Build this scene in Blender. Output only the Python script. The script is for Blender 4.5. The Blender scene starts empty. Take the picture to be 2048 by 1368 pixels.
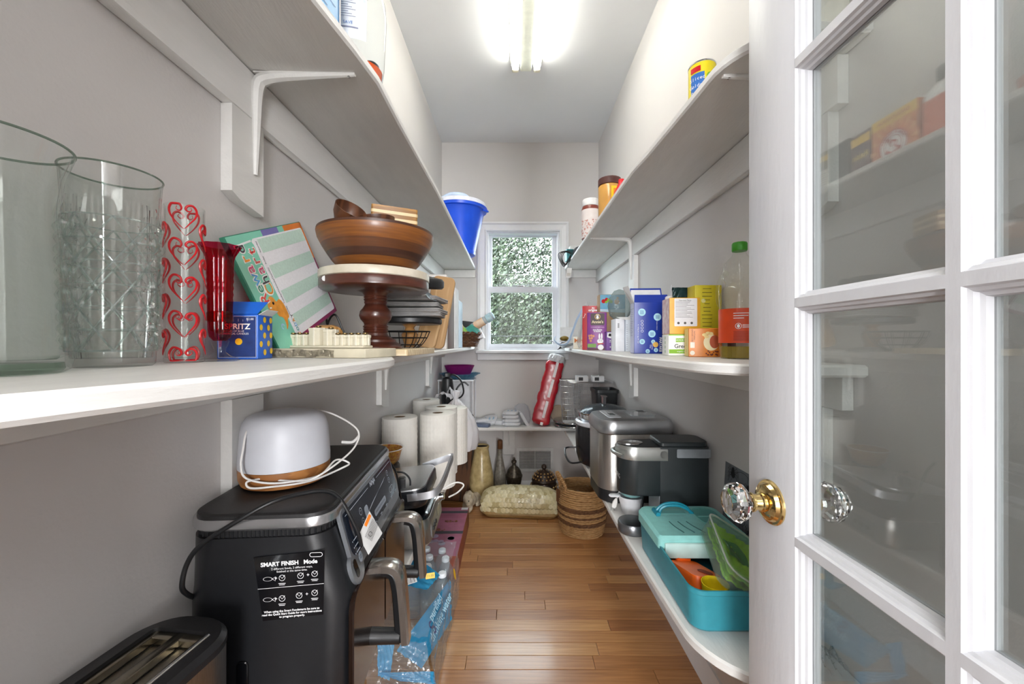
import bpy, bmesh, math, random
import numpy as np
from mathutils import Matrix, Vector
random.seed(7)
R = math.radians
PI = math.pi
SC = bpy.context.scene
COL = SC.collection
# ------------------------------------------------------------------ camera, world, lights, exposure
F, CX, CY, H = 800.0, 1030.0, 685.0, 1.04      # focal length in pixels (2048 wide), vanishing point, eye height
def X(px, Y): return (px - CX) * Y / F
def Z(py, Y): return H - (py - CY) * Y / F
cam = bpy.data.cameras.new('camera'); camo = bpy.data.objects.new('camera', cam); COL.objects.link(camo)
camo.location = (0, 0, H); camo.rotation_euler = (R(90), 0, 0)
cam.sensor_width = 36; cam.lens = F / 2048 * 36; cam.shift_x = -6 / 2048; cam.shift_y = 1 / 2048; cam.clip_start = 0.02
SC.camera = camo
SC.view_settings.view_transform = 'Standard'; SC.view_settings.look = 'None'; SC.view_settings.gamma = 1
SC.view_settings.use_curve_mapping = False
SC.view_settings.exposure = 1.47
SC.cycles.max_bounces = 12; SC.cycles.transparent_max_bounces = 24; SC.cycles.diffuse_bounces = 5
SC.cycles.glossy_bounces = 5; SC.cycles.transmission_bounces = 10
SC.cycles.sample_clamp_indirect = 6.0; SC.cycles.caustics_refractive = False; SC.cycles.caustics_reflective = False
SC.cycles.use_denoising = True
w = bpy.data.worlds.new('overcast_sky'); SC.world = w; w.use_nodes = True
bg = w.node_tree.nodes['Background']; bg.inputs[0].default_value = (0.86, 0.93, 1.0, 1); bg.inputs[1].default_value = 6.5
def area(name, loc, rot, sx, sy, power, col):
    l = bpy.data.lights.new(name, 'AREA'); l.shape = 'RECTANGLE'; l.size = sx; l.size_y = sy; l.energy = power; l.color = col
    o = bpy.data.objects.new(name, l); o.location = loc; o.rotation_euler = rot; COL.objects.link(o); return o
area('adjoining_room_left_fill', (-1.55, -5.8, 1.30), (R(90), 0, R(-12)), 1.25, 2.1, 135, (0.97, 0.985, 1.0))  # added fill light far behind the camera; the room has no window here
area('adjoining_room_right_fill', (1.55, -5.8, 1.30), (R(90), 0, R(12)), 1.25, 2.1, 135, (0.97, 0.985, 1.0))  # matching added fill on the right, set aside to stay out of pane reflections
area('adjoining_room_overhead_fill', (0.1, -1.6, 2.40), (0, 0, 0), 2.4, 1.4, 30, (1.0, 0.99, 0.97))  # added overhead fill just outside the doorway, no fixture modelled
TUBE_STRENGTH = 8.0

# ------------------------------------------------------------------ materials
def lin(c):
    if isinstance(c, str):
        c = c.lstrip('#'); c = [int(c[i:i+2], 16) / 255 for i in (0, 2, 4)]
    return tuple(x / 12.92 if x <= 0.04045 else ((x + 0.055) / 1.055) ** 2.4 for x in c)
MATS = {}
def mat(name, col='#888888', rough=0.5, metal=0.0, var=0.06, scale=30.0, bump=0.0, bscale=None, col2=None, stretch=(1, 1, 1),
        coat=0.0, spec=None, emit=None, wave=None, alpha=None, sheen=0.0, trans=0.0, ior=None, obj=True):
    """Principled material whose colour and relief come from noise (and, for wood, a distorted wave)."""
    if name in MATS: return MATS[name]
    m = bpy.data.materials.new(name); m.use_nodes = True; MATS[name] = m
    nt = m.node_tree; n = nt.nodes; L = nt.links
    b = n['Principled BSDF']
    b.inputs['Roughness'].default_value = rough; b.inputs['Metallic'].default_value = metal
    if coat: b.inputs['Coat Weight'].default_value = coat; b.inputs['Coat Roughness'].default_value = 0.12
    if spec is not None: b.inputs['Specular IOR Level'].default_value = spec
    if sheen: b.inputs['Sheen Weight'].default_value = sheen
    if trans: b.inputs['Transmission Weight'].default_value = trans
    if ior: b.inputs['IOR'].default_value = ior
    c = lin(col)
    tc = n.new('ShaderNodeTexCoord'); mp = n.new('ShaderNodeMapping')
    mp.inputs['Scale'].default_value = stretch
    L.new(tc.outputs['Object'], mp.inputs[0])
    nz = n.new('ShaderNodeTexNoise'); nz.inputs['Scale'].default_value = scale; nz.inputs['Detail'].default_value = 5
    L.new(mp.outputs[0], nz.inputs[0])
    fac = nz.outputs[0]
    if wave:
        wv = n.new('ShaderNodeTexWave'); wv.inputs['Scale'].default_value = wave; wv.inputs['Distortion'].default_value = 6
        wv.inputs['Detail'].default_value = 3; wv.inputs['Detail Scale'].default_value = 1.5; wv.bands_direction = 'Y'
        L.new(mp.outputs[0], wv.inputs[0]); fac = wv.outputs[0]
    rp = n.new('ShaderNodeValToRGB')
    if col2:
        d = lin(col2); lo, hi = d, c
    else:
        lo = tuple(max(0, x * (1 - var * 1.6)) for x in c); hi = tuple(min(1, x * (1 + var)) for x in c)
    rp.color_ramp.elements[0].position = 0.3; rp.color_ramp.elements[1].position = 0.7
    rp.color_ramp.elements[0].color = (*lo, 1); rp.color_ramp.elements[1].color = (*hi, 1)
    L.new(fac, rp.inputs[0]); L.new(rp.outputs[0], b.inputs['Base Color'])
    if bump:
        n2 = n.new('ShaderNodeTexNoise'); n2.inputs['Scale'].default_value = bscale or scale * 3; n2.inputs['Detail'].default_value = 4
        L.new(mp.outputs[0], n2.inputs[0])
        bp = n.new('ShaderNodeBump'); bp.inputs['Strength'].default_value = bump; bp.inputs['Distance'].default_value = 0.002
        L.new(n2.outputs[0], bp.inputs['Height']); L.new(bp.outputs[0], b.inputs['Normal'])
    if emit:
        b.inputs['Emission Color'].default_value = (*lin(emit[0]), 1); b.inputs['Emission Strength'].default_value = emit[1]
    if alpha is not None: b.inputs['Alpha'].default_value = alpha
    return m
def glass(name, tint='#f4f8f6', rough=0.02, edge=0.55, wrinkle=0.0, wscale=20, haze=0.0, hazecol='#ffffff', ior=1.45):
    """Thin clear wall: straight-through light, Fresnel reflection, denser towards grazing view, optional milky haze."""
    if name in MATS: return MATS[name]
    m = bpy.data.materials.new(name); m.use_nodes = True; MATS[name] = m
    nt = m.node_tree; n = nt.nodes; L = nt.links; n.clear()
    out = n.new('ShaderNodeOutputMaterial'); tr = n.new('ShaderNodeBsdfTransparent'); gl = n.new('ShaderNodeBsdfGlossy')
    gl.inputs['Roughness'].default_value = rough; mix = n.new('ShaderNodeMixShader')
    lw = n.new('ShaderNodeLayerWeight'); lw.inputs['Blend'].default_value = 0.25
    rp = n.new('ShaderNodeValToRGB'); c = lin(tint)
    rp.color_ramp.elements[0].position = 0.6; rp.color_ramp.elements[0].color = (*c, 1)
    rp.color_ramp.elements[1].position = 1.0; rp.color_ramp.elements[1].color = (*[x * (1 - edge) for x in c], 1)
    L.new(lw.outputs['Facing'], rp.inputs[0]); L.new(rp.outputs[0], tr.inputs[0])
    fc = n.new('ShaderNodeLayerWeight'); fc.inputs['Blend'].default_value = 0.5      # Schlick reflectance, the same from both sides
    pw_ = n.new('ShaderNodeMath'); pw_.operation = 'POWER'; pw_.inputs[1].default_value = 6.5; L.new(fc.outputs['Facing'], pw_.inputs[0])
    fr = n.new('ShaderNodeMath'); fr.operation = 'MULTIPLY_ADD'; f0 = ((ior - 1) / (ior + 1)) ** 2
    L.new(pw_.outputs[0], fr.inputs[0]); fr.inputs[1].default_value = 1 - f0; fr.inputs[2].default_value = f0
    if wrinkle:
        tc = n.new('ShaderNodeTexCoord'); nz = n.new('ShaderNodeTexNoise'); nz.inputs['Scale'].default_value = wscale
        nz.inputs['Detail'].default_value = 3; bp = n.new('ShaderNodeBump'); bp.inputs['Strength'].default_value = wrinkle
        bp.inputs['Distance'].default_value = 0.01
        L.new(tc.outputs['Object'], nz.inputs[0]); L.new(nz.outputs[0], bp.inputs['Height'])
        L.new(bp.outputs[0], gl.inputs['Normal']); L.new(bp.outputs[0], fc.inputs['Normal'])
    L.new(fr.outputs[0], mix.inputs[0]); L.new(tr.outputs[0], mix.inputs[1]); L.new(gl.outputs[0], mix.inputs[2])
    last = mix
    if haze:
        df = n.new('ShaderNodeBsdfDiffuse'); df.inputs[0].default_value = (*lin(hazecol), 1)
        m2 = n.new('ShaderNodeMixShader'); m2.inputs[0].default_value = haze
        L.new(mix.outputs[0], m2.inputs[1]); L.new(df.outputs[0], m2.inputs[2]); last = m2
    L.new(last.outputs[0], out.inputs[0])
    return m

# ------------------------------------------------------------------ mesh builder
def frame(o, x, y):
    """Matrix of a plane: origin o, in-plane axes x and y, normal x cross y."""
    x = Vector(x).normalized(); y = Vector(y).normalized(); z = x.cross(y)
    return Matrix((( x[0], y[0], z[0], o[0]), (x[1], y[1], z[1], o[1]), (x[2], y[2], z[2], o[2]), (0, 0, 0, 1)))
def T(x=0, y=0, z=0, rz=0, rx=0, ry=0, s=1):
    return Matrix.Translation((x, y, z)) @ Matrix.Rotation(rz, 4, 'Z') @ Matrix.Rotation(ry, 4, 'Y') @ Matrix.Rotation(rx, 4, 'X') @ Matrix.Diagonal((s, s, s, 1))
def rr(w, d, r, n=5, cx=0, cy=0):
    """Rounded rectangle outline, counter-clockwise; r is a number or four corner radii (+x+y, -x+y, -x-y, +x-y)."""
    rs = [r] * 4 if not isinstance(r, (list, tuple)) else r
    p = []
    for k, (sx, sy) in enumerate(((1, 1), (-1, 1), (-1, -1), (1, -1))):
        q = max(1e-5, rs[k])
        for i in range(n + 1):
            a = k * PI / 2 + i / n * PI / 2
            p.append((cx + sx * (w / 2 - q) + q * math.cos(a), cy + sy * (d / 2 - q) + q * math.sin(a)))
    return p
def circ(r, n=24, cx=0, cy=0, r2=None): return [(cx + r * math.cos(2 * PI * i / n), cy + (r2 or r) * math.sin(2 * PI * i / n)) for i in range(n)]
def smooth(pts, n=6, closed=False):
    """Catmull-Rom curve through points."""
    P = [Vector(p) for p in pts]; out = []; N = len(P)
    for i in range(N if closed else N - 1):
        a = P[(i - 1) % N] if closed or i > 0 else P[i]; b = P[i]; c = P[(i + 1) % N]
        d = P[(i + 2) % N] if closed or i + 2 < N else c
        for k in range(n):
            t = k / n
            out.append(0.5 * ((2 * b) + (c - a) * t + (2 * a - 5 * b + 4 * c - d) * t * t + (3 * b - a - 3 * c + d) * t ** 3))
    if not closed: out.append(P[-1])
    return out
class MB:
    def __init__(s): s.v = []; s.f = []; s.mi = []; s.cur = 0
    def add(s, v, f, m=None):
        o = len(s.v)
        if m is not None: v = [m @ Vector(p) for p in v]
        s.v += [tuple(p) for p in v]; s.f += [tuple(i + o for i in q) for q in f]; s.mi += [s.cur] * len(f); return s
    def box(s, x0, x1, y0, y1, z0, z1, m=None, b=0.0):
        if b: return s.loft([(rr(x1 - x0 - 2 * b, y1 - y0 - 2 * b, b, 2), z0), (rr(x1 - x0, y1 - y0, b, 2), z0 + b),
                             (rr(x1 - x0, y1 - y0, b, 2), z1 - b), (rr(x1 - x0 - 2 * b, y1 - y0 - 2 * b, b, 2), z1)],
                            (m or Matrix()) @ T((x0 + x1) / 2, (y0 + y1) / 2))
        v = [(x0, y0, z0), (x1, y0, z0), (x1, y1, z0), (x0, y1, z0), (x0, y0, z1), (x1, y0, z1), (x1, y1, z1), (x0, y1, z1)]
        return s.add(v, [(0, 3, 2, 1), (4, 5, 6, 7), (0, 1, 5, 4), (1, 2, 6, 5), (2, 3, 7, 6), (3, 0, 4, 7)], m)
    def loft(s, rings, m=None, cap0=True, cap1=True, closed=True):
        """rings: list of (outline, z) with equal counts, or list of 3-D loops."""
        L = [[(p[0], p[1], r[1]) for p in r[0]] if isinstance(r, tuple) and len(r) == 2 and not isinstance(r[1], (tuple, list, Vector)) else list(r) for r in rings]
        n = len(L[0]); v = [p for r in L for p in r]; f = []
        for i in range(len(L) - 1):
            for j in range(n if closed else n - 1):
                k = (j + 1) % n
                f.append((i * n + j, i * n + k, (i + 1) * n + k, (i + 1) * n + j))
        if cap0: f.append(tuple(reversed(range(n))))
        if cap1: f.append(tuple(range((len(L) - 1) * n, len(L) * n)))
        return s.add(v, f, m)
    def lathe(s, prof, n=32, m=None, cap0=True, cap1=True, fn=None):
        """prof: (radius, z) from bottom to top; fn(r, z, angle) may modulate the radius."""
        rings = []
        for r, z in prof:
            r = max(r, 1e-5)
            rings.append([((fn(r, z, 2 * PI * i / n) if fn else r) * math.cos(2 * PI * i / n), (fn(r, z, 2 * PI * i / n) if fn else r) * math.sin(2 * PI * i / n), z) for i in range(n)])
        return s.loft(rings, m, cap0, cap1)
    def tube(s, pts, r, n=8, m=None, closed=False, caps=True, flat=1.0):
        P = [Vector(p) for p in pts]; N = len(P); rings = []; up = None
        for i in range(N):
            t = (P[(i + 1) % N] - P[i - 1]) if closed else (P[min(i + 1, N - 1)] - P[max(i - 1, 0)])
            t = t.normalized() if t.length > 1e-9 else Vector((0, 0, 1))
            if up is None:
                up = Vector((0, 0, 1)) if abs(t.z) < 0.9 else Vector((1, 0, 0))
            up = (up - t * up.dot(t)); up = up.normalized() if up.length > 1e-6 else t.orthogonal().normalized()
            sd = t.cross(up); q = r[i] if isinstance(r, (list, tuple)) else r
            rings.append([P[i] + (sd * math.cos(2 * PI * k / n) + up * math.sin(2 * PI * k / n) * flat) * q for k in range(n)])
        if closed: rings.append(rings[0])
        return s.loft(rings, m, caps and not closed, caps and not closed)
    def prism(s, outl, z0, z1, m=None, b=0.0):
        if b:
            c = Vector((sum(p[0] for p in outl) / len(outl), sum(p[1] for p in outl) / len(outl)))
            ins = []
            N = len(outl)
            for i in range(N):
                p = Vector(outl[i][:2]); e1 = (Vector(outl[i][:2]) - Vector(outl[i - 1][:2])); e2 = Vector(outl[(i + 1) % N][:2]) - p
                n1 = Vector((-e1.y, e1.x)); n2 = Vector((-e2.y, e2.x))
                nn = (n1.normalized() if n1.length > 1e-9 else Vector((0, 0))) + (n2.normalized() if n2.length > 1e-9 else Vector((0, 0)))
                nn = nn.normalized() if nn.length > 1e-6 else Vector((0, 0))
                ins.append(tuple(p + nn * b))
            return s.loft([(ins, z0), (outl, z0 + b), (outl, z1 - b), (ins, z1)], m)
        return s.loft([(outl, z0), (outl, z1)], m)
    def ball(s, r, m=None, n=16, k=10, sz=1.0): 
        return s.lathe([(r * math.sin(PI * i / k), -r * sz * math.cos(PI * i / k)) for i in range(k + 1)], n, m, False, False)
    def grid(s, fn, nu, nv, m=None, th=0.0):
        """Sheet fn(u, v) over the unit square, optionally with thickness along its normal."""
        P = [[Vector(fn(i / nu, j / nv)) for j in range(nv + 1)] for i in range(nu + 1)]
        v = [p for r in P for p in r]; q = lambda i, j: i * (nv + 1) + j
        f = [(q(i, j), q(i + 1, j), q(i + 1, j + 1), q(i, j + 1)) for i in range(nu) for j in range(nv)]
        if th:
            N = []
            for i in range(nu + 1):
                for j in range(nv + 1):
                    a = P[min(i + 1, nu)][j] - P[max(i - 1, 0)][j]; b = P[i][min(j + 1, nv)] - P[i][max(j - 1, 0)]
                    c = a.cross(b); N.append(c.normalized() if c.length > 1e-12 else Vector((0, 0, 1)))
            k = len(v); v += [p - n_ * th for p, n_ in zip(v, N)]
            f += [tuple(x + k for x in reversed(t)) for t in f]
            edge = [q(i, 0) for i in range(nu + 1)] + [q(nu, j) for j in range(1, nv + 1)] + [q(i, nv) for i in range(nu - 1, -1, -1)] + [q(0, j) for j in range(nv - 1, 0, -1)]
            for a, b in zip(edge, edge[1:] + edge[:1]): f.append((b, a, a + k, b + k))
        return s.add(v, f, m)
    # flat print on a face: m is a frame, shapes lie at height h above it
    def rect(s, x0, y0, x1, y1, m=None, h=0.0004): return s.add([(x0, y0, h), (x1, y0, h), (x1, y1, h), (x0, y1, h)], [(0, 1, 2, 3)], m)
    def disc(s, x, y, r, m=None, h=0.0004, n=20, r2=None): return s.add([(*p, h) for p in circ(r, n, x, y, r2)], [tuple(range(n))], m)
    def poly(s, pts, m=None, h=0.0004): return s.add([(p[0], p[1], h) for p in pts], [tuple(range(len(pts)))], m)
    def ring(s, x, y, r, t, m=None, h=0.0004, n=24, a0=0, a1=2 * PI, r2=None):
        v = []; k = n + 1; e = (r2 or r) / r
        for i in range(k):
            a = a0 + (a1 - a0) * i / n
            v += [(x + r * math.cos(a), y + r * e * math.sin(a), h), (x + (r - t) * math.cos(a), y + (r - t) * e * math.sin(a), h)]
        return s.add(v, [(2 * i, 2 * i + 2, 2 * i + 3, 2 * i + 1) for i in range(n)], m)
    def line(s, pts, t, m=None, h=0.0004):
        """Flat stroke of width t along 2-D points (t may be a list)."""
        P = [Vector((p[0], p[1])) for p in pts]; v = []
        for i, p in enumerate(P):
            d = P[min(i + 1, len(P) - 1)] - P[max(i - 1, 0)]; d = d.normalized() if d.length > 0 else Vector((1, 0))
            nn = Vector((-d.y, d.x)) * (t[i] if isinstance(t, (list, tuple)) else t) / 2
            v += [(p.x + nn.x, p.y + nn.y, h), (p.x - nn.x, p.y - nn.y, h)]
        return s.add(v, [(2 * i + 1, 2 * i + 3, 2 * i + 2, 2 * i) for i in range(len(P) - 1)], m)
def build(name, mb, mats, parent=None, sharp=38, kind=None, label=None, weld=False, flip=True):
    me = bpy.data.meshes.new(name); me.from_pydata(mb.v, [], mb.f)
    for m in (mats if isinstance(mats, (list, tuple)) else [mats]): me.materials.append(m)
    if any(mb.mi): me.polygons.foreach_set('material_index', mb.mi)
    if flip and len(mb.f) > 1:
        bm = bmesh.new(); bm.from_mesh(me)
        if weld: bmesh.ops.remove_doubles(bm, verts=bm.verts, dist=1e-5)
        bmesh.ops.recalc_face_normals(bm, faces=bm.faces); bm.to_mesh(me); bm.free()
    me.shade_smooth(); me.set_sharp_from_angle(angle=R(sharp)); me.update()
    o = bpy.data.objects.new(name, me); COL.objects.link(o)
    if parent is not None: o.parent = parent
    if kind: o['kind'] = kind
    if label: o['label'] = label
    return o
def tag(o, label, cat, group=None):
    o['label'] = label; o['category'] = cat
    if group: o['group'] = group
    return o
def thing(name, label, cat, loc=(0, 0, 0), rz=0, group=None, rot=None):
    o = bpy.data.objects.new(name, None); COL.objects.link(o); o.empty_display_size = 0.02
    o.location = loc; o.rotation_euler = rot or (0, 0, rz)
    return tag(o, label, cat, group)
def struct(name, mb, m, parent=None, **k):
    o = build(name, mb, m, parent, **k)
    if parent is None: o['kind'] = 'structure'
    return o
def one(name, mb, m, label, cat, loc=(0, 0, 0), rz=0, group=None, rot=None, **k):
    """A thing that is a single mesh."""
    o = build(name, mb, m, None, **k); o.location = loc; o.rotation_euler = rot or (0, 0, rz)
    return tag(o, label, cat, group)
def dup(root, loc, rz=None, label=None, rot=None):
    def cp(o, par):
        c = o.copy(); COL.objects.link(c)
        if par is not None: c.parent = par
        for ch in list(o.children): cp(ch, c)
        return c
    r = cp(root, None); r.location = loc
    if rz is not None: r.rotation_euler = (0, 0, rz)
    if rot: r.rotation_euler = rot
    if label: r['label'] = label
    return r
TEXTS = []
def text(parent, body, size, m, material, align='CENTER', name='lettering', h=0.0006, bold=0.0, spacing=1.0, sx=1.0, line=1.0, shear=0):
    """Flat lettering lying on the plane m (in the parent's space); turned to mesh at the end."""
    c = bpy.data.curves.new(name, 'FONT'); c.body = body; c.size = size; c.align_x = align; c.align_y = 'CENTER'
    c.offset = bold; c.space_character = spacing; c.space_line = line; c.resolution_u = 3; c.shear = shear
    c.materials.append(material)
    o = bpy.data.objects.new(name, c); COL.objects.link(o)
    o.parent = parent; o.matrix_local = m @ Matrix.Translation((0, 0, h)) @ Matrix.Diagonal((sx, 1, 1, 1))
    TEXTS.append(o); return o
def at(m, x, y, a=0): return m @ Matrix.Translation((x, y, 0)) @ Matrix.Rotation(a, 4, 'Z')
def finish_texts():
    bpy.context.view_layer.update(); dg = bpy.context.evaluated_depsgraph_get()
    made = []
    for o in TEXTS:
        me = bpy.data.meshes.new_from_object(o.evaluated_get(dg)); me.name = 'lettering'; made.append((o, me))
    for o, me in made:
        n = bpy.data.objects.new('lettering', me); COL.objects.link(n); n.parent = o.parent; n.matrix_local = o.matrix_local.copy()
        bpy.data.objects.remove(o)
def boxfaces(w, d, h):
    """Frames of a box standing on its base centre: origin at each face's centre, x to the reader's right, y up."""
    return dict(front=frame((0, -d / 2, h / 2), (1, 0, 0), (0, 0, 1)), left=frame((-w / 2, 0, h / 2), (0, -1, 0), (0, 0, 1)),
                right=frame((w / 2, 0, h / 2), (0, 1, 0), (0, 0, 1)), back=frame((0, d / 2, h / 2), (-1, 0, 0), (0, 0, 1)), top=frame((0, 0, h), (1, 0, 0), (0, 1, 0)))

UP, MIDL, MIDR, LOW, BSH = 1.567, 1.012, 1.0025, 0.465, 0.487      # shelf tops: upper, middle left and right, lower, lower shelf on the back wall
XL, XR, YB, CEIL = -0.512, 0.585, 2.80, 2.44
# common materials
WALL = mat('painted_wall', '#cecbc9', 0.62, var=0.015, scale=3, bump=0.18, bscale=160)
CEILM = mat('ceiling_paint', '#e2e4e6', 0.7, var=0.015, scale=4, bump=0.1, bscale=140)
WHITE = mat('brushed_white_paint', '#dad9d6', 0.42, var=0.03, scale=12, bump=0.35, bscale=70, stretch=(3, 0.6, 3))
TRIM = mat('trim_paint', '#dfe0e2', 0.35, var=0.02, scale=10, bump=0.08, bscale=60)
BLACKP = mat('black_plastic', '#17181a', 0.42, var=0.1, scale=50)
BLACKG = mat('black_gloss', '#0c0d10', 0.12, var=0.05)
STEEL = mat('brushed_steel', '#b9babb', 0.28, 1.0, var=0.06, scale=60, stretch=(1, 1, 12))
STEELH = mat('brushed_steel_across', '#b4b2ae', 0.3, 1.0, var=0.08, scale=60, stretch=(12, 12, 1))
CHROME = mat('chrome', '#d8dadc', 0.1, 1.0, var=0.02)
BRASS = mat('polished_brass', '#e6c98a', 0.12, 1.0, var=0.05)
INKW = mat('white_ink', '#eeeeee', 0.5); INKB = mat('black_ink', '#1c1c1e', 0.5)
CARD = mat('plain_white_card', '#d4d4d4', 0.6); KRAFT = mat('kraft_card', '#a98a66', 0.75, var=0.08)
CLEAR = glass('clear_glass'); PLASTIC = glass('clear_film', '#fafcff', 0.08, 0.25, wrinkle=0.9, wscale=35, haze=0.06)
# ================================================================== THE SETTING
# walls
HD = dict(x0=-0.24, x1=0.41, top=2.06)                       # doorway in the front wall
m = MB(); m.box(XL - 0.1, XL, -0.1, YB, 0, CEIL); struct('wall_left', m, WALL)
m = MB(); m.box(XR, XR + 0.1, -0.1, YB, 0, CEIL); struct('wall_right', m, WALL)
WX0, WX1, WZ0, WZ1 = X(973, 2.8), X(1119, 2.8), Z(700, 2.8), Z(463, 2.8)     # window opening
m = MB(); m.box(XL - 0.1, WX0, YB, YB + 0.12, 0, CEIL); m.box(WX1, XR + 0.1, YB, YB + 0.12, 0, CEIL)
m.box(WX0, WX1, YB, YB + 0.12, 0, WZ0); m.box(WX0, WX1, YB, YB + 0.12, WZ1, CEIL); struct('wall_back', m, WALL)
m = MB(); m.box(-2.2, HD['x0'], -0.22, -0.1, 0, CEIL); m.box(HD['x1'], 2.2, -0.22, -0.1, 0, CEIL); m.box(HD['x0'], HD['x1'], -0.22, -0.1, HD['top'], CEIL); struct('wall_front', m, WALL)
m = MB(); m.box(XL - 0.1, XR + 0.1, -0.22, YB + 0.12, CEIL, CEIL + 0.06); m.box(-2.2, 2.2, -6.2, -0.22, CEIL, CEIL + 0.06); struct('ceiling', m, CEILM)
# the adjoining room the camera looks in from
m = MB(); m.box(-2.2, 2.2, -6.3, -6.2, 0, CEIL); struct('wall_rear', m, WALL)
m = MB(); m.box(-2.3, -2.2, -6.2, -0.1, 0, CEIL); struct('wall_rear_left', m, WALL)
m = MB(); m.box(2.2, 2.3, -6.2, -0.1, 0, CEIL); struct('wall_rear_right', m, WALL)
# floor: strip oak laid across the pantry, each strip a part
OAK = []
for i, (a, b) in enumerate((('#bb8a58', '#9a683c'), ('#ae7b4b', '#8c5c34'), ('#b58352', '#946238'), ('#a37043', '#815230'), ('#c39561', '#a27243'))):
    mm = mat('oak_strip_%d' % i, a, 0.33, col2=b, scale=5.0, stretch=(1.0, 22, 22), bump=0.10, bscale=12, coat=0.2)
    OAK.append(mm)
m = MB(); m.box(XL - 0.1, XR + 0.1, -0.22, YB + 0.1, -0.08, -0.012); m.box(-2.2, 2.2, -6.2, -0.22, -0.08, -0.002)
FLOOR = struct('floor', m, mat('floor_base', '#4a2d14', 0.6))
pw = 0.0572; y = 0.3; rnd = random.Random(3)
while y < YB:
    y1 = min(y + pw, YB); x = XL - rnd.uniform(0, 0.5)
    while x < XR:
        ln = rnd.uniform(0.35, 1.0); a, b = max(x, XL), min(x + ln, XR)
        if b - a > 0.02:
            mb = MB(); g = 0.0006; cxx, cyy = (a + b) / 2, (y + y1) / 2; hw, hd = (b - a) / 2 - g, (y1 - y) / 2 - g; e = 0.0011
            dz = rnd.uniform(-0.0003, 0.0003)
            mb.loft([([(-hw, -hd), (hw, -hd), (hw, hd), (-hw, hd)], -0.012), ([(-hw, -hd), (hw, -hd), (hw, hd), (-hw, hd)], -e),
                     ([(-hw + e, -hd + e), (hw - e, -hd + e), (hw - e, hd - e), (-hw + e, hd - e)], dz)])
            o = build('plank', mb, OAK[rnd.choice((0, 0, 1, 1, 2, 2, 3, 4))], FLOOR, sharp=20); o.location = (cxx, cyy, 0)
        x += ln
    y = y1
m = MB(); m.prism([(0, 0), (0.014, 0), (0.014, 0.055), (0.006, 0.075), (0, 0.075)], XL, XR, frame((0, YB, 0), (0, -1, 0), (0, 0, 1))); struct('baseboard_back', m, TRIM)
m = MB(); m.prism([(0, 0), (0.014, 0), (0.014, 0.055), (0.006, 0.075), (0, 0.075)], -YB + 0.014, -0.0, frame((XL, 0, 0), (1, 0, 0), (0, 0, 1))); struct('baseboard_left', m, TRIM)
m = MB(); m.prism([(0, 0), (0, 0.075), (-0.006, 0.075), (-0.014, 0.055), (-0.014, 0)], -YB + 0.014, -0.66, frame((XR, 0, 0), (1, 0, 0), (0, 0, 1))); struct('baseboard_right', m, TRIM)

# window
CW = 0.062                                                   # casing width
m = MB()
prof = [(0, 0), (CW, 0), (CW, 0.022), (CW - 0.01, 0.024), (CW - 0.02, 0.016), (0.012, 0.013), (0.006, 0.018), (0, 0.016)]   # from opening outwards
def casing(m, a, b, out, nrm):
    """Mitred casing leg between two opening corners; out is the outward direction."""
    ra, rb = [], []
    a, b, out, nrm = Vector(a), Vector(b), Vector(out), Vector(nrm); d = (b - a).normalized()
    for u, v in prof:
        ra.append(a + out * u + nrm * v - d * u * casing.ma); rb.append(b + out * u + nrm * v + d * u * casing.mb)
    m.loft([ra, rb])
N_ = (0, -1, 0)
casing.ma, casing.mb = 0, 1; casing(m, (WX0, YB, WZ0), (WX0, YB, WZ1), (-1, 0, 0), N_)
casing.ma, casing.mb = 1, 0; casing(m, (WX1, YB, WZ1), (WX1, YB, WZ0), (1, 0, 0), N_)
casing.ma, casing.mb = 1, 1; casing(m, (WX0, YB, WZ1), (WX1, YB, WZ1), (0, 0, 1), N_)
WIN = struct('window_1', m, TRIM, sharp=25)
m = MB(); m.box(WX0 - CW - 0.012, WX1 + CW + 0.012, YB - 0.045, YB + 0.06, WZ0 - 0.024, WZ0, b=0.005); build('window_stool', m, TRIM, WIN)
m = MB(); m.box(WX0 - CW, WX1 + CW, YB - 0.02, YB, WZ0 - 0.07, WZ0 - 0.024, b=0.003); build('window_apron', m, TRIM, WIN)
m = MB()
for a, b, c, d in ((WX0, WX0 + 0.014, WZ0, WZ1), (WX1 - 0.014, WX1, WZ0, WZ1), (WX0 + 0.014, WX1 - 0.014, WZ1 - 0.012, WZ1), (WX0 + 0.014, WX1 - 0.014, WZ0, WZ0 + 0.01)): m.box(a, b, YB + 0.005, YB + 0.12, c, d)
VINYL = mat('window_vinyl', '#dcdee4', 0.35, var=0.02)
build('window_jamb', m, VINYL, WIN)
def sash(nm, x0, x1, z0, z1, y, gx0, gx1, gz0, gz1):
    m = MB(); m.box(x0, gx0, y, y + 0.03, z0, z1); m.box(gx1, x1, y, y + 0.03, z0, z1); m.box(gx0, gx1, y, y + 0.03, z0, gz0); m.box(gx0, gx1, y, y + 0.03, gz1, z1)
    s = build(nm, m, VINYL, WIN)
    m = MB(); m.box(gx0 - 0.005, gx1 + 0.005, y + 0.012, y + 0.016, gz0 - 0.005, gz1 + 0.005); build('pane', m, glass('window_pane', '#f6faf9', 0.01, 0.3), s)
    return s
yl, yu = YB + 0.03, YB + 0.065
MEET = Z(578, 2.84)
sash('lower_sash', WX0 + 0.014, WX1 - 0.014, WZ0 + 0.01, MEET + 0.016, yl, X(981, yl), X(1105, yl), Z(688, yl), Z(585, yl))
sash('upper_sash', WX0 + 0.014, WX1 - 0.014, MEET - 0.016, WZ1 - 0.012, yu, X(984.5, yu), X(1104, yu), Z(573, yu), Z(474, yu))
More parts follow.
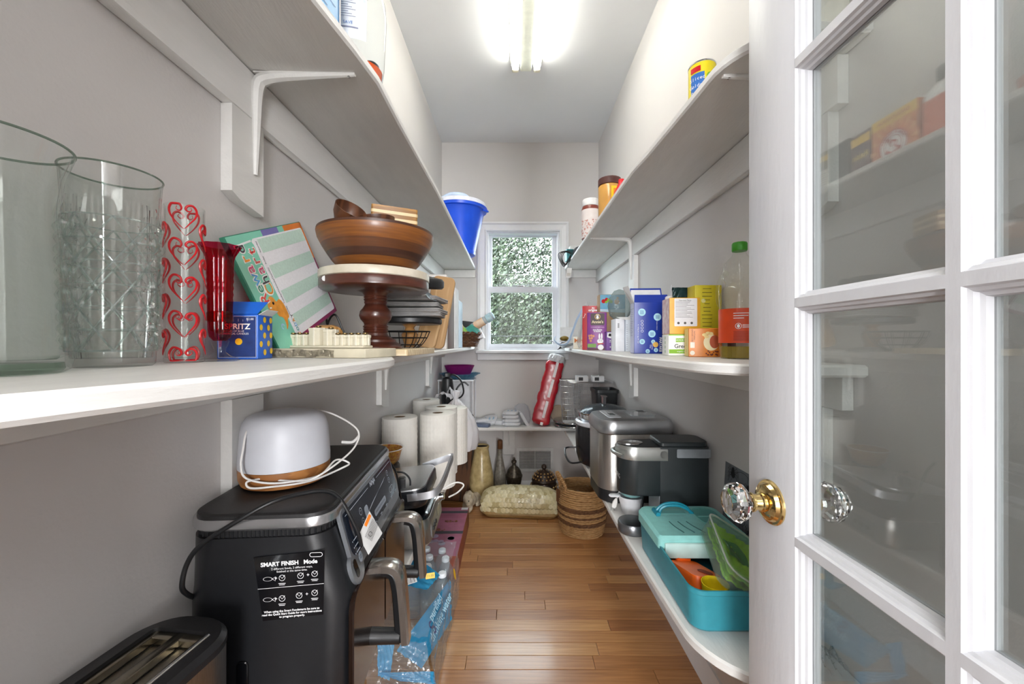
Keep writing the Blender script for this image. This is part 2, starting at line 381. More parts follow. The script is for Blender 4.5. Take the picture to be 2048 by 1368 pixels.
m = MB(); m.box(-0.022, 0.022, -0.004, 0.016, 0, 0.008, T(X(1041, yl), yl + 0.004, MEET + 0.0155), b=0.003); build('sash_lock', m, mat('dark_bronze', '#4a423c', 0.4, 0.7), WIN)

# glazed door, opened inwards along the right
DX0, DX1, DY1, DY0 = 0.370, 0.405, 0.634, -0.005
DOORM = mat('door_paint', '#d3d4d8', 0.36, var=0.025, scale=9, bump=0.25, bscale=45, stretch=(2, 2, 0.5))
DOOR = bpy.data.objects.new('door_1', None); COL.objects.link(DOOR); DOOR['kind'] = 'structure'; DOOR['label'] = 'white glazed pantry door opened inwards with crystal knob'
SW = 0.105; PY = [DY0 + SW, (DY0 + DY1) / 2 - 0.006, (DY0 + DY1) / 2 + 0.006, DY1 - SW]
PY[1] = 0.332; PY[2] = 0.344
ZR = [H + k for k in (-0.580, -0.2635, 0.0525, 0.3690, 0.6855)]; MW = 0.006
rows = [(ZR[i] + MW, ZR[i + 1] - MW) for i in range(4)] + [(ZR[4] + MW, 1.95)]
m = MB(); m.box(DX0, DX1, DY1 - SW, DY1, 0.012, 2.04, b=0.002); build('stile', m, DOORM, DOOR)
m = MB(); m.box(DX0, DX1, DY0, DY0 + SW, 0.012, 2.04, b=0.002); build('stile', m, DOORM, DOOR)
m = MB(); m.box(DX0, DX1, DY0 + SW, DY1 - SW, 0.012, rows[0][0]); build('bottom_rail', m, DOORM, DOOR)
m = MB(); m.box(DX0, DX1, DY0 + SW, DY1 - SW, rows[-1][1], 2.04); build('top_rail', m, DOORM, DOOR)
for zc in ZR[1:]:
    m = MB(); m.box(DX0, DX1, DY0 + SW, DY1 - SW, zc - MW, zc + MW); build('muntin', m, DOORM, DOOR)
for a, b in rows:
    m = MB(); m.box(DX0, DX1, PY[1], PY[2], a, b); build('muntin', m, DOORM, DOOR)
DGLASS = glass('door_pane', '#f6f9f8', 0.01, 0.12, ior=2.1)
XG = DX0 + 0.0165
for (y0, y1) in ((PY[0], PY[1]), (PY[2], PY[3])):
    for z0, z1 in rows:
        m = MB()
        pr = [(0.0, 0.0), (0.0, 0.0165), (0.0095, 0.0165), (0.0085, 0.011), (0.0055, 0.0095), (0.0045, 0.005), (0.0015, 0.0035)]
        for side in (0, 1):
            rings = []
            for (sy, sz) in ((0, 0), (1, 0), (1, 1), (0, 1)):
                cy_, cz_ = (y0, y1)[sy], (z0, z1)[sz]
                rings.append([((DX0 + v if side == 0 else DX1 - v), cy_ + (u if sy == 0 else -u), cz_ + (u if sz == 0 else -u)) for u, v in pr])
            m.loft(rings + [rings[0]], None, False, False)
        build('glazing_bead', m, DOORM, DOOR, sharp=20)
        m = MB(); m.box(XG, XG + 0.003, y0 + 0.004, y1 - 0.004, z0 + 0.004, z1 - 0.004); build('pane', m, DGLASS, DOOR)
CRYSTAL = mat('crystal', '#ffffff', 0.0, trans=1.0, ior=1.52, var=0.0)
for side in (-1, 1):
    xf = DX0 if side < 0 else DX1
    MK = Matrix.Translation((xf, 0.578, Z(1003, 0.58))) @ Matrix.Rotation(side * PI / 2, 4, 'Y')
    m = MB(); m.lathe([(0.0315, 0), (0.0315, 0.002), (0.030, 0.004), (0.027, 0.0045), (0.0245, 0.009), (0.018, 0.012), (0.0135, 0.0125), (0.0135, 0.0165), (0.0115, 0.018), (0.0105, 0.026), (0.0135, 0.0275), (0.0135, 0.030), (0.011, 0.031)], 40, MK); rose = build('knob_rosette', m, BRASS, DOOR, sharp=25)
    m = MB(); m.lathe([(0.0105, 0.031), (0.0135, 0.036), (0.0245, 0.0405), (0.0285, 0.049), (0.0255, 0.058), (0.0175, 0.0645), (0.007, 0.066)], 9, MK); build('crystal_knob', m, CRYSTAL, DOOR, sharp=3)

# ------------------------------------------------------------------ shelves
def shelf(label, outline, ztop, th=0.021):
    """A painted shelf board with its outline in plan; cleats and brackets are added to the returned thing."""
    t = thing('wall_shelf', label, 'shelf', (0, 0, ztop), 0)
    m = MB(); m.prism(outline, -th, 0, None, b=0.004); build('board', m, WHITE, t, sharp=30)
    return t
def arc(cx, cy, r, a0, a1, n=8): return [(cx + r * math.cos(a0 + (a1 - a0) * i / n), cy + r * math.sin(a0 + (a1 - a0) * i / n)) for i in range(n + 1)]
e = 0.0005
lwall = XL + e; rwall = XR - e; bwall = YB - e
S_LU = shelf('left upper white shelf carrying the detergent jug and blue bucket', [(lwall, 0.22), (-0.40, 0.22), (-0.345, 0.38), (-0.318, 0.50), (-0.299, 0.593), (-0.280, 0.70), (-0.268, 0.787), (-0.269, 0.93), (-0.263, 1.35), (-0.276, bwall), (lwall, bwall)], UP, 0.0195)
S_LM = shelf('left middle white shelf carrying glass vases and cake stand', [(lwall, 0.12), (-0.36, 0.12), (-0.274, 0.213), (-0.240, 0.35), (-0.232, 0.457), (-0.223, 0.589), (-0.218, 0.69), (-0.226, 0.75), (-0.252, 0.82), (-0.266, 0.90), (-0.270, 1.2), (-0.277, bwall), (lwall, bwall)], MIDL, 0.0185)
S_LL = shelf('left lower white shelf carrying toaster and paper towel rolls', [(lwall, 0.2), (-0.41, 0.2), (-0.375, 0.4), (-0.345, 0.55), (-0.318, 0.70), (-0.295, 0.80), (-0.278, 0.95), (-0.276, 1.3), (-0.274, bwall), (lwall, bwall)], LOW)
def rend(xf, y0, r, ye): return arc(xf + r, ye + r, r, PI, 1.5 * PI, 10)
S_RU = shelf('right upper white shelf with rounded end, carrying jars', [(0.346, bwall), (0.350, 1.2), (0.360, 1.1), (0.374, 0.85)] + rend(0.377, 0, 0.13, 0.652) + [(rwall, 0.652), (rwall, bwall)], UP, 0.0195)
S_RM = shelf('right middle white shelf with rounded end, carrying food cartons', [(0.345, bwall), (0.322, 2.0), (0.312, 1.4), (0.312, 1.10), (0.33, 0.95)] + rend(0.345, 0, 0.15, 0.662) + [(rwall, 0.662), (rwall, bwall)], MIDR)
S_RL = shelf('right lower white shelf carrying the coffee maker and teal toolbox', [(0.327, bwall), (0.327, 1.2), (0.335, 0.92)] + rend(0.339, 0, 0.15, 0.668) + [(rwall, 0.668), (rwall, bwall)], LOW)
S_BL = shelf('low white shelf across the back wall carrying diapers', [(XL + e, 2.595), (XR - e, 2.595), (XR - e, bwall), (XL + e, bwall)], BSH)
def wallboard(parent, side, y0, y1, z0, z1, name='backing_board', th=0.020, bev=0.02):
    """Painted upright board against a side wall (side -1 left, +1 right), z in world, foot cut on a slant."""
    m = MB(); zt = parent.location.z
    x = XL + e if side < 0 else XR - e
    o = [(-th / 2, 0), (th / 2, 0)]
    xa, xb = (x, x + th) if side < 0 else (x - th, x)
    front = xb if side < 0 else xa; wall = xa if side < 0 else xb
    p = [(y0, z0 + bev), (y0 + (y1 - y0) * 0.25, z0 + bev * 0.5), (y1, z0), (y1, z1), (y0, z1)]
    m.loft([[(wall, a, b - zt) for a, b in p], [(front, a, b - zt) for a, b in p]])
    return build(name, m, WHITE, parent, sharp=20)
def cleat(parent, side, y0, y1, h, th=0.02):
    zt = -0.0212; x = XL + e if side < 0 else XR - e
    m = MB(); m.box(*( (x, x + th) if side < 0 else (x - th, x)), y0, y1, zt - h, zt, b=0.0015); return build('cleat', m, WHITE, parent)
def bracket(parent, side, y, reach, drop, zoff=-0.0213, th=0.02):
    """Pressed L bracket: one leg under the board, one down the backing board, rounded inner corner."""
    x = (XL + e + th) if side < 0 else (XR - e - th); s = 1 if side < 0 else -1
    m = MB()
    pts = [(reach, 0, 0), (reach * 0.55, 0, -0.002), (0.045, 0, -0.004), (0.016, 0, -0.010), (0.007, 0, -0.022), (0.004, 0, -0.05), (0.003, 0, -drop * 0.6), (0.0015, 0, -drop)]
    P = smooth(pts, 5); rad = [0.004 + 0.008 * math.sin(min(1, i / (len(P) - 1)) * PI) for i in range(len(P))]
    m.tube(P, rad, 8, T(x, y, zoff) @ Matrix.Diagonal((s, 1, 1, 1)))
    # flat flanges
    m.loft([[(x + s * 0.004, y - 0.011, zoff), (x + s * 0.004, y + 0.011, zoff), (x + s * reach, y + 0.004, zoff), (x + s * reach, y - 0.004, zoff)],
            [(x + s * 0.004, y - 0.011, zoff - 0.002), (x + s * 0.004, y + 0.011, zoff - 0.002), (x + s * reach, y + 0.004, zoff - 0.002), (x + s * reach, y - 0.004, zoff - 0.002)]])
    b_ = build('bracket', m, WHITE, parent)
    m = MB(); m.lathe([(0.003, 0), (0.003, 0.0012)], 8, T(x + s * (reach - 0.012), y, zoff - 0.0045)); build('screw', m, mat('dark_screw', '#3a3836', 0.5, 0.6), b_)
    return b_
cleat(S_LU, -1, 0.25, bwall, 0.088); cleat(S_LM, -1, 0.25, bwall, 0.05); cleat(S_LL, -1, 0.25, bwall, 0.05)
cleat(S_RU, 1, 0.70, bwall, 0.088); cleat(S_RM, 1, 0.69, bwall, 0.06); cleat(S_RL, 1, 0.70, bwall, 0.06)
for S, a, b in ((S_LU, XL + 0.021, -0.277), (S_RU, 0.353, XR - 0.021)):
    m = MB(); m.box(a, b, bwall - 0.018, bwall, -0.075, -0.0212, b=0.0015); build('cleat', m, WHITE, S)
wallboard(S_LU, -1, 0.695, 0.782, H + 0.245, UP - 0.110); bracket(S_LU, -1, 0.755, 0.19, 0.19)
wallboard(S_LM, -1, 0.695, 0.782, 0.50, MIDL - 0.0715)
wallboard(S_LM, -1, 1.475, 1.56, H - 0.25, MIDL - 0.0715); bracket(S_LM, -1, 1.515, 0.18, 0.13)
wallboard(S_LM, -1, 2.29, 2.37, H - 0.268, MIDL - 0.0715); bracket(S_LM, -1, 2.33, 0.18, 0.13)
wallboard(S_RU, 1, 1.90, 1.985, H + 0.13, UP - 0.110); bracket(S_RU, 1, 1.94, 0.20, 0.2)
wallboard(S_RU, 1, 0.722, 0.80, H + 0.235, UP - 0.110); bracket(S_RU, 1, 0.76, 0.17, 0.19)
wallboard(S_RM, 1, 1.90, 1.985, H - 0.275, MIDR - 0.0815); bracket(S_RM, 1, 1.94, 0.19, 0.15)
wallboard(S_RM, 1, 0.735, 0.81, H - 0.34, MIDR - 0.0815); bracket(S_RM, 1, 0.77, 0.15, 0.15)
wallboard(S_RL, 1, 0.80, 0.89, 0.08, LOW - 0.0815); bracket(S_RL, 1, 0.845, 0.2, 0.2)
wallboard(S_LL, -1, 0.80, 0.89, 0.08, LOW - 0.0715)
m = MB(); m.prism(rr(0.083, 0.19, 0.012, 3), 0, 0.018, frame((X(1018, 2.78), bwall, H - 0.575 - 0.022 - 0.095), (1, 0, 0), (0, 0, 1)) , b=0.002); 
bb = build('backing_board', m, WHITE, None); bb.parent = S_BL; bb.location = (0, 0, -BSH + 0.006)
m = MB(); m.tube(smooth([(0, -0.17, 0), (0, -0.05, -0.004), (0, -0.012, -0.012), (0, -0.004, -0.04), (0, -0.002, -0.14)], 5), 0.005, 8, T(X(1018, 2.78), bwall - 0.018, -0.0215)); build('bracket', m, WHITE, S_BL)
# diagonal painted strut under the near end of the right lower shelf
m = MB(); m.loft([[(0.40, 0.80, -0.022), (0.40, 0.83, -0.022), (0.435, 0.83, -0.022), (0.435, 0.80, -0.022)], [(0.545, 0.80, -0.24), (0.545, 0.83, -0.24), (0.564, 0.83, -0.205), (0.564, 0.80, -0.205)]]); build('strut', m, WHITE, S_RL)

# ------------------------------------------------------------------ fluorescent strip light
t = thing('strip_light', 'two-tube fluorescent strip light on the white ceiling', 'lamp', (X(1052, 1.99), 1.38, CEIL - 0.0005))
m = MB(); m.prism([(-0.078, 0), (-0.078, -0.010), (-0.030, -0.016), (-0.026, -0.05), (0.026, -0.05), (0.030, -0.016), (0.078, -0.010), (0.078, 0)][::-1], -0.61, 0.61, frame((0, 0, 0), (1, 0, 0), (0, 0, 1))); build('housing', m, mat('lamp_housing', '#d9dccf', 0.4), t, sharp=20)
TUBE = mat('lit_tube', '#fff6e0', 0.3, emit=('#fffdf8', TUBE_STRENGTH))
for s in (-1, 1):
    m = MB(); m.lathe([(0.010, -0.585), (0.0185, -0.575), (0.019, -0.56), (0.019, 0.56), (0.0185, 0.575), (0.010, 0.585)], 20, T(s * 0.053, 0, -0.043) @ Matrix.Rotation(R(90), 4, 'X')); build('tube', m, TUBE, t)
    for q in (-1, 1):
        m = MB(); m.box(s * 0.053 - 0.016, s * 0.053 + 0.016, q * 0.597 - 0.011, q * 0.597 + 0.011, -0.062, -0.008, b=0.004); build('lampholder', m, mat('lamp_socket', '#e6e2cf', 0.4), t)

# ------------------------------------------------------------------ air register on the back wall
t = thing('air_vent', 'white louvred air vent on the back wall under the low shelf', 'vent', (X(1070, 2.79), bwall, Z(920, 2.79)))
GW, GH = 0.256, 0.166
m = MB(); fr_ = [(-GW / 2, -GH / 2), (GW / 2, -GH / 2), (GW / 2, GH / 2), (-GW / 2, GH / 2)]; fi = [(-GW / 2 + 0.02, -GH / 2 + 0.02), (GW / 2 - 0.02, -GH / 2 + 0.02), (GW / 2 - 0.02, GH / 2 - 0.02), (-GW / 2 + 0.02, GH / 2 - 0.02)]
A_ = frame((0, 0, 0), (1, 0, 0), (0, 0, 1))
m.loft([(fr_, 0), (fr_, 0.006), (fi, 0.010), (fi, 0.0)], A_, False, False); m.box(-0.003, 0.003, -GH / 2 + 0.02, GH / 2 - 0.02, 0, 0.009, A_)
VENTM = mat('vent_enamel', '#d5d5d3', 0.4); build('frame', m, VENTM, t, sharp=20)
m = MB(); m.rect(-GW / 2 + 0.02, -GH / 2 + 0.02, GW / 2 - 0.02, GH / 2 - 0.02, A_, 0.0008); build('duct', m, mat('duct_dark', '#2b2b2b', 0.8), t)
for j in range(14):
    for s in (-1, 1):
        m = MB(); zc = -GH / 2 + 0.026 + j * 0.0088; m.box(-0.051, 0.051, -0.0025, 0.0025, -0.0006, 0.0006, A_ @ T(s * 0.055, zc, 0.005, rx=R(40))); build('louvre', m, VENTM, t)
m = MB()
for j in range(18):
    for s in (-1, 1): m.box(s * 0.055 - 0.0008 + (j - 8.5) * 0.0056, s * 0.055 + 0.0008 + (j - 8.5) * 0.0056, -GH / 2 + 0.02, GH / 2 - 0.02, 0.0065, 0.008, A_)
o = build('upright_bars', m, VENTM, t, kind='stuff')
m = MB(); m.box(GW / 2 - 0.012, GW / 2 - 0.006, -0.025, 0.0, 0.008, 0.014, A_, b=0.001); build('lever', m, VENTM, t)
# ================================================================== LEFT MIDDLE SHELF
ML = MIDL + 0.0004
# --- clear glass vases
VG = glass('vase_glass', '#fcfefd', 0.015, 0.42)
t = thing('glass_vase', 'large plain clear glass vase with flared lip, nearest on the left middle shelf', 'vase', (-0.456, 0.345, ML))
m = MB()
out = [(0.044, 0.0), (0.049, 0.003), (0.051, 0.012), (0.0495, 0.06), (0.046, 0.10), (0.0425, 0.135), (0.0425, 0.155), (0.0455, 0.18), (0.051, 0.198), (0.0525, 0.2035)]
inn = [(0.0505, 0.2045), (0.048, 0.197), (0.043, 0.18), (0.040, 0.155), (0.040, 0.135), (0.0435, 0.10), (0.047, 0.06), (0.047, 0.016), (0.04, 0.012), (0.0, 0.011)]
m.lathe(out + inn, 64, None, True, False, fn=lambda r, z, a: r * (1 + (0.012 * math.sin(a * 9) if z < 0.15 else 0))); build('body', m, VG, t)
m = MB(); m.tube([(0.0518 * math.cos(a * PI / 24), 0.0518 * math.sin(a * PI / 24), 0.204) for a in range(48)], 0.0012, 8, closed=True); build('lip', m, glass('green_edge_glass', '#c4d0c8', 0.02, 0.75), t)
m = MB(); m.lathe([(0.0, 0.0004), (0.0435, 0.0006), (0.046, 0.004), (0.045, 0.0095), (0.0, 0.0105)], 48); build('base', m, glass('thick_base_glass', '#d3e0d6', 0.02, 0.5), t)
t = thing('glass_vase', 'clear pressed glass vase with diamond cut pattern, second on the left middle shelf', 'vase', (-0.465, 0.463, ML))
def cutg(r, z, a):
    if 0.018 < z < 0.165:
        u, v = a * 8 / PI, (z - 0.018) / 0.0245
        p, q = (u + v) % 1, (u - v) % 1
        return r + 0.0034 * (min(p, 1 - p) + min(q, 1 - q)) * 2 - 0.0028 * (1 if min(p, 1 - p) < 0.12 or min(q, 1 - q) < 0.12 else 0)
    return r
m = MB(); m.lathe([(0.034, 0), (0.037, 0.003), (0.0375, 0.015)] + [(0.0375 + 0.0035 * i / 50, 0.018 + 0.147 * i / 50) for i in range(51)] + [(0.0415, 0.185), (0.043, 0.214), (0.0442, 0.221), (0.0432, 0.222), (0.0415, 0.215), (0.0398, 0.185), (0.037, 0.06), (0.0345, 0.01), (0.0, 0.009)], 144, None, True, False, fn=lambda r, z, a: cutg(r, z, a))
build('body', m, glass('cut_glass', '#fafcfb', 0.03, 0.5), t, sharp=14)
m = MB()
for s_ in (-1, 1):
    for k in range(8):
        m.tube([((0.0378 + 0.0035 * i / 40) * math.cos(k * PI / 4 + s_ * i / 40 * 6.0 * PI / 8), (0.0378 + 0.0035 * i / 40) * math.sin(k * PI / 4 + s_ * i / 40 * 6.0 * PI / 8), 0.018 + 0.147 * i / 40) for i in range(41)], 0.0010, 6)
for z in (0.018, 0.042, 0.067, 0.091, 0.116, 0.140, 0.165): m.tube([((0.0380 + 0.0035 * (z - 0.018) / 0.147) * math.cos(i * PI / 24), (0.0380 + 0.0035 * (z - 0.018) / 0.147) * math.sin(i * PI / 24), z) for i in range(48)], 0.0008, 6, closed=True)
build('cut_lines', m, glass('cut_line_glass', '#e6ecea', 0.04, 0.6, haze=0.10, hazecol='#f0f2f2'), t, kind='stuff')
m = MB(); m.tube([(0.0437 * math.cos(a * PI / 24), 0.0437 * math.sin(a * PI / 24), 0.2215) for a in range(48)], 0.0011, 8, closed=True); build('lip', m, MATS['green_edge_glass'], t)
RED = mat('red_enamel', '#c4161f', 0.3)
t = thing('heart_vase', 'slim clear glass cylinder painted with red swirl hearts', 'vase', (-0.4625, 0.56, ML))
m = MB(); m.lathe([(0.0215, 0), (0.0228, 0.002), (0.0228, 0.2155), (0.0222, 0.217), (0.0214, 0.2155), (0.0212, 0.007), (0.0, 0.006)], 48, None, True, False); build('body', m, VG, t)
def on_cyl(pts, r, a0): return [(r * math.cos(a0 + p[0] / r), r * math.sin(a0 + p[0] / r), p[1]) for p in pts]
HEART = smooth([(0, -0.0155), (-0.006, -0.009), (-0.0115, -0.001), (-0.0125, 0.006), (-0.0085, 0.0115), (-0.0035, 0.010), (-0.0015, 0.006), (-0.003, 0.003), (-0.006, 0.0045), (-0.0055, 0.0075)], 6)
HEART2 = smooth([(0, -0.0155), (0.005, -0.010), (0.0105, -0.002), (0.0115, 0.005), (0.008, 0.0095), (0.0035, 0.0085), (0.002, 0.005), (0.0045, 0.003), (0.007, 0.005), (0.006, 0.0075)], 6) if False else None
def hp(l): return smooth([(x, z, 0) for x, z in l], 6)
HA = hp([(0, -0.0155), (-0.006, -0.009), (-0.0115, -0.001), (-0.0125, 0.006), (-0.0085, 0.0115), (-0.0035, 0.010), (-0.0015, 0.006), (-0.003, 0.003), (-0.006, 0.0045), (-0.0055, 0.0075)])
HB = hp([(0.001, -0.0155), (0.005, -0.010), (0.0105, -0.002), (0.0115, 0.005), (0.008, 0.0095), (0.0035, 0.0085), (0.002, 0.005), (0.0045, 0.003), (0.007, 0.005), (0.006, 0.0075)])
for k, a0 in enumerate((R(-54), R(126), R(36), R(-144))):
    for j in range(5):
        zc = 0.006 + j * 0.049 + (0.0245 if k > 1 else 0.0)
        if zc > 0.222: continue
        m = MB()
        for pts in (HA, HB):
            rad = [0.0004 + 0.0012 * math.sin(PI * min(1, i / (len(pts) - 1) * 1.1)) for i in range(len(pts))]
            q = [(p.x * 1.3, min(max(p.y * 1.3 + zc, 0.003), 0.215)) for p in pts]
            m.tube(on_cyl(q, 0.0230, a0), rad, 6)
        build('painted_heart', m, RED, t)
RUBY = glass('ruby_glass', '#f06a92', 0.02, 0.75); RUBYD = glass('ruby_band_glass', '#e8304e', 0.02, 0.6)
t = thing('bud_vase', 'slender ruby cut glass trumpet vase with clear foot', 'vase', (-0.4425, 0.60, ML))
def flute(r, z, a):
    k = 0.93 + 0.07 * abs(math.cos(a * 6))
    if 0.085 < z < 0.15: k *= 1 + 0.035 * math.cos(z * 2 * PI / 0.011)
    if z > 0.158: k *= 1 + 0.02 * math.cos(a * 24)
    return r * k
m = MB(); m.lathe([(0.008, 0.030), (0.0135, 0.036), (0.0155, 0.046)] + [(0.0155 + 0.002 * (i / 20), 0.05 + 0.10 * i / 20) for i in range(21)] + [(0.0195, 0.158), (0.0245, 0.168), (0.0275, 0.1725), (0.0268, 0.173), (0.023, 0.167), (0.0175, 0.155), (0.0145, 0.06), (0.012, 0.045), (0.0, 0.04)], 72, None, True, False, fn=flute); build('body', m, RUBY, t, sharp=20)
m = MB(); m.lathe([(0.0152, 0.058), (0.0168, 0.060), (0.0168, 0.072), (0.0155, 0.074)], 36, None, False, False, fn=lambda r, z, a: r * (0.96 + 0.04 * abs(math.cos(a * 6)))); build('ruby_band', m, RUBYD, t)
m = MB(); m.lathe([(0.024, 0), (0.0255, 0.0015), (0.022, 0.004), (0.013, 0.008), (0.0075, 0.013), (0.0075, 0.018), (0.0105, 0.024), (0.012, 0.031), (0.0, 0.034)], 36, None, True, False, fn=lambda r, z, a: r * (0.95 + 0.05 * abs(math.cos(a * 5)))); build('foot', m, VG, t)

# --- cartons with printed faces
def carton(name, label, cat, w, d, h, loc, rz, body, group=None, rot=None, bev=0.0012):
    t = thing(name, label, cat, loc, rz, group, rot)
    m = MB(); m.box(-w / 2, w / 2, -d / 2, d / 2, 0, h, b=bev); build('body', m, body, t, sharp=25)
    return t, boxfaces(w, d, h)
def flat(parent, name, m, material, label=None): return build(name, m, material, parent, flip=False, label=label)
BLUE = mat('spritz_blue_card', '#1560c8', 0.4); DBLUE = mat('navy_print', '#1c3a7c', 0.45, col2='#142a60', scale=60); YEL = mat('yellow_print', '#f0c41c', 0.45)
t, f = carton('party_box', 'open blue carton with yellow dots and gold candle print', 'box', 0.062, 0.052, 0.074, (-0.4583, 0.6814, ML), R(8), BLUE)
m = MB(); m.rect(-0.0285, -0.034, 0.0285, 0.034, f['front']); flat(t, 'front_print', m, DBLUE)
m = MB()
for a in ((-0.0285, -0.034, 0.0285, -0.0333), (-0.0285, 0.0333, 0.0285, 0.034), (-0.0285, -0.034, -0.0278, 0.034), (0.0278, -0.034, 0.0285, 0.034)): m.rect(*a, f['front'], 0.0006)
for i in range(6): m.rect(-0.020 + i * 0.007, 0.025, -0.0194 + i * 0.007, 0.0285 + 0.001 * (i % 2), f['front'], 0.0006)
flat(t, 'frame_line', m, mat('pale_line', '#b9bfd2', 0.5))
text(t, 'SPRITZ', 0.0125, at(f['front'], 0.0, 0.0165), mat('cream_ink', '#f2efe6', 0.5), bold=0.0003)
text(t, '$2.00', 0.005, at(f['front'], 0.019, 0.029), INKW)
text(t, 'SHADES OF BLUE\nCYLINDRICAL CANDLES', 0.0042, at(f['front'], -0.006, 0.007), INKW)
m = MB(); m.disc(0.002, -0.008, 0.0055, f['front'], 0.0007); flat(t, 'gold_seal', m, YEL)
m = MB()
for x, z in ((-0.004, 0.029), (0.018, 0.029), (-0.016, 0.016), (0.010, 0.016), (-0.004, 0.0025), (0.019, 0.003), (-0.016, -0.012), (0.010, -0.011), (-0.003, -0.026), (0.020, -0.024)): m.disc(x, z, 0.0052, f['right'])
flat(t, 'yellow_dots', m, YEL)
m = MB(); m.loft([[(-0.030, -0.026, 0.074), (0.030, -0.026, 0.074), (0.036, -0.002, 0.096), (-0.030, -0.002, 0.096)], [(-0.030, -0.0265, 0.0745), (0.030, -0.0265, 0.0745), (0.036, -0.0028, 0.0967), (-0.030, -0.0028, 0.0967)]])
build('lid_flap', m, BLUE, t, sharp=10)
m = MB(); m.loft([[(0.031, -0.024, 0.0735), (0.031, 0.024, 0.0735), (0.043, 0.02, 0.082), (0.043, -0.02, 0.082)], [(0.031, -0.024, 0.0741), (0.031, 0.024, 0.0741), (0.043, 0.02, 0.0826), (0.043, -0.02, 0.0826)]]); build('side_flap', m, CARD, t, sharp=10)

# --- reward chart board leaning on the wall
u = Vector((-0.03, 0.925, 0.375)).normalized(); v = Vector((-0.22, -0.36, 0.88)); v = (v - u * v.dot(u)).normalized(); nrm = u.cross(v)
o0 = Vector((-0.438, 0.752, ML + 0.0045))
MR = Matrix(((u.x, v.x, nrm.x, o0.x), (u.y, v.y, nrm.y, o0.y), (u.z, v.z, nrm.z, o0.z), (0, 0, 0, 1)))
t = thing('reward_chart', 'mint green reward chart with striped grid, leaning askew against the left wall', 'board', (0, 0, 0)); t.matrix_world = MR
CWd, CHt = 0.272, 0.222
m = MB(); m.box(0, CWd, 0, CHt, -0.010, 0, b=0.0015); build('board', m, mat('green_board_edge', '#2c7d63', 0.5), t)
I = Matrix()
MINT = mat('mint_print', '#84cdb4', 0.5, var=0.03); 
m = MB(); m.rect(0.0015, 0.0015, 0.075, CHt - 0.0015); flat(t, 'title_strip', m, MINT)
m = MB(); m.rect(0.075, CHt - 0.014, 0.19, CHt - 0.0015); flat(t, 'mint_border', m, MINT)
m = MB(); m.rect(0.108, CHt - 0.014, 0.168, CHt - 0.0015, h=0.0005); flat(t, 'purple_border', m, mat('violet_print', '#7b74b4', 0.5))
m = MB(); m.rect(0.19, CHt - 0.014, CWd - 0.0015, CHt - 0.0015); m.rect(CWd - 0.008, CHt * 0.62, CWd - 0.0015, CHt - 0.0015); flat(t, 'orange_border', m, mat('orange_print', '#dd7a28', 0.5))
m = MB(); m.rect(0.075, 0.0015, CWd - 0.0015, 0.011); m.rect(CWd - 0.008, 0.0015, CWd - 0.0015, CHt * 0.62); flat(t, 'magenta_border', m, mat('magenta_print', '#8c2f5c', 0.5))
m = MB(); m.poly([(p[0], p[1]) for p in rr(0.196, 0.199, 0.006, 4, 0.166, 0.1095)], h=0.0006); flat(t, 'white_grid', m, mat('white_print', '#ececf0', 0.4, var=0.03, scale=200))
for i in range(4):
    m = MB(); z1 = 0.206 - i * 0.051; m.rect(0.084, z1 - 0.026, 0.262, z1, h=0.0008); flat(t, 'stripe', m, mat('pale_mint_print', '#c3ddd0', 0.45, var=0.05, scale=200))
for i, d_ in enumerate(('Saturday', 'Friday', 'Thursday', 'Wednesday', 'Tuesday', 'Monday', 'Sunday')): text(t, d_, 0.0062, at(I, 0.0775, 0.193 - i * 0.0258, PI / 2), INKB, h=0.001)
wc = ['#d9534a', '#4a4a50', '#5aa7d8', '#c8567a', '#e2923a', '#4a4a50']
def letters(word, cols, x, y0, size, step):
    for i, (ch, c) in enumerate(zip(word, cols)):
        text(t, ch, size * 1.16, at(I, x, y0 + i * step, PI / 2), mat('letter_halo', '#f6f6f2', 0.5), h=0.0010, bold=0.0012)
        text(t, ch, size, at(I, x, y0 + i * step, PI / 2), mat('letter_' + c[1:], c, 0.5), h=0.0016, bold=0.0003)
letters('Reward', ['#d9534a', '#4a8f7a', '#5aa7d8', '#c8567a', '#e2923a', '#4a4a50'], 0.026, 0.104, 0.032, 0.0185)
letters('Chart', ['#e2923a', '#4a4a50', '#c8567a', '#c8605a', '#d9534a'], 0.0525, 0.116, 0.032, 0.0180)
letters('TODAY', ['#d9534a', '#3f9aa0', '#5aa7d8', '#e2923a', '#4a4a50'], 0.081, 0.014, 0.011, 0.0095)
m = MB(); m.poly([(p.x, p.y) for p in smooth([(0.030, 0.096, 0), (0.040, 0.104, 0), (0.050, 0.100, 0), (0.055, 0.090, 0), (0.066, 0.092, 0), (0.0735, 0.080, 0), (0.0735, 0.055, 0), (0.064, 0.050, 0), (0.058, 0.040, 0), (0.048, 0.034, 0), (0.053, 0.045, 0), (0.053, 0.057, 0), (0.043, 0.064, 0), (0.040, 0.074, 0), (0.028, 0.078, 0), (0.024, 0.088, 0)], 4, True)], h=0.001); flat(t, 'printed_dinosaur', m, mat('dino_print', '#e89b3e', 0.5, var=0.12, scale=90))
m = MB(); m.disc(0.043, 0.090, 0.003, h=0.0014); flat(t, 'dinosaur_eye', m, INKB)
m = MB(); m.line([(0.030, 0.094), (0.026, 0.100)], 0.003, h=0.0013); m.line([(0.033, 0.084), (0.027, 0.085)], 0.003, h=0.0013); m.line([(0.031, 0.204), (0.064, 0.206)], 0.0035, h=0.0012); m.disc(0.069, 0.203, 0.004, h=0.0012); flat(t, 'pale_marks', m, INKW)['kind'] = 'stuff'
m = MB(); m.ring(0.040, 0.043, 0.006, 0.003, h=0.0012, a0=0, a1=4.5); flat(t, 'printed_swirl', m, mat('pale_blue_print', '#a8cfe4', 0.5))

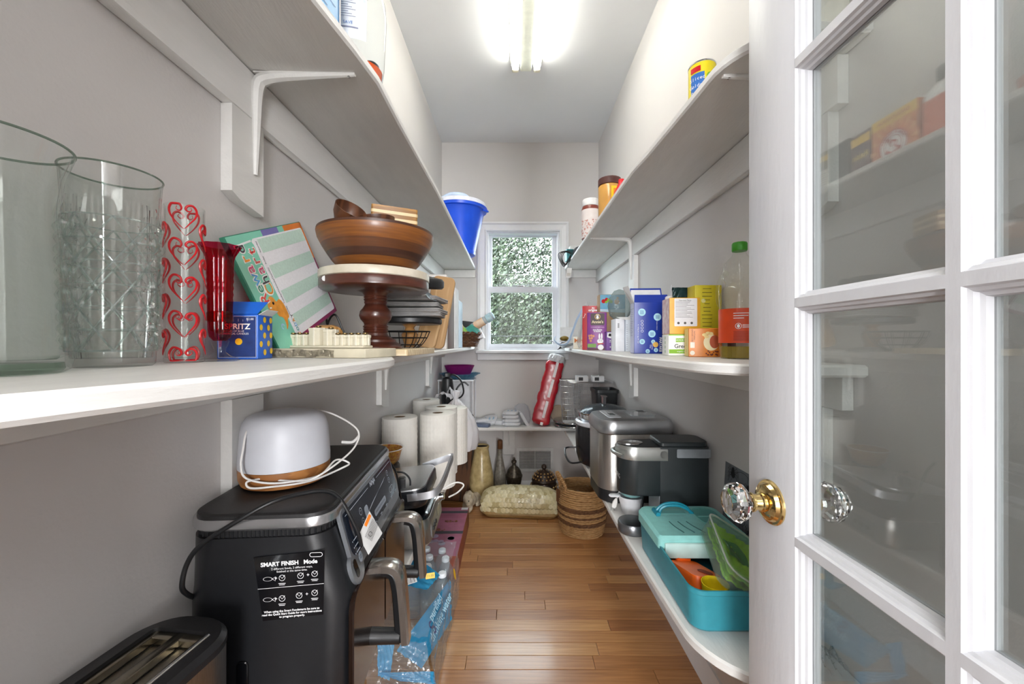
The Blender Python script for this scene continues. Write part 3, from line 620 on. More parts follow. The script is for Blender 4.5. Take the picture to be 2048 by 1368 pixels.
# --- kitchen wood beside the chart
LWOOD = mat('pale_turned_wood', '#c99a5c', 0.4, col2='#a8773f', scale=6, stretch=(3, 14, 14), wave=2.0, bump=0.05)
t = thing('rolling_pin', 'small pale wooden rolling pin lying before the reward chart', 'rolling pin', (-0.452, 0.905, ML + 0.0445), R(-24))
m = MB(); RXY = Matrix.Rotation(PI / 2, 4, 'Y'); m.lathe([(0.0, -0.07), (0.018, -0.068), (0.022, -0.058), (0.022, 0.055), (0.018, 0.066), (0.0, 0.068)], 24, RXY); build('roller', m, LWOOD, t)
m = MB(); m.lathe([(0.008, -0.07), (0.009, -0.08), (0.014, -0.095), (0.0145, -0.11), (0.009, -0.119), (0.0, -0.12)], 20, RXY, True, False); build('handle', m, LWOOD, t)
t = thing('cutting_board', 'thick pale wooden block lying behind the cream gift box candle holder', 'board', (-0.456, 0.915, ML), R(4))
m = MB(); m.prism(rr(0.10, 0.11, 0.01), 0, 0.022, b=0.003); build('board', m, LWOOD, t)

# --- cream slab with bark edge, candle holder shaped like gift boxes
CREAM = mat('cream_stone', '#c4bca6', 0.4, var=0.08, scale=25); CREAM2 = mat('cream_ceramic', '#cfc8b3', 0.35, var=0.05, scale=60)
SLR = R(-13)
t = thing('serving_slab', 'cream stone serving slab with dark bark edge at the shelf front', 'serving board', (-0.372, 0.775, ML), SLR)
m = MB(); m.prism(rr(0.255, 0.105, 0.003, 2), 0, 0.0165, b=0.0012); build('slab', m, CREAM, t)
m = MB(); m.grid(lambda a, b: (-0.125 + 0.19 * a, -0.0530 - 0.0022 * (0.5 + 0.5 * math.sin(a * 37 + b * 5)) - 0.001 * math.sin(a * 91), 0.002 + 0.0125 * b + 0.0012 * math.sin(a * 23)), 60, 5); build('bark_edge', m, mat('bark', '#5d574a', 0.9, col2='#99907a', scale=120, bump=0.8, bscale=200), t)
t = thing('candle_holder', 'cream ceramic candle holder shaped like a row of gift boxes', 'candle holder', (-0.372, 0.782, ML + 0.0170), SLR)
m = MB(); m.box(-0.095, 0.095, -0.016, 0.016, 0, 0.005, b=0.001); build('base', m, CREAM2, t)
GOLD = mat('antique_gold', '#8a7650', 0.35, 0.9, var=0.25, scale=200)
def giftbox(x, y, s, h):
    m = MB(); m.box(-s / 2, s / 2, -s / 2, s / 2, 0, h - 0.0025, b=0.0006); m.box(-s / 2 - 0.0008, s / 2 + 0.0008, -s / 2 - 0.0008, s / 2 + 0.0008, h - 0.0025 - 0.003, h, b=0.0005)
    g = build('gift_box', m, CREAM2, t); g.location = (x, y, 0.005)
    m = MB(); m.box(-0.0012, 0.0012, -s / 2 - 0.0014, s / 2 + 0.0014, 0, h + 0.0004); m.box(-s / 2 - 0.0014, s / 2 + 0.0014, -0.0012, 0.0012, 0, h + 0.0004); build('ribbon', m, mat('cream_ribbon', '#dfd9ca', 0.35), g)
    m = MB(); m.lathe([(0.003, h), (0.0055, h + 0.002), (0.005, h + 0.004), (0.003, h + 0.0035), (0.0, h + 0.003)], 12); build('candle_cup', m, GOLD, g)
for i in range(4): giftbox(-0.087 + i * 0.0152, 0, 0.0138, 0.021)
for i in range(5): giftbox(0.030 + i * 0.0148, 0, 0.0138, 0.020)
giftbox(-0.014, 0.0, 0.024, 0.034); giftbox(0.0125, 0.002, 0.019, 0.031)
t = thing('serving_board', 'thin pale wooden board under the pedestal cake stand', 'board', (-0.302, 0.938, ML), R(-3))
m = MB(); m.prism(rr(0.175, 0.225, 0.006, 3), 0, 0.0135, b=0.001); build('board', m, mat('pale_board_wood', '#d6c6a6', 0.45, col2='#c2ad88', scale=6, stretch=(2, 14, 14), wave=1.5), t)
BZ = ML + 0.0137
# --- cake stand and bowls
DW = mat('dark_turned_wood', '#552c1f', 0.3, col2='#3b1c14', scale=8, stretch=(3, 3, 16), coat=0.3)
t = thing('cake_stand', 'dark turned wood cake stand with marble plate under the big bowl', 'cake stand', (-0.329, 0.945, BZ))
m = MB(); m.lathe([(0.060, 0), (0.0605, 0.004), (0.056, 0.010), (0.050, 0.013), (0.047, 0.015), (0.046, 0.020), (0.035, 0.026), (0.0285, 0.030)], 40); build('foot', m, DW, t)
m = MB(); m.lathe([(0.028, 0.030), (0.026, 0.036), (0.029, 0.039), (0.026, 0.042), (0.029, 0.045), (0.026, 0.048), (0.029, 0.051), (0.0255, 0.055), (0.027, 0.060), (0.034, 0.068), (0.037, 0.077), (0.035, 0.087), (0.0285, 0.095), (0.024, 0.103), (0.026, 0.108), (0.0245, 0.111), (0.027, 0.114), (0.0245, 0.117), (0.027, 0.120), (0.025, 0.123), (0.030, 0.130), (0.042, 0.134)], 40); build('pedestal', m, DW, t)
m = MB(); m.lathe([(0.045, 0.134), (0.118, 0.1345), (0.1225, 0.138), (0.1225, 0.155), (0.121, 0.157)], 64); build('wooden_plate', m, DW, t)
m = MB(); m.lathe([(0.121, 0.1572), (0.1235, 0.159), (0.1235, 0.174), (0.122, 0.176), (0.0, 0.176)], 64, None, True, False); build('marble_plate', m, mat('marble', '#d2cbbc', 0.25, col2='#b8ad98', scale=18, var=0.1), t)
m = MB(); m.lathe([(0.0, 0), (0.006, 0.0005), (0.005, 0.001), (0, 0.0012)], 8, T(-0.075, -0.0965, 0.150, rx=R(90))); build('torn_label', m, CARD, t)
ACA = [mat('acacia_dark', '#4a2c1d', 0.38, col2='#3a221a', scale=5, stretch=(2, 2, 40), coat=0.15), mat('acacia_amber', '#87521f', 0.38, col2='#6b3e1e', scale=5, stretch=(2, 2, 40), coat=0.15), mat('acacia_brown', '#6a3f20', 0.38, col2='#52301b', scale=5, stretch=(2, 2, 40), coat=0.15)]
t = thing('wooden_bowl', 'large striped acacia wood bowl on the marble cake stand', 'bowl', (-0.326, 0.945, BZ + 0.1765))
m = MB(); prof = [(0.070, 0.0), (0.085, 0.010), (0.098, 0.024), (0.109, 0.040), (0.120, 0.058), (0.128, 0.074), (0.131, 0.088), (0.130, 0.094), (0.126, 0.095), (0.124, 0.090), (0.117, 0.066), (0.100, 0.036), (0.075, 0.015), (0.0, 0.010)]
m.lathe(prof, 64, None, True, False)
cols = {0: 2, 1: 1, 2: 0, 3: 2, 4: 1, 5: 1, 6: 0}
m.mi = [cols.get(i // 64, 0) for i in range(len(m.f))]
build('bowl', m, ACA, t, sharp=50)
MW_ = mat('walnut_bowl', '#5f3a24', 0.4, col2='#472a1b', scale=6, stretch=(14, 14, 3), wave=1.2)
def bowl(label, r, h, loc, rot, mt):
    m = MB(); m.lathe([(r * 0.45, 0), (r * 0.72, h * 0.18), (r * 0.93, h * 0.55), (r, h), (r * 0.95, h * 1.0), (r * 0.86, h * 0.55), (r * 0.6, h * 0.2), (0, h * 0.14)], 36, None, True, False)
    return one('wooden_bowl', m, mt, label, 'bowl', loc, rot=rot)
RIM = BZ + 0.1765
bowl('small tilted walnut bowl poking out of the large acacia bowl', 0.034, 0.042, (-0.378, 0.885, RIM + 0.098), (R(25), R(38), 0), MW_)
bowl('wide walnut bowl nested in the large acacia bowl under the small ones', 0.095, 0.07, (-0.326, 0.945, RIM + 0.022), (0, 0, 0), MW_)
bowl('shallow walnut bowl lying flat inside the large acacia bowl', 0.042, 0.032, (-0.318, 0.925, RIM + 0.092), (R(4), R(-5), 0), MW_)
t = thing('wooden_box', 'square two-tone wooden box stacked inside the large acacia bowl', 'box', (-0.300, 0.985, RIM + 0.112), R(20), rot=(R(3), R(2), R(20)))
m = MB(); o_, i_ = rr(0.105, 0.1, 0.006, 3), rr(0.093, 0.088, 0.003, 3); m.loft([(o_, 0), (o_, 0.046), (i_, 0.046), (i_, 0.006)]); build('box', m, mat('honey_wood', '#a8793a', 0.45, col2='#8a5f2a', scale=6, stretch=(3, 3, 18), wave=1.5), t, sharp=25)
m = MB(); o2 = rr(0.1064, 0.1014, 0.006, 3)
for z in (0.012, 0.028): m.loft([(o2, z), (o2, z + 0.007)], None, False, False)
build('inlay', m, mat('pale_inlay', '#d8bf93', 0.45), t)

# --- things behind the cake stand
def leaning_card(name, label, cat, w, th, h, loc, rz, tilt, mt, b=0.001): 
    t = thing(name, label, cat, loc, rot=(tilt, 0, rz)); m = MB(); m.box(-w / 2, w / 2, -th / 2, th / 2, 0, h, b=b); build('body', m, mt, t); return t, boxfaces(w, th, h)
t, f = leaning_card('shipping_carton', 'tall white carton with barcode label standing behind the cake stand', 'box', 0.17, 0.04, 0.30, (-0.36, 1.62, ML), R(2), 0, mat('white_carton', '#cfc9c4', 0.6))
m = MB(); m.rect(0.028, 0.09, 0.066, 0.145, f['front']); flat(t, 'barcode_label', m, CARD)
m = MB(); rb = random.Random(5)
for i in range(14): m.rect(0.031 + i * 0.0023, 0.112, 0.031 + i * 0.0023 + rb.choice((0.0007, 0.0014)), 0.140, f['front'], 0.0007)
flat(t, 'barcode', m, INKB)
leaning_card('hardback_book', 'tall dark brown book standing beside the white carton', 'book', 0.022, 0.2, 0.305, (-0.262 - 0.035, 1.78, ML), 0, 0, mat('brown_cloth_cover', '#5a3a2c', 0.6))
t, f = leaning_card('wrapped_carton', 'white carton in clear wrap behind the brown book', 'box', 0.055, 0.12, 0.29, (-0.312, 1.96, ML), 0, 0, CARD)
t = thing('pan_lid', 'black pan lid with patterned rim wedged behind the cake stand', 'lid', (-0.292, 1.19, ML + 0.190), rot=(R(8), R(4), 0))
m = MB(); m.lathe([(0.088, 0.0), (0.094, 0.006), (0.094, 0.022), (0.088, 0.03), (0.04, 0.038), (0, 0.04)], 40, T(-0.015, 0, 0), True, False); build('lid', m, BLACKP, t)
m = MB()
for i in range(5): m.ring(0, 0, 0.010 - i * 0.0017, 0.0007, frame((0.02, -0.0875, 0.014), (1, 0.22, 0), (0, 0, 1)), 0.0008, n=4)
flat(t, 'rim_pattern', m, mat('grey_pattern', '#9a9a9c', 0.5))
BAMB = mat('bamboo', '#b8966a', 0.42, col2='#a58053', scale=4, stretch=(30, 2, 2), wave=1.2)
def paddle(label, w, h, loc, rot):
    t = thing('cutting_board', label, 'board', loc, rot=rot); m = MB(); m.prism(rr(w, h, 0.02, 5, 0, h / 2), -0.008, 0.008, frame((0, 0, 0), (1, 0, 0), (0, 0, 1)), b=0.002); build('board', m, BAMB, t); return t
paddle('tall rounded bamboo cutting board leaning behind the grey napkins', 0.085, 0.27, (-0.305, 1.475, ML + 0.008), (R(-6), R(9), 0))
paddle('lower bamboo cutting board leaning beside the wire basket', 0.07, 0.125, (-0.315, 1.40, ML + 0.010), (R(-12), R(12), R(6)))
t = thing('black_cake_stand', 'black cake stand with pale wooden pedestal holding grey napkins', 'cake stand', (-0.325, 1.235, ML))
m = MB(); m.lathe([(0.062, 0), (0.06, 0.006), (0.03, 0.014)], 32); build('foot', m, mat('grey_enamel', '#8c8986', 0.35), t)
m = MB(); m.lathe([(0.019, 0.013), (0.016, 0.022), (0.023, 0.040), (0.025, 0.052), (0.016, 0.066), (0.013, 0.072), (0.017, 0.078), (0.024, 0.083)], 28); build('pedestal', m, mat('beech_pedestal', '#a97b47', 0.4, col2='#8c6238', scale=8, stretch=(8, 8, 2), wave=1.5), t)
m = MB(); m.lathe([(0.03, 0.083), (0.094, 0.0832), (0.098, 0.087), (0.098, 0.098), (0.094, 0.101), (0.09, 0.097), (0, 0.096)], 48, None, True, False); build('plate', m, BLACKP, t)
GREY = mat('grey_linen', '#979594', 0.85, var=0.12, scale=25, bump=0.5, bscale=300)
for k in range(4):
    m = MB(); sk = 0.006 * math.sin(k * 2.1); rings = []
    for (f_, z) in ((0.90, 0.0), (0.985, 0.002), (1.0, 0.0045), (0.985, 0.0065), (0.975, 0.0072), (0.99, 0.0082), (1.0, 0.0105), (0.98, 0.0132), (0.90, 0.0145)):
        rings.append([(sk + p[0] * f_ + 0.002 * math.sin(p[1] * 60 + k), p[1] * f_ + 0.002 * math.sin(p[0] * 50 + k), z + 0.0022 * math.sin(p[0] * 32 + k * 1.7) + 0.0015 * math.sin(p[1] * 45 + k)) for p in rr(0.192, 0.142, 0.012, 5)])
    rings.append([(sk + p[0] * 0.5, p[1] * 0.5, 0.0155 + 0.002 * math.sin(p[0] * 40 + k)) for p in rr(0.192, 0.142, 0.012, 5)])
    m.loft(rings)
    one('folded_napkin', m, GREY, ['grey linen napkin at the bottom of the folded stack', 'grey linen napkin second from the bottom of the folded stack', 'grey linen napkin third from the bottom of the folded stack', 'crumpled grey napkin on top of the folded stack'][k], 'napkin', (-0.318, 1.235, ML + 0.1035 + 0.0152 * k), R((3, -2, 4, -6)[k]), 'folded grey napkins on the black cake stand')
m = MB(); m.grid(lambda a, b: (0.0 + 0.07 * a, -0.07 + 0.06 * b, 0.014 * math.sin(PI * a) * (1 - 0.4 * b) - 0.018 * a * a + 0.003 * math.sin(a * 12)), 12, 6, None, 0.003)
one('cleaning_cloth', m, mat('pale_blue_cloth', '#a9b6bd', 0.8, bump=0.3), 'pale blue cloth draped over the grey napkins', 'cloth', (-0.300, 1.215, ML + 0.173), R(-8))
WIRE = mat('black_wire', '#1b1b1c', 0.4, 0.6)
t = thing('wire_basket', 'shallow black wire basket under the black cake plate', 'basket', (-0.322, 1.145, ML + 0.001))
for k, (z, r) in enumerate(((0.004, 0.032), (0.020, 0.055), (0.040, 0.07), (0.058, 0.078))):
    m = MB(); m.tube([(r * math.cos(i * PI / 20), 0.62 * r * math.sin(i * PI / 20), z) for i in range(40)], 0.0017, 6, closed=True); build('wire_ring', m, WIRE, t)
for k in range(10):
    a = k * 2 * PI / 10; m = MB(); m.tube(smooth([(r * math.cos(a), 0.62 * r * math.sin(a), z) for r, z in ((0.032, 0.004), (0.055, 0.02), (0.07, 0.04), (0.078, 0.058))], 4), 0.0013, 6); build('wire_rib', m, WIRE, t)
m = MB(); m.tube(smooth([(-0.488, 1.02, ML + 0.17), (-0.487, 1.03, ML + 0.10), (-0.482, 1.04, ML + 0.055), (-0.452, 1.045, ML + 0.018), (-0.43, 1.05, ML + 0.006), (-0.45, 1.045, ML + 0.06), (-0.468, 1.04, ML + 0.10), (-0.487, 1.04, ML + 0.075), (-0.483, 1.04, ML + 0.03), (-0.44, 1.06, ML + 0.004), (-0.40, 1.08, ML + 0.003)], 8), 0.0026, 8)
one('black_cable', m, BLACKP, 'looped black power cable hanging behind the cake stand', 'cable')
# --- books by the wicker basket
bk = [('#9a958c', 0.030, 0.245, 'grey backed paperback'), ('#2f3032', 0.024, 0.235, 'black and white paperback'), ('#b7a368', 0.02, 0.22, 'tan and black paperback'), ('#8fa6b8', 0.024, 0.25, 'pale blue grey paperback')]
bl = ['thick grey backed book, leftmost of the row near the window', 'black backed book, second of the row near the window', 'tan backed book, third of the row near the window', 'pale blue book at the right end of the row near the window']
xx = -0.395
for k, (c, w_, h_, _) in enumerate(bk):
    t, f = carton('paperback_book', bl[k], 'book', w_, 0.15, h_, (xx + w_ / 2, 2.16, ML), 0, mat('book_%d' % k, c, 0.5), 'books near the window on the left middle shelf'); xx += w_ + 0.0012
    m = MB(); m.rect(-w_ * 0.35, -h_ * 0.42, w_ * 0.35, -h_ * 0.28, f['front']); m.rect(-w_ * 0.35, h_ * 0.30, w_ * 0.35, h_ * 0.40, f['front']); flat(t, 'spine_bands', m, (mat('spine_dark', '#3a4452', 0.5), CARD, INKB, mat('spine_navy', '#3c4a63', 0.5))[k])
    m = MB(); 
    for j in range(5): m.rect(-w_ * 0.15, -h_ * 0.2 + j * 0.02, w_ * 0.15, -h_ * 0.2 + j * 0.02 + 0.011, f['front'], 0.0006)
    flat(t, 'spine_title', m, (INKW, INKW, INKB, INKB)[k])
# --- wicker basket of cloths
WICK = mat('brown_wicker', '#6e4a30', 0.55, col2='#4b2f1d', scale=40, bump=0.4, bscale=120)
t = thing('wicker_basket', 'brown wicker basket of cloths at the end of the left middle shelf', 'basket', (-0.315, 2.46, ML))
def oval(rx, ry, z, n=40, k=0): return [(rx * math.cos(2 * PI * i / n), ry * math.sin(2 * PI * i / n), z) for i in range(n)]
for j in range(8):
    z = 0.006 + j * 0.0095; g = 0.078 + 0.025 * j / 7
    m = MB(); m.tube([(g * (1 + 0.035 * (1 if (i + j) % 2 else -1)) * math.cos(2 * PI * i / 44), 0.13 / 0.1 * g * (1 + 0.035 * (1 if (i + j) % 2 else -1)) * math.sin(2 * PI * i / 44), z) for i in range(44)], 0.005, 6, closed=True); build('woven_course', m, WICK, t)
for s in (0, 1):
    m = MB(); m.tube([((0.108 + 0.005 * math.cos(i * PI / 4 + s * PI)) * math.cos(2 * PI * i / 96), (0.14 + 0.005 * math.cos(i * PI / 4 + s * PI)) * math.sin(2 * PI * i / 96), 0.084 + 0.005 * math.sin(i * PI / 4 + s * PI)) for i in range(96)], 0.0045, 6, closed=True); build('braided_rim', m, WICK, t)
m = MB(); m.lathe([(0.0, 0.001), (0.078, 0.002)], 32, Matrix.Diagonal((1, 1.3, 1, 1)), False, False); build('bottom', m, WICK, t)
def cloth(label, name, c, loc, rz, sx, sy, hz, seed):
    r_ = random.Random(seed); p = [r_.uniform(0, 6) for _ in range(4)]; m = MB()
    m.grid(lambda a, b: (sx * (a - 0.5), sy * (b - 0.5), hz * math.sin(PI * a) ** 0.7 * math.sin(PI * b) ** 0.7 + hz * 0.16 * math.sin(a * 11 + p[0]) * math.cos(b * 8 + p[1])), 18, 14, None, 0.004)
    return one(name, m, mat('cloth_' + c[1:], c, 0.85, bump=0.4, bscale=200), label, 'cloth', loc, rz)
cloth('bright green cloth bunched in the wicker basket', 'kitchen_cloth', '#7fae4e', (-0.345, 2.40, ML + 0.075), R(15), 0.13, 0.14, 0.075, 2)
cloth('teal green cloth at the front of the wicker basket', 'kitchen_cloth', '#3f8f83', (-0.268, 2.42, ML + 0.082), R(-10), 0.11, 0.12, 0.05, 3)
cloth('pale blue and white cloth under the green one in the wicker basket', 'kitchen_cloth', '#b9c6d4', (-0.300, 2.50, ML + 0.07), R(30), 0.15, 0.16, 0.05, 4)
cloth('white cloth spilling over the rim of the wicker basket', 'kitchen_cloth', '#dcdce2', (-0.222, 2.47, ML + 0.055), R(0), 0.07, 0.12, 0.06, 6)
m = MB(); m.prism(rr(0.17, 0.09, 0.01), 0, 0.012, b=0.003); one('black_tray', m, BLACKP, 'black tray edge standing in the wicker basket', 'tray', (-0.29, 2.535, ML + 0.128), rot=(R(35), R(6), 0))
t = thing('spray_bottle', 'clear bottle with orange label lying across the wicker basket', 'bottle', (-0.262, 2.455, ML + 0.118), rot=(0, R(60), R(-8)))
m = MB(); m.lathe([(0.022, 0), (0.025, 0.004), (0.025, 0.085), (0.022, 0.10), (0.026, 0.106), (0.026, 0.14), (0.02, 0.152), (0.0, 0.154)], 24, None, True, False); build('body', m, glass('milky_plastic', '#e8eef2', 0.1, 0.4, haze=0.45, hazecol='#d4dde2'), t)
m = MB(); m.lathe([(0.0256, 0.02), (0.0256, 0.085)], 24, None, False, False); build('label', m, mat('orange_label', '#e08a2c', 0.5, col2='#e9dccb', scale=14), t)
m = MB(); m.lathe([(0.0265, 0.105), (0.0265, 0.138), (0.02, 0.1525), (0, 0.155)], 24, None, False, False); build('cap', m, mat('frosted_blue', '#c5dbe2', 0.5, col2='#8fb8c4', scale=40), t)
m = MB(); m.lathe([(0.002, 0), (0.035, 0.003), (0.042, 0.03), (0.03, 0.06), (0.012, 0.07)], 16); one('onion_bulb', m, mat('tan_bulb', '#b79a6c', 0.6), 'round tan ball half hidden behind the books', 'ball', (-0.335, 2.29, ML + 0.085))
# ================================================================== LEFT LOWER SHELF
LW = LOW + 0.0004
def Pt(px, py, Y): return Vector((X(px, Y), Y, Z(py, Y)))
def lpt(t, px, py, Y): return t.matrix_basis.inverted() @ Pt(px, py, Y)
# toaster
t = thing('toaster', 'steel and black two slot toaster at the near end of the left lower shelf', 'toaster', (-0.441, 0.412, LW), R(-7))
tw, tl, th = 0.124, 0.27, 0.205
BT = mat('toaster_black', '#1b1b1d', 0.45, var=0.12, scale=200, bump=0.1, bscale=500)
m = MB(); m.loft([(rr(tw - 0.01, tl - 0.01, 0.045, 8), 0.0), (rr(tw, tl, 0.05, 8), 0.012), (rr(tw, tl, 0.05, 8), 0.19)], None); build('body', m, STEELH, t, sharp=30)
m = MB(); o_ = rr(tw + 0.002, tl + 0.002, 0.051, 8); o1 = rr(tw - 0.008, tl - 0.008, 0.048, 8); i_ = rr(tw - 0.046, tl - 0.062, 0.008, 8)
m.loft([(o_, 0.188), (o_, 0.196), (o1, 0.203), (i_, th), (i_, th - 0.012)], None, False, False); build('top_rim', m, BT, t, sharp=35)
m = MB(); iw, il = tw - 0.046, tl - 0.062
SS = mat('slot_steel', '#a49c8b', 0.25, 1.0, var=0.15, scale=40)
for x0, x1, y0, y1 in ((-iw / 2, -iw / 2 + 0.008, -il / 2, il / 2), (-0.007, 0.007, -il / 2, il / 2), (iw / 2 - 0.008, iw / 2, -il / 2, il / 2)): m.box(x0, x1, y0, y1, th - 0.014, th - 0.004, b=0.001)
m.box(-iw / 2, iw / 2, il / 2 - 0.012, il / 2, th - 0.014, th - 0.0045, b=0.001); m.box(-iw / 2, iw / 2, -il / 2, -il / 2 + 0.012, th - 0.014, th - 0.0045, b=0.001); build('slot_plate', m, SS, t)
for s in (-1, 1):
    xc = s * (0.007 + iw / 2 - 0.008) / 2
    m = MB(); m.box(xc - 0.0125, xc + 0.0125, -il / 2 + 0.012, il / 2 - 0.012, th - 0.10, th - 0.095); m.box(xc - 0.0125, xc - 0.0115, -il / 2 + 0.012, il / 2 - 0.012, th - 0.10, th - 0.014); m.box(xc + 0.0115, xc + 0.0125, -il / 2 + 0.012, il / 2 - 0.012, th - 0.10, th - 0.014); build('toast_slot', m, mat('slot_dark', '#38342e', 0.4, 0.7), t)
    for k in range(5):
        y0 = -il / 2 + 0.03 + k * 0.036
        m = MB(); m.tube([(xc - 0.008, y0, th - 0.02), (xc - 0.008, y0, th - 0.09)], 0.0008, 6); m.tube([(xc + 0.008, y0, th - 0.02), (xc + 0.008, y0, th - 0.09)], 0.0008, 6); w_ = build('guide_wire', m, SS, t)
    m = MB(); m.tube([(xc, -il / 2 + 0.015, th - 0.022), (xc, il / 2 - 0.015, th - 0.022)], 0.0012, 6); build('guide_rail', m, SS, t)
m = MB(); m.tube([(iw / 2 + 0.002, -il / 2 + 0.01, th - 0.0015), (iw / 2 + 0.002, il / 2 - 0.004, th - 0.0015)], 0.0028, 10); build('chrome_strip', m, CHROME, t)
m = MB(); m.box(-0.02, 0.02, tl / 2 - 0.0005, tl / 2 + 0.004, 0.05, 0.12, b=0.002); build('end_panel', m, BT, t)

# air fryer
t = thing('air_fryer', 'black two basket air fryer with silver band on the left lower shelf', 'air fryer', (-0.383, 0.785, LW), R(4.5))
AL, AH = 0.405, 0.325
AFB = mat('satin_black', '#151619', 0.38, var=0.1, scale=120); AFT = mat('black_top', '#1b1a1b', 0.5, var=0.2, scale=300, bump=0.15, bscale=600)
def rad(front): return [front, 0.05, 0.05, front]
def ringx(xb, xf, dy=0, rf=0.035): return [(p[0] + (xb + xf) / 2, p[1]) for p in rr(xf - xb, AL + dy, [rf, 0.045, 0.045, rf], 7)]
m = MB(); m.loft([(ringx(-0.110, 0.098, -0.02), 0.0), (ringx(-0.117, 0.110), 0.012), (ringx(-0.119, 0.119), 0.06), (ringx(-0.119, 0.121), 0.192), (ringx(-0.117, 0.113, -0.002), 0.215), (ringx(-0.1155, 0.090, -0.004), 0.289)]); build('body', m, AFB, t, sharp=40)
m = MB()
for i in range(90):
    a = i / 90 
vents = ringx(-0.112, 0.085, -0.012)
m.loft([(vents, 0.288), (vents, 0.302)], None, False, False); build('vent_gap', m, mat('vent_black', '#08080a', 0.7), t)
m = MB(); n_ = len(vents)
for i in range(n_):
    a, b = Vector(vents[i]), Vector(vents[(i + 1) % n_]); L_ = (b - a).length; k = max(1, int(L_ / 0.006))
    for j in range(k):
        p = a.lerp(b, (j + 0.5) / k); m.box(p.x - 0.0014, p.x + 0.0014, p.y - 0.0014, p.y + 0.0014, 0.289, 0.301)
build('vent_ribs', m, AFB, t, kind='stuff')
m = MB(); ob, ib = ringx(-0.118, 0.093), ringx(-0.115, 0.090, -0.006); m.loft([(ringx(-0.116, 0.091, -0.004), 0.300), (ob, 0.303), (ob, 0.314), (ringx(-0.117, 0.0915, -0.002), 0.3165), (ib, 0.3165)], None, True, False); build('silver_band', m, mat('satin_silver', '#b8b9bb', 0.25, 0.9, var=0.04), t, sharp=30)
m = MB(); m.loft([(ringx(-0.115, 0.090, -0.006), 0.3155), (ringx(-0.1145, 0.0895, -0.007), 0.321), (ringx(-0.111, 0.086, -0.014), 0.3235)]); build('lid', m, AFT, t, sharp=30)
# sloping control panel
pv = Vector((0.0900 - 0.1135, 0, 0.300 - 0.2135)); PL = pv.length; pvn = pv.normalized()
PF = frame((0.1020 + 0.0045, 0, 0.2567 + 0.001), (0, 1, 0), tuple(pvn))
SIL = mat('panel_silver', '#8f949a', 0.3, 0.7, var=0.04)
m = MB(); m.prism(rr(AL - 0.075, PL + 0.012, [0.012, 0.012, 0.03, 0.018], 6), -0.006, 0.0006, PF, b=0.0005); m.prism(rr(0.05, 0.05, 0.02, 6, -0.150, -0.044), -0.006, 0.0004, PF); build('panel_frame', m, SIL, t, sharp=25)
m = MB(); m.prism(rr(AL - 0.088, PL - 0.016, [0.006, 0.006, 0.018, 0.018], 5, 0.0, 0.007), 0.0005, 0.0012, PF); build('control_panel', m, mat('panel_glass', '#1b2330', 0.14, var=0.03), t, sharp=20)
m = MB(); m.prism(rr(0.013, 0.030, 0.006, 5), 0.0005, 0.0012, PF @ T(-0.158, -0.044, 0, rz=R(10))); build('keyhole_slot', m, BLACKG, t)
PRI = mat('panel_print', '#c9d2dd', 0.5)
h0 = 0.0016
text(t, 'NINJA', 0.0125, at(PF, 0.008, 0.0385), PRI, h=h0, bold=0.0003, shear=0.15)
m = MB(); m.rect(-0.150, 0.0375, -0.022, 0.0384, PF, h0); m.rect(0.036, 0.0375, 0.150, 0.0384, PF, h0)
for (x, y, r) in ((-0.085, 0.018, 0.0065), (-0.085, -0.0005, 0.0065), (0.112, 0.022, 0.0062), (0.112, 0.006, 0.0062)): m.ring(x, y, r, 0.0008, PF, h0); m.line([(x - 0.002, y), (x, y + 0.002), (x + 0.002, y)], 0.0007, PF, h0)
for x in (-0.083, 0.112):
    for s in (-1, 1): m.line([(x - 0.010, -0.014 + s * 0.0055), (x + 0.010, -0.014 + s * 0.0055)], 0.0008, PF, h0); m.ring(x + s * 0.010, -0.014, 0.0059, 0.0008, PF, h0, n=10, a0=s * -PI / 2 if s > 0 else PI / 2, a1=(PI / 2 if s > 0 else 3 * PI / 2))
for i in range(7): m.line([(-0.062 + 0.006 * i, 0.0 + i * 0.0012), (0.09 - i * 0.003, 0.021 - i * 0.0007)], 0.0003, PF, h0)
for i, x in enumerate((-0.112, -0.07, -0.03, 0.012, 0.055, 0.10, 0.14)):
    m.rect(x - 0.006, -0.0285, x + 0.006, -0.0270, PF, h0); m.rect(x - 0.002, -0.0325, x + 0.002, -0.0305, PF, h0)
    if i < 6: m.line([(x + 0.02, -0.035), (x + 0.02, -0.026)], 0.0005, PF, h0)
for i in range(3): m.disc(-0.148, -0.006 - i * 0.010, 0.0013, PF, h0); m.rect(-0.144, -0.0068 - i * 0.010, -0.126, -0.0052 - i * 0.010, PF, h0)
flat(t, 'panel_icons', m, PRI)['kind'] = 'stuff'
text(t, '1', 0.008, at(PF, -0.083, -0.014), PRI, h=h0); text(t, '2', 0.008, at(PF, 0.112, -0.014), PRI, h=h0)
m = MB(); m.poly(rr(0.085, 0.012, 0.006, 5, 0.018, -0.0145), PF, h0); m.disc(-0.134, -0.038, 0.0085, PF, h0); m.poly(rr(0.020, 0.022, 0.006, 4, -0.058, 0.006), PF, h0); flat(t, 'pill_button', m, mat('pill_grey', '#9aa3af', 0.4))['kind'] = 'stuff'
text(t, 'SMART FINISH | MATCH COOK', 0.0048, at(PF, 0.018, -0.0145), INKB, h=0.002); text(t, 'START\nSTOP', 0.0042, at(PF, -0.134, -0.038), INKB, h=0.002)
text(t, 'COOK SYSTEM', 0.0065, at(PF, 0.04, -0.0425), INKB, h=0.0009)
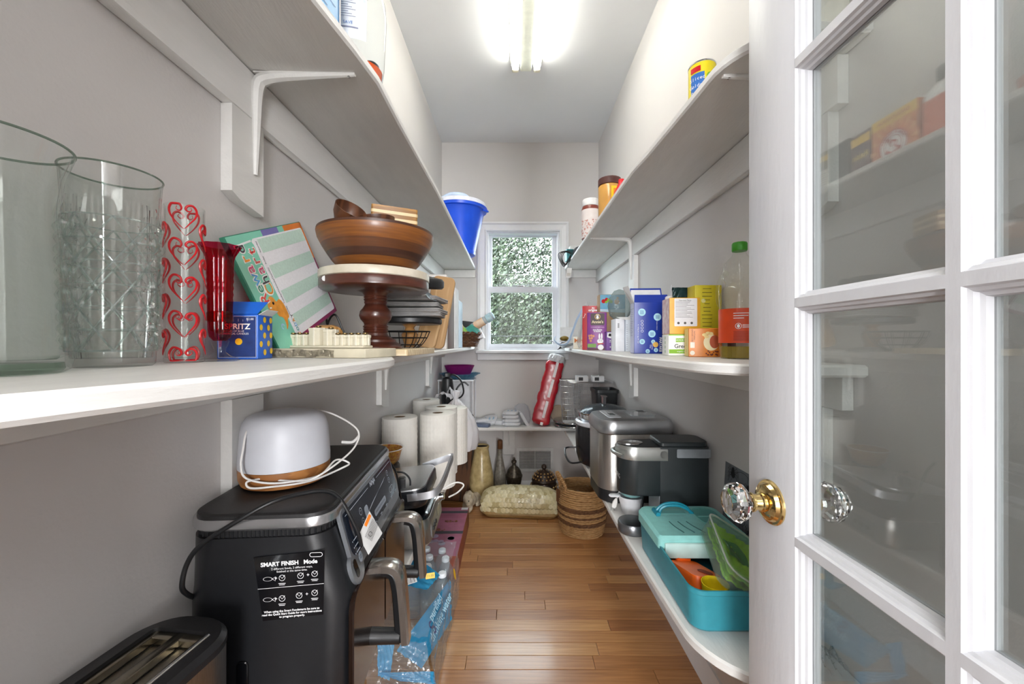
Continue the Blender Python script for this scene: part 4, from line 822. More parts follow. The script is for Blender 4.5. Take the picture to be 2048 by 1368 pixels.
# sticker on the near end
S0 = frame((0.045, -AL / 2 - 0.0003, 0.222), (1, 0, 0), (0, 0, 1))
m = MB(); m.poly([(-0.058, 0.040), (0.042, 0.0465), (0.040, -0.048), (-0.045, -0.053)], S0, 0.0006); flat(t, 'tip_sticker', m, mat('sticker_gloss', '#101013', 0.15))
SI = mat('sticker_ink', '#e9e9ea', 0.5)
text(t, 'SMART FINISH   Mode', 0.0084, at(S0, -0.008, 0.030, R(2)), SI, h=0.0011, bold=0.0003); text(t, '2 different foods, 2 different ways,\nfinished at the same time.', 0.0042, at(S0, -0.004, 0.021, R(2)), SI, h=0.0011)
text(t, 'When using the Smart Foodsmarts be sure to\nread the Quick Start Guide for more instructions\nto program properly.', 0.0042, at(S0, -0.004, -0.043, R(2)), SI, h=0.0011, bold=0.00012)
m = MB(); m.line([(-0.052, -0.006), (0.041, -0.002)], 0.0006, S0, 0.0011)
m.poly([], S0) if False else None
def pill(m, x, y, w, h, M): m.line([(x - w / 2, y + h / 2), (x + w / 2, y + h / 2)], 0.0007, M, 0.0011); m.line([(x - w / 2, y - h / 2), (x + w / 2, y - h / 2)], 0.0007, M, 0.0011); m.ring(x + w / 2, y, h / 2 + 0.0003, 0.0007, M, 0.0011, 10, -PI / 2, PI / 2); m.ring(x - w / 2, y, h / 2 + 0.0003, 0.0007, M, 0.0011, 10, PI / 2, 1.5 * PI)
pill(m, 0.030, 0.041, 0.012, 0.006, S0)
for x, y in ((-0.036, 0.008), (-0.036, -0.022)):
    m.ring(x - 0.002, y, 0.0065, 0.0006, S0, 0.0011, r2=0.003); m.line([(x + 0.0045, y), (x + 0.0085, y + 0.003), (x + 0.0085, y - 0.003), (x + 0.0045, y)], 0.0006, S0, 0.0011)
for x, y in ((-0.018, 0.009), (-0.018, -0.021), (0.008, 0.011), (0.028, 0.013), (0.006, -0.018), (0.028, -0.015)):
    m.ring(x, y, 0.0045, 0.0006, S0, 0.0011, n=12); m.line([(x - 0.003, y + 0.003), (x, y - 0.001), (x + 0.004, y + 0.004)], 0.0006, S0, 0.0011); m.rect(x - 0.005, y - 0.0085, x + 0.005, y - 0.0077, S0, 0.0011); m.rect(x - 0.004, y - 0.0105, x + 0.004, y - 0.0097, S0, 0.0011)
for x, y in ((-0.0265, 0.009), (-0.0265, -0.021), (0.0185, 0.012), (0.017, -0.016)): m.rect(x - 0.0018, y - 0.0004, x + 0.0018, y + 0.0004, S0, 0.0011); m.rect(x - 0.0004, y - 0.0018, x + 0.0004, y + 0.0018, S0, 0.0011)
flat(t, 'sticker_icons', m, SI)['kind'] = 'stuff'
m = MB(); m.prism(rr(0.016, 0.055, 0.006), 0, 0.004, frame((-0.028, -AL / 2 + 0.0005, 0.085), (1, 0, 0), (0, 0, 1)), b=0.001); build('side_latch', m, BLACKG, t)
# baskets with handles
COP = mat('dark_copper_gloss', '#2a1d17', 0.16, 0.45, var=0.2, scale=8)
HS = mat('handle_steel', '#b9b4ae', 0.22, 0.95, var=0.08, scale=40, stretch=(20, 20, 1))
for s in (-1, 1):
    yc = s * 0.0985
    m = MB(); m.prism(rr(0.19, 0.176, [0.012, 0.012, 0.012, 0.012] if s > 0 else [0.012, 0.03, 0.012, 0.012], 6), -0.004, 0.0045, frame((0.121, yc, 0.104), (0, 1, 0), (0, 0, 1)), b=0.002); dr = build('basket_front', m, COP, t)
    m = MB()   # silver handle: top plate sweeping into a tapered bar
    pts = [(0.124, 0.186, 0.0165), (0.146, 0.187, 0.0165), (0.164, 0.184, 0.0165), (0.1745, 0.173, 0.0165), (0.179, 0.145, 0.0155), (0.1835, 0.085, 0.0135), (0.1855, 0.052, 0.0125)]
    P = smooth([(a, b, c) for a, b, c in pts], 6); rings = []
    for i, p in enumerate(P):
        d = (P[min(i + 1, len(P) - 1)] - P[max(i - 1, 0)]); dx, dz = d.x, d.y; l_ = math.hypot(dx, dz); nx, nz = -dz / l_, dx / l_; tk = 0.0065; wv = p.z
        q = [(p.x + nx * tk * sx, yc + wv * sy, p.y + nz * tk * sx) for sx, sy in ((1, -0.75), (1, 0.75), (0.5, 1), (-1, 1), (-1, -1), (0.5, -1))]
        rings.append(q)
    m.loft(rings); hn = build('handle', m, HS, dr, sharp=40)
    m = MB(); m.loft([[(a + 0.001, yc + w_, z) for a, w_, z in ((0.122, -0.0125, 0.178), (0.122, 0.0125, 0.178), (0.122, 0.0125, 0.192), (0.122, -0.0125, 0.192))], [(a, yc + w_, z) for a, w_, z in ((0.140, -0.015, 0.178), (0.140, 0.015, 0.178), (0.140, 0.015, 0.192), (0.140, -0.015, 0.192))]]); m.tube(smooth([(0.145, yc, 0.178), (0.163, yc, 0.170), (0.171, yc, 0.14), (0.175, yc, 0.09), (0.177, yc, 0.055)], 6), 0.0095, 8, flat=1.2); m.tube([(0.124, yc, 0.064), (0.175, yc, 0.061)], [0.0135, 0.0125], 12); build('handle_grip', m, BLACKP, dr)
# power cord over the fryer, with its tag
t2 = thing('power_cord', 'black power cord draped over the near corner of the air fryer', 'cord', (0, 0, 0))
m = MB(); m.tube(smooth([Pt(392, 1196, 0.60), Pt(374, 1188, 0.575), Pt(364, 1172, 0.565), Pt(374, 1128, 0.566), Pt(402, 1090, 0.566), Pt(470, 1045, 0.566), Pt(540, 1006, 0.582), Pt(600, 988, 0.612), Pt(650, 982, 0.636), Pt(678, 996, 0.650), Pt(700, 1032, 0.655), Pt(716, 1066, 0.662), Pt(722, 1090, 0.668)], 8), 0.0034, 10); build('cord', m, BLACKP, t2)
a, b, c, d = Pt(738, 1024, 0.70), Pt(764, 1068, 0.72), Pt(737, 1110, 0.672), Pt(717, 1072, 0.668)
m = MB(); m.add([a, b, c, d, a + Vector((0, 0.002, 0.001)), b + Vector((0, 0.002, 0.001)), c + Vector((0, 0.002, 0.001)), d + Vector((0, 0.002, 0.001))], [(0, 1, 2, 3), (7, 6, 5, 4), (0, 4, 5, 1), (1, 5, 6, 2), (2, 6, 7, 3), (3, 7, 4, 0)]); tg = build('warning_tag', m, CARD, t2, sharp=10)
TF = frame(d + Vector((0.0002, -0.0012, 0)), a - d, (c - d)); un = (a - d).normalized(); wv_ = (c - d) - un * (c - d).dot(un)
nn = un.cross((c - d)).normalized(); nn = -nn if nn.dot(Vector((0, -1, 0))) < 0 else nn
upv = nn.cross(un)
TF = frame(d + nn * 0.0006, un, tuple(upv))
sg = 1 if (c - d).dot(upv) > 0 else -1; W_, H_ = (a - d).length, abs((c - d).dot(upv))
m = MB(); m.rect(W_ * 0.45, sg * 0.001 if sg > 0 else -0.007, W_ * 0.92, 0.007 if sg > 0 else -0.001, TF, 0.0003); flat(t2, 'orange_banner', m, mat('warning_orange', '#e07a1c', 0.5))
m = MB()
for i in range(8): m.rect(0.004, sg * (0.012 + i * 0.0022), W_ * 0.85, sg * (0.0126 + i * 0.0022), TF, 0.0003)
m.ring(W_ * 0.3, sg * 0.020, 0.004, 0.0008, TF, 0.0004); flat(t2, 'warning_text', m, INKB)['kind'] = 'stuff'

# diffuser
DIFF = t = thing('aroma_diffuser', 'rounded white diffuser with wood grain base on the air fryer', 'diffuser', (-0.421, 0.735, LW + 0.3243))
m = MB(); m.lathe([(0.055, 0), (0.070, 0.003), (0.0735, 0.012), (0.0745, 0.031)], 48); build('base', m, mat('wood_print_base', '#a8713d', 0.5, col2='#8c5a2e', scale=3, stretch=(6, 6, 30), wave=1.4), t)
m = MB(); m.lathe([(0.0745, 0.0315), (0.0745, 0.045), (0.071, 0.092), (0.068, 0.106), (0.062, 0.117), (0.050, 0.1225), (0.03, 0.124), (0, 0.1245)], 48, None, True, False); build('shade', m, mat('milk_white', '#c6c8cf', 0.45, var=0.02), t)
m = MB(); Yd = 0.665
m.tube(smooth([Pt(520, 958, 0.668), Pt(600, 962, 0.668), Pt(640, 950, 0.675), Pt(700, 905, 0.74), Pt(718, 872, 0.775), Pt(705, 850, 0.79), Pt(660, 826, 0.80), Pt(610, 818, 0.80), Pt(560, 818, 0.80), Pt(515, 832, 0.735), Pt(494, 862, 0.675), Pt(486, 900, 0.658), Pt(482, 930, 0.654), Pt(490, 955, 0.65), Pt(530, 966, 0.655), Pt(580, 964, 0.662), Pt(640, 950, 0.70), Pt(672, 920, 0.74), Pt(698, 926, 0.75), Pt(684, 936, 0.733), Pt(620, 962, 0.684), Pt(540, 974, 0.660), Pt(500, 976, 0.652), Pt(494, 964, 0.652), Pt(520, 958, 0.662)], 8), 0.0017, 8)
build('cord', m, mat('white_cord', '#e4e2df', 0.45), DIFF).matrix_local = DIFF.matrix_basis.inverted()
m = MB(); m.tube(smooth([Pt(684, 884, 0.83), Pt(705, 884, 0.83), Pt(718, 872, 0.83)], 5), 0.003, 8); build('cord_plug', m, MATS['white_cord'], DIFF).matrix_local = DIFF.matrix_basis.inverted()

# contact grill
t = thing('contact_grill', 'stainless steel contact grill with tilted lid beside the air fryer', 'grill', (-0.356, 1.205, LW), R(3))
m = MB(); gy = 0.115
m.loft([(rr(0.215, 0.23, 0.03, 5), 0.008), (rr(0.235, 0.245, 0.035, 5), 0.02), (rr(0.235, 0.245, 0.035, 5), 0.075), (rr(0.225, 0.238, 0.035, 5), 0.086)]); build('base', m, STEELH, t)
m = MB(); m.loft([(rr(0.222, 0.234, 0.034, 5), 0.0855), (rr(0.218, 0.230, 0.032, 5), 0.094), (rr(0.20, 0.21, 0.03, 5), 0.099)]); build('lower_plate', m, BLACKG, t)
FPG = frame((0.1178, 0, 0.052), (0, 1, 0), (-0.12, 0, 1))
m = MB(); m.prism(rr(0.19, 0.055, 0.012), -0.004, 0.0015, FPG, b=0.001); build('control_face', m, mat('grill_silver', '#8f959c', 0.3, 0.8), t)
m = MB(); m.prism(rr(0.055, 0.022, 0.003), 0.001, 0.0022, FPG @ T(0.035, 0.004)); build('display', m, BLACKG, t)
for x in (-0.07, -0.048, -0.026): 
    m = MB(); m.lathe([(0.006, 0.001), (0.006, 0.004), (0.004, 0.0048), (0, 0.005)], 14, FPG @ T(x, -0.006), True, False); build('button', m, BLACKP, t)
m = MB(); m.lathe([(0.013, 0.001), (0.013, 0.014), (0.011, 0.016), (0.0, 0.016)], 20, FPG @ T(0.088, 0.024), True, False); build('knob', m, CHROME, t)
LID = T(-0.002, 0.0, 0.160, ry=R(-6))
m = MB(); m.loft([(rr(0.20, 0.225, 0.03, 5), -0.048), (rr(0.212, 0.236, 0.034, 5), -0.036), (rr(0.212, 0.236, 0.034, 5), -0.006), (rr(0.206, 0.230, 0.033, 5), 0.0)], LID); build('lid', m, mat('grill_dark', '#25272b', 0.25, 0.4), t)
m = MB(); m.loft([(rr(0.206, 0.230, 0.033, 5), 0.0004), (rr(0.203, 0.227, 0.032, 5), 0.004), (rr(0.19, 0.214, 0.028, 5), 0.0058)], LID); build('lid_plate', m, mat('brushed_lid', '#b9bbbd', 0.33, 1.0, var=0.05, scale=50, stretch=(12, 1, 1)), t)
m = MB(); pts = smooth([(0.06, -0.120, -0.016), (0.115, -0.118, -0.016), (0.140, -0.10, -0.010), (0.150, -0.04, 0.0), (0.154, 0.05, 0.008), (0.158, 0.118, 0.016), (0.145, 0.123, 0.014), (0.06, 0.121, -0.004)], 6); rings = []
for p in pts: rings.append([(p.x - 0.003, p.y, p.z - 0.009), (p.x + 0.003, p.y, p.z - 0.009), (p.x + 0.004, p.y, p.z + 0.011), (p.x - 0.003, p.y, p.z + 0.011)])
m.loft(rings, LID); build('handle', m, mat('pale_steel', '#c8cbd0', 0.3, 0.85), t)
m = MB(); 
for sx in (-1, 1):
    for sy in (-1, 1): m.lathe([(0.009, 0), (0.010, 0.009)], 12, T(sx * 0.08, sy * 0.085, 0))
build('feet', m, BLACKP, t, kind='stuff')
m = MB(); m.tube(smooth([Pt(780, 925, 1.05), Pt(792, 945, 1.06), Pt(800, 985, 1.075), Pt(806, 1004, 1.10), Pt(818, 985, 1.12), Pt(820, 960, 1.13), Pt(808, 946, 1.13), Pt(792, 944, 1.13)], 8), 0.0026, 8); one('grill_cord', m, BLACKP, 'black cord looped on the lid of the steel grill', 'cord')
m = MB(); m.box(-0.010, 0.010, -0.013, 0.013, 0, 0.03, b=0.003); one('cord_plug', m, BLACKP, 'black plug lying on the lid of the steel grill', 'plug', Pt(804, 976, 1.12), R(15))
m = MB(); m.tube(smooth([Pt(885, 978, 1.36), Pt(908, 966, 1.37), Pt(922, 966, 1.37), Pt(927, 972, 1.36), Pt(915, 985, 1.33), Pt(898, 994, 1.28)], 8), 0.0026, 8); one('white_cable', m, MATS['white_cord'], 'white cable looping out past the steel grill', 'cable')
t = thing('fruit_tin', 'small tin bowl with fruit print behind the air fryer', 'bowl', (-0.447, 1.385, LW + 0.155))
m = MB(); m.lathe([(0.03, 0), (0.044, 0.012), (0.053, 0.045), (0.057, 0.053), (0.0555, 0.054), (0.05, 0.044), (0.03, 0.008), (0, 0.006)], 36, None, True, False); build('bowl', m, mat('fruit_print', '#8f2f22', 0.35, col2='#c9a23c', scale=110), t)
m = MB(); m.tube([(0.0565 * math.cos(a * PI / 20), 0.0565 * math.sin(a * PI / 20), 0.0535) for a in range(40)], 0.0014, 6, closed=True); build('rim', m, mat('white_rim', '#e4e4e4', 0.3), t)
m = MB(); m.lathe([(0.045, 0), (0.047, 0.15), (0.044, 0.154), (0, 0.154)], 32, None, True, False); one('canister', m, mat('dark_tin', '#3a3836', 0.4), 'dark canister holding up the fruit print bowl', 'canister', (-0.447, 1.385, LW))
m = MB(); m.prism(rr(0.10, 0.20, 0.02), 0, 0.008, b=0.002); one('plastic_tray', m, mat('tray_white', '#dcdcda', 0.4), 'white plastic tray standing between grill and paper towels', 'tray', (-0.41, 1.375, LW + 0.0005), rot=(R(86), 0, 0)) if False else None

# paper towels
PAPER = mat('paper_towel', '#dbd8d1', 0.9, var=0.02, scale=40)
def towel(label, x, y, r, h):
    t = thing('paper_towel_roll', label, 'paper towels', (x, y, LW), random.uniform(0, 3), 'paper towel rolls on the left lower shelf')
    nA, nZ = 120, 56; m = MB()
    rings = []
    for j in range(nZ + 1):
        z = 0.002 + (h - 0.004) * j / nZ; ring = []
        for i in range(nA):
            a = 2 * PI * i / nA; s_ = a * r / 0.030; q = z / 0.042
            d = abs(((s_ + q) % 1) - 0.5) + abs(((s_ - q) % 1) - 0.5)
            ring.append(((r - 0.0018 * (0.5 + 0.5 * math.cos(d * 2 * PI * 3))) * math.cos(a), (r - 0.0018 * (0.5 + 0.5 * math.cos(d * 2 * PI * 3))) * math.sin(a), z))
        rings.append(ring)
    m.loft(rings, None, True, False)
    m.lathe([(r - 0.0005, h - 0.002), (r - 0.003, h), (0.022, h), (0.021, h - 0.004)], nA, None, False, False); build('sheets', m, PAPER, t, sharp=60)
    m = MB(); m.lathe([(0.021, h - 0.001), (0.0195, h - 0.001), (0.0195, h - 0.06), (0.0, h - 0.06)], 32, None, False, False); build('cardboard_core', m, mat('core_card', '#6b5742', 0.8), t)
towel('paper towel roll nearest the left wall, behind the air fryer', -0.441, 1.530, 0.0665, 0.292)
towel('paper towel roll at the shelf front, with quilted diamond pattern in view', -0.312, 1.615, 0.0715, 0.292)
towel('paper towel roll directly behind the quilted front roll', -0.326, 1.768, 0.0705, 0.292)
towel('paper towel roll at the back, beside the plastic bag', -0.441, 1.99, 0.066, 0.292)
towel('shorter paper towel roll half hidden behind the front two', -0.300, 1.928, 0.070, 0.262)
# plastic bag
def wr(a, b, p, k=1.0): return k * (0.5 * abs(math.sin(a * 7 + p + 2 * math.sin(b * 3 + p))) + 0.3 * abs(math.sin(a * 13 - b * 9 + p * 2)) + 0.2 * abs(math.sin(b * 21 + a * 5 + p)))
BAG = glass('bag_film', '#f4f4f6', 0.15, 0.35, wrinkle=1.0, wscale=45, haze=0.62, hazecol='#eceaec')
t = thing('plastic_bag', 'white plastic carrier bag slumped behind the paper towels', 'bag', (-0.325, 2.165, LW))
m = MB(); m.lathe([(0.06, 0.0), (0.105, 0.004), (0.118, 0.04), (0.115, 0.10), (0.10, 0.16), (0.07, 0.22), (0.035, 0.255), (0.018, 0.27), (0.026, 0.29), (0.034, 0.31), (0.02, 0.315)], 64, None, True, True, fn=lambda r, z, a: r * (0.88 + 0.17 * wr(a, z * 20, 1.0) + 0.05 * math.sin(a * 3 + z * 14)) - (0.05 * z if math.cos(a) < 0 else -0.06 * max(0, 0.2 - z))); build('sack', m, BAG, t, sharp=50)
for s in (-1, 1):
    m = MB(); m.grid(lambda a, b, s=s: (-0.01 - 0.10 * a * (1 if s < 0 else 0.4) + 0.012 * (b - 0.5) * math.cos(a * 4), s * 0.02 + 0.045 * (b - 0.5) * (1 - 0.3 * a), 0.27 + 0.055 * math.sin(PI * a) * (0.8 + 0.2 * s) + 0.006 * math.sin(a * 20 + b * 4)), 16, 5, None, 0.001); build('bag_handle', m, BAG, t)
m = MB(); m.ball(0.06, T(-0.03, 0, 0.16), 16, 10, 1.1); one('bagged_red_pack', m, mat('red_wrapper', '#b23a3a', 0.4), 'red wrapped pack showing through the white carrier bag', 'packet', (-0.335, 2.165, LW))
# black hand blender and cord at the back
t = thing('hand_blender', 'black hand blender with coiled cord behind the plastic bag', 'blender', (-0.40, 2.37, LW), rot=(0, 0, R(20)))
m = MB(); m.lathe([(0.03, 0.0), (0.032, 0.02), (0.03, 0.2), (0.036, 0.23), (0.038, 0.30), (0.03, 0.36), (0.012, 0.372), (0, 0.373)], 24, None, True, False); build('body', m, BLACKP, t)
m = MB(); m.tube(smooth([(0.0, 0, 0.365), (0.03, -0.01, 0.385), (0.075, -0.02, 0.35), (0.09, -0.03, 0.28), (0.06, -0.04, 0.25), (0.045, -0.045, 0.30), (0.085, -0.045, 0.34), (0.115, -0.05, 0.32)], 8), 0.005, 8); build('cord', m, BLACKP, t)
m = MB(); m.box(-0.016, 0.016, -0.010, 0.010, 0.37, 0.395, T(0.0, 0, 0, ry=R(0)), b=0.003); build('cap', m, BLACKP, t)
t = thing('radio_box', 'small black gadget with chrome edge at the back left corner', 'gadget', (-0.318, 2.515, LW), R(-12))
m = MB(); m.prism(rr(0.085, 0.13, 0.012), 0, 0.115, b=0.006); build('body', m, BLACKG, t)
m = MB(); m.prism(rr(0.06, 0.09, 0.03), 0, 0.004, frame((0.0428, 0, 0.06), (0, 1, 0), (0, 0, 1)), b=0.001); build('dial_plate', m, CHROME, t)
m = MB(); m.prism(rr(0.10, 0.055, 0.008), 0, 0.02, b=0.003); one('glasses_case', m, mat('slate_blue', '#66738c', 0.35), 'small slate blue case on the corner of the back shelf', 'case', (-0.215, 2.63, BSH + 0.0004), R(-15))

# ================================================================== LOW SHELF ON THE BACK WALL
BZ2 = BSH + 0.0004
t = thing('shelf_riser', 'white riser shelf with thin legs in the back left corner', 'shelf riser', (-0.388, 2.70, BZ2))
m = MB(); m.box(-0.118, 0.118, -0.09, 0.09, 0.298, 0.309, b=0.002); build('top', m, mat('riser_white', '#e2e3e6', 0.35), t)
for sx in (-1, 1):
    for sy in (-1, 1): m = MB(); m.tube([(sx * 0.112, sy * 0.084, 0), (sx * 0.112, sy * 0.084, 0.298)], 0.0042, 8); build('leg', m, MATS['riser_white'], t)
m = MB(); m.box(-0.05, 0.098, 0.075, 0.079, 0.004, 0.296); build('back_panel', m, MATS['riser_white'], t)
t = thing('glass_tray', 'pale blue scalloped glass tray on the white riser', 'tray', (-0.372, 2.70, BZ2 + 0.3092))
AQ = glass('aqua_glass', '#9fd0e4', 0.03, 0.6, haze=0.25, hazecol='#7fc0dc')
m = MB(); m.lathe([(0.0, 0.002), (0.07, 0.001), (0.09, 0.006), (0.122, 0.03), (0.135, 0.034), (0.134, 0.037), (0.12, 0.034), (0.088, 0.010), (0, 0.006)], 96, None, False, False, fn=lambda r, z, a: r * (1 + (0.03 * math.cos(a * 24) if z > 0.008 else 0))); build('tray', m, AQ, t)
t = thing('glass_bowl', 'magenta ribbed crystal bowl in the pale blue tray', 'bowl', (-0.375, 2.70, BZ2 + 0.3165))
PK = glass('magenta_glass', '#c850b0', 0.03, 0.7, haze=0.3, hazecol='#a83090')
m = MB(); m.lathe([(0.05, 0), (0.062, 0.004), (0.083, 0.05), (0.097, 0.082), (0.094, 0.083), (0.078, 0.05), (0.055, 0.01), (0, 0.006)], 96, None, True, False, fn=lambda r, z, a: r * (1 + 0.05 * abs(math.sin(a * 10)))); build('bowl', m, PK, t, sharp=20)
DIA = mat('diaper_white', '#d6d8dc', 0.85, var=0.04, scale=60, bump=0.3, bscale=200)
def diaper(label, x, y, z, w, d, h, rz, rot=None, prt=True):
    t = thing('folded_diaper', label, 'diaper', (x, y, z), rz, 'folded diapers on the back shelf', rot)
    m = MB(); m.loft([(rr(w * 0.9, d * 0.88, d * 0.2, 4), 0), (rr(w, d, d * 0.25, 4), h * 0.3), (rr(w, d, d * 0.25, 4), h * 0.7), (rr(w * 0.9, d * 0.9, d * 0.2, 4), h)]); 
    m.tube(smooth([(-w / 2, -d * 0.4, h * 0.5), (-w / 2 - 0.004, 0, h * 0.55), (-w / 2, d * 0.4, h * 0.5)], 5), h * 0.35, 6); build('pad', m, DIA, t, sharp=60)
    if prt:
        m = MB()
        for i in range(3): m.poly([(p.x, p.y) for p in smooth([(-w * 0.3 + i * w * 0.28, -d * 0.2, 0), (-w * 0.18 + i * w * 0.28, -d * 0.05, 0), (-w * 0.28 + i * w * 0.28, d * 0.2, 0)], 3, True)], T(0, 0, h), 0.0006)
        flat(t, 'blue_print', m, mat('pale_blue_ink', '#8fb0cc', 0.6))['kind'] = 'stuff'
    return t
diaper('bottom folded diaper of the low left pile on the back shelf', -0.205, 2.70, BZ2, 0.13, 0.10, 0.022, R(8)); diaper('tilted folded diaper topping the low left pile on the back shelf', -0.170, 2.70, BZ2 + 0.0225, 0.10, 0.10, 0.02, 0, rot=(R(22), R(-8), R(-12)))
diaper('second folded diaper of the low left pile on the back shelf', -0.225, 2.69, BZ2 + 0.0225, 0.09, 0.09, 0.018, R(20), prt=False)
for k in range(4): diaper(['bottom diaper of the middle stack on the back shelf', 'second diaper of the middle stack on the back shelf', 'third diaper of the middle stack on the back shelf', 'top diaper of the middle stack on the back shelf'][k], -0.022 + 0.005 * math.sin(k * 2), 2.69, BZ2 + 0.0005 + k * 0.0235, 0.115 - 0.008 * k, 0.12, 0.023, R((4, -5, 3, -9)[k]), prt=k == 3)
diaper('flat diaper half under the middle stack on the back shelf', -0.105, 2.71, BZ2, 0.07, 0.10, 0.03, R(-6), prt=False)
diaper('diaper standing on edge against the middle stack on the back shelf', 0.063, 2.70, BZ2 + 0.012, 0.15, 0.10, 0.02, 0, rot=(0, R(60), R(5)))
t = thing('diaper_wrapper', 'crumpled clear wrapper behind the middle diaper stack', 'wrapper', (0.045, 2.735, BZ2))
m = MB(); m.lathe([(0.05, 0.0), (0.06, 0.03), (0.055, 0.08), (0.04, 0.12), (0.02, 0.135), (0, 0.137)], 40, Matrix.Diagonal((1, 0.6, 1, 1)), False, False, fn=lambda r, z, a: r * (0.8 + 0.35 * wr(a, z * 22, 2.2))); build('film', m, PLASTIC, t)
# red diaper sleeve leaning to the right
ang = math.atan2(0.285 - 0.165, 0.455)
t = thing('diaper_sleeve', 'tall red plastic sleeve of diapers leaning against the wire basket', 'packet', (0.163, 2.665, BZ2 + 0.010), rot=(R(-6), ang, R(-6)))
REDF = mat('red_film', '#b8182a', 0.22, var=0.12, scale=14, bump=0.5, bscale=24, coat=0.4)
def slv(r, z, a): return r
rings = []
for j in range(25):
    z = 0.43 * j / 24; s_ = 1 - 0.06 * abs(math.cos(z * 2 * PI / 0.145)) ** 6 - (0.25 if j == 0 else 0) - (0.12 if j == 24 else 0)
    rings.append([(p[0] * s_ + 0.003 * math.sin(z * 60), p[1] * s_, z) for p in rr(0.12, 0.10, 0.022, 4)])
m = MB(); m.loft(rings); build('sleeve', m, REDF, t, sharp=50)
m = MB(); m.grid(lambda a, b: (0.012 + 0.018 * (a - 0.5), -0.0512 + 0.002 * math.sin(b * 20), 0.0 + 0.43 * b), 2, 24); build('white_stripe', m, mat('white_film', '#e6dfe0', 0.3), t)
m = MB(); m.lathe([(0.055, 0.0), (0.058, 0.02), (0.05, 0.045), (0.03, 0.055), (0, 0.056)], 40, T(0, 0, 0.425), False, False, fn=lambda r, z, a: r * (0.82 + 0.3 * wr(a, z * 40, 0.4))); build('torn_top', m, mat('torn_white_film', '#dfe0e4', 0.35, col2='#c4c6cc', scale=50, bump=0.8, bscale=80), t)
# lids and pans in the back right corner, wire baskets, black bin
t = thing('pan_lid', 'wide grey pan lid lying in the back right corner', 'lid', (0.395, 2.655, BZ2))
m = MB(); m.lathe([(0.10, 0), (0.13, 0.006), (0.134, 0.014), (0.13, 0.018), (0.08, 0.024), (0.0, 0.026)], 48, None, True, False); build('lid', m, mat('lid_glass', '#8f9499', 0.15, 0.5, var=0.15, scale=10), t)
m = MB(); m.tube([(0.134 * math.cos(a * PI / 24), 0.134 * math.sin(a * PI / 24), 0.014) for a in range(48)], 0.003, 6, closed=True); build('rim', m, CHROME, t)
t = thing('pan_lid', 'second pan lid with bright rim under the wire basket', 'lid', (0.385, 2.650, BZ2 + 0.027))
m = MB(); m.lathe([(0.10, 0), (0.128, 0.005), (0.130, 0.011), (0.127, 0.014), (0.07, 0.019), (0.0, 0.021)], 48, None, True, False); build('lid', m, MATS['lid_glass'], t)
m = MB(); m.tube([(0.130 * math.cos(a * PI / 24), 0.130 * math.sin(a * PI / 24), 0.011) for a in range(48)], 0.003, 6, closed=True); build('rim', m, CHROME, t)
m = MB(); m.lathe([(0.0, 0), (0.055, 0.0), (0.058, 0.006), (0.058, 0.014), (0.055, 0.018), (0, 0.018)], 32, Matrix.Rotation(R(80), 4, 'X'), False, False); one('round_trivet', m, mat('beige_stone', '#b7a48c', 0.6), 'round beige trivet standing behind the red sleeve', 'trivet', (0.300, 2.785, BZ2 + 0.06))
CW_ = mat('chrome_wire', '#dfe1e4', 0.3, 1.0)
def wirebox(t, wx, wy, h, nx, nz, r=0.0016, taper=0.85, bottom=True):
    for k in range(nz):
        s_ = taper + (1 - taper) * k / (nz - 1); m = MB(); m.tube([(x * s_, y * s_, 0.002 + h * k / (nz - 1)) for x, y in rr(wx, wy, 0.02, 3)], r * (1.6 if k == nz - 1 else 1), 6, closed=True); build('wire_ring', m, CW_, t)
    outl = rr(wx, wy, 0.02, 3); N = nx
    per = []
    L_ = [(Vector(outl[i]), Vector(outl[(i + 1) % len(outl)])) for i in range(len(outl))]; tot = sum((b - a).length for a, b in L_)
    for q in range(N):
        d = tot * q / N
        for a, b in L_:
            l_ = (b - a).length
            if d <= l_: p = a.lerp(b, d / l_ if l_ else 0); break
            d -= l_
        m = MB(); m.tube([(p.x * taper, p.y * taper, 0.002), (p.x, p.y, 0.002 + h)], r, 6); build('wire_upright', m, CW_, t)
    if bottom:
        for q in range(5):
            y = (q - 2) * wy * taper / 5; m = MB(); m.tube([(-wx * taper / 2, y, 0.002), (wx * taper / 2, y, 0.002)], r, 6); build('wire_bar', m, CW_, t)
t = thing('fry_basket', 'tall chrome wire fry basket on the lids in the back right corner', 'basket', (0.352, 2.545, BZ2 + 0.049)); wirebox(t, 0.13, 0.10, 0.265, 14, 8, r=0.0013, taper=0.75)
t = thing('fry_basket', 'second chrome wire fry basket standing behind the first', 'basket', (0.47, 2.66, BZ2 + 0.049)); wirebox(t, 0.17, 0.11, 0.245, 14, 6, r=0.0013, taper=0.8)
t = thing('storage_bin', 'black plastic storage bin beside the chrome wire baskets', 'bin', (0.512, 2.30, LW))
m = MB(); o0_, o1_, o2_ = rr(0.10, 0.13, 0.02), rr(0.126, 0.16, 0.022), rr(0.12, 0.154, 0.02); m.loft([(o0_, 0), (o1_, 0.29), (rr(0.136, 0.17, 0.024), 0.292), (rr(0.136, 0.17, 0.024), 0.31), (o2_, 0.31), (rr(0.096, 0.126, 0.018), 0.006)]); build('bin', m, mat('bin_black', '#26292b', 0.4), t, sharp=30)
t = thing('cooling_rack', 'chrome wire rack with small white boxes laid across the black bin', 'rack', (0.45, 2.435, BZ2 + 0.3165), R(2))
for q in range(9): m = MB(); m.tube([(-0.12, -0.095 + q * 0.0235, 0), (0.12, -0.095 + q * 0.0173, 0)], 0.0015, 6); build('wire_bar', m, CW_, t)
m = MB(); m.tube([(x, y, 0) for x, y in rr(0.25, 0.20, 0.015, 3)], 0.0028, 6, closed=True); build('rim', m, CW_, t)
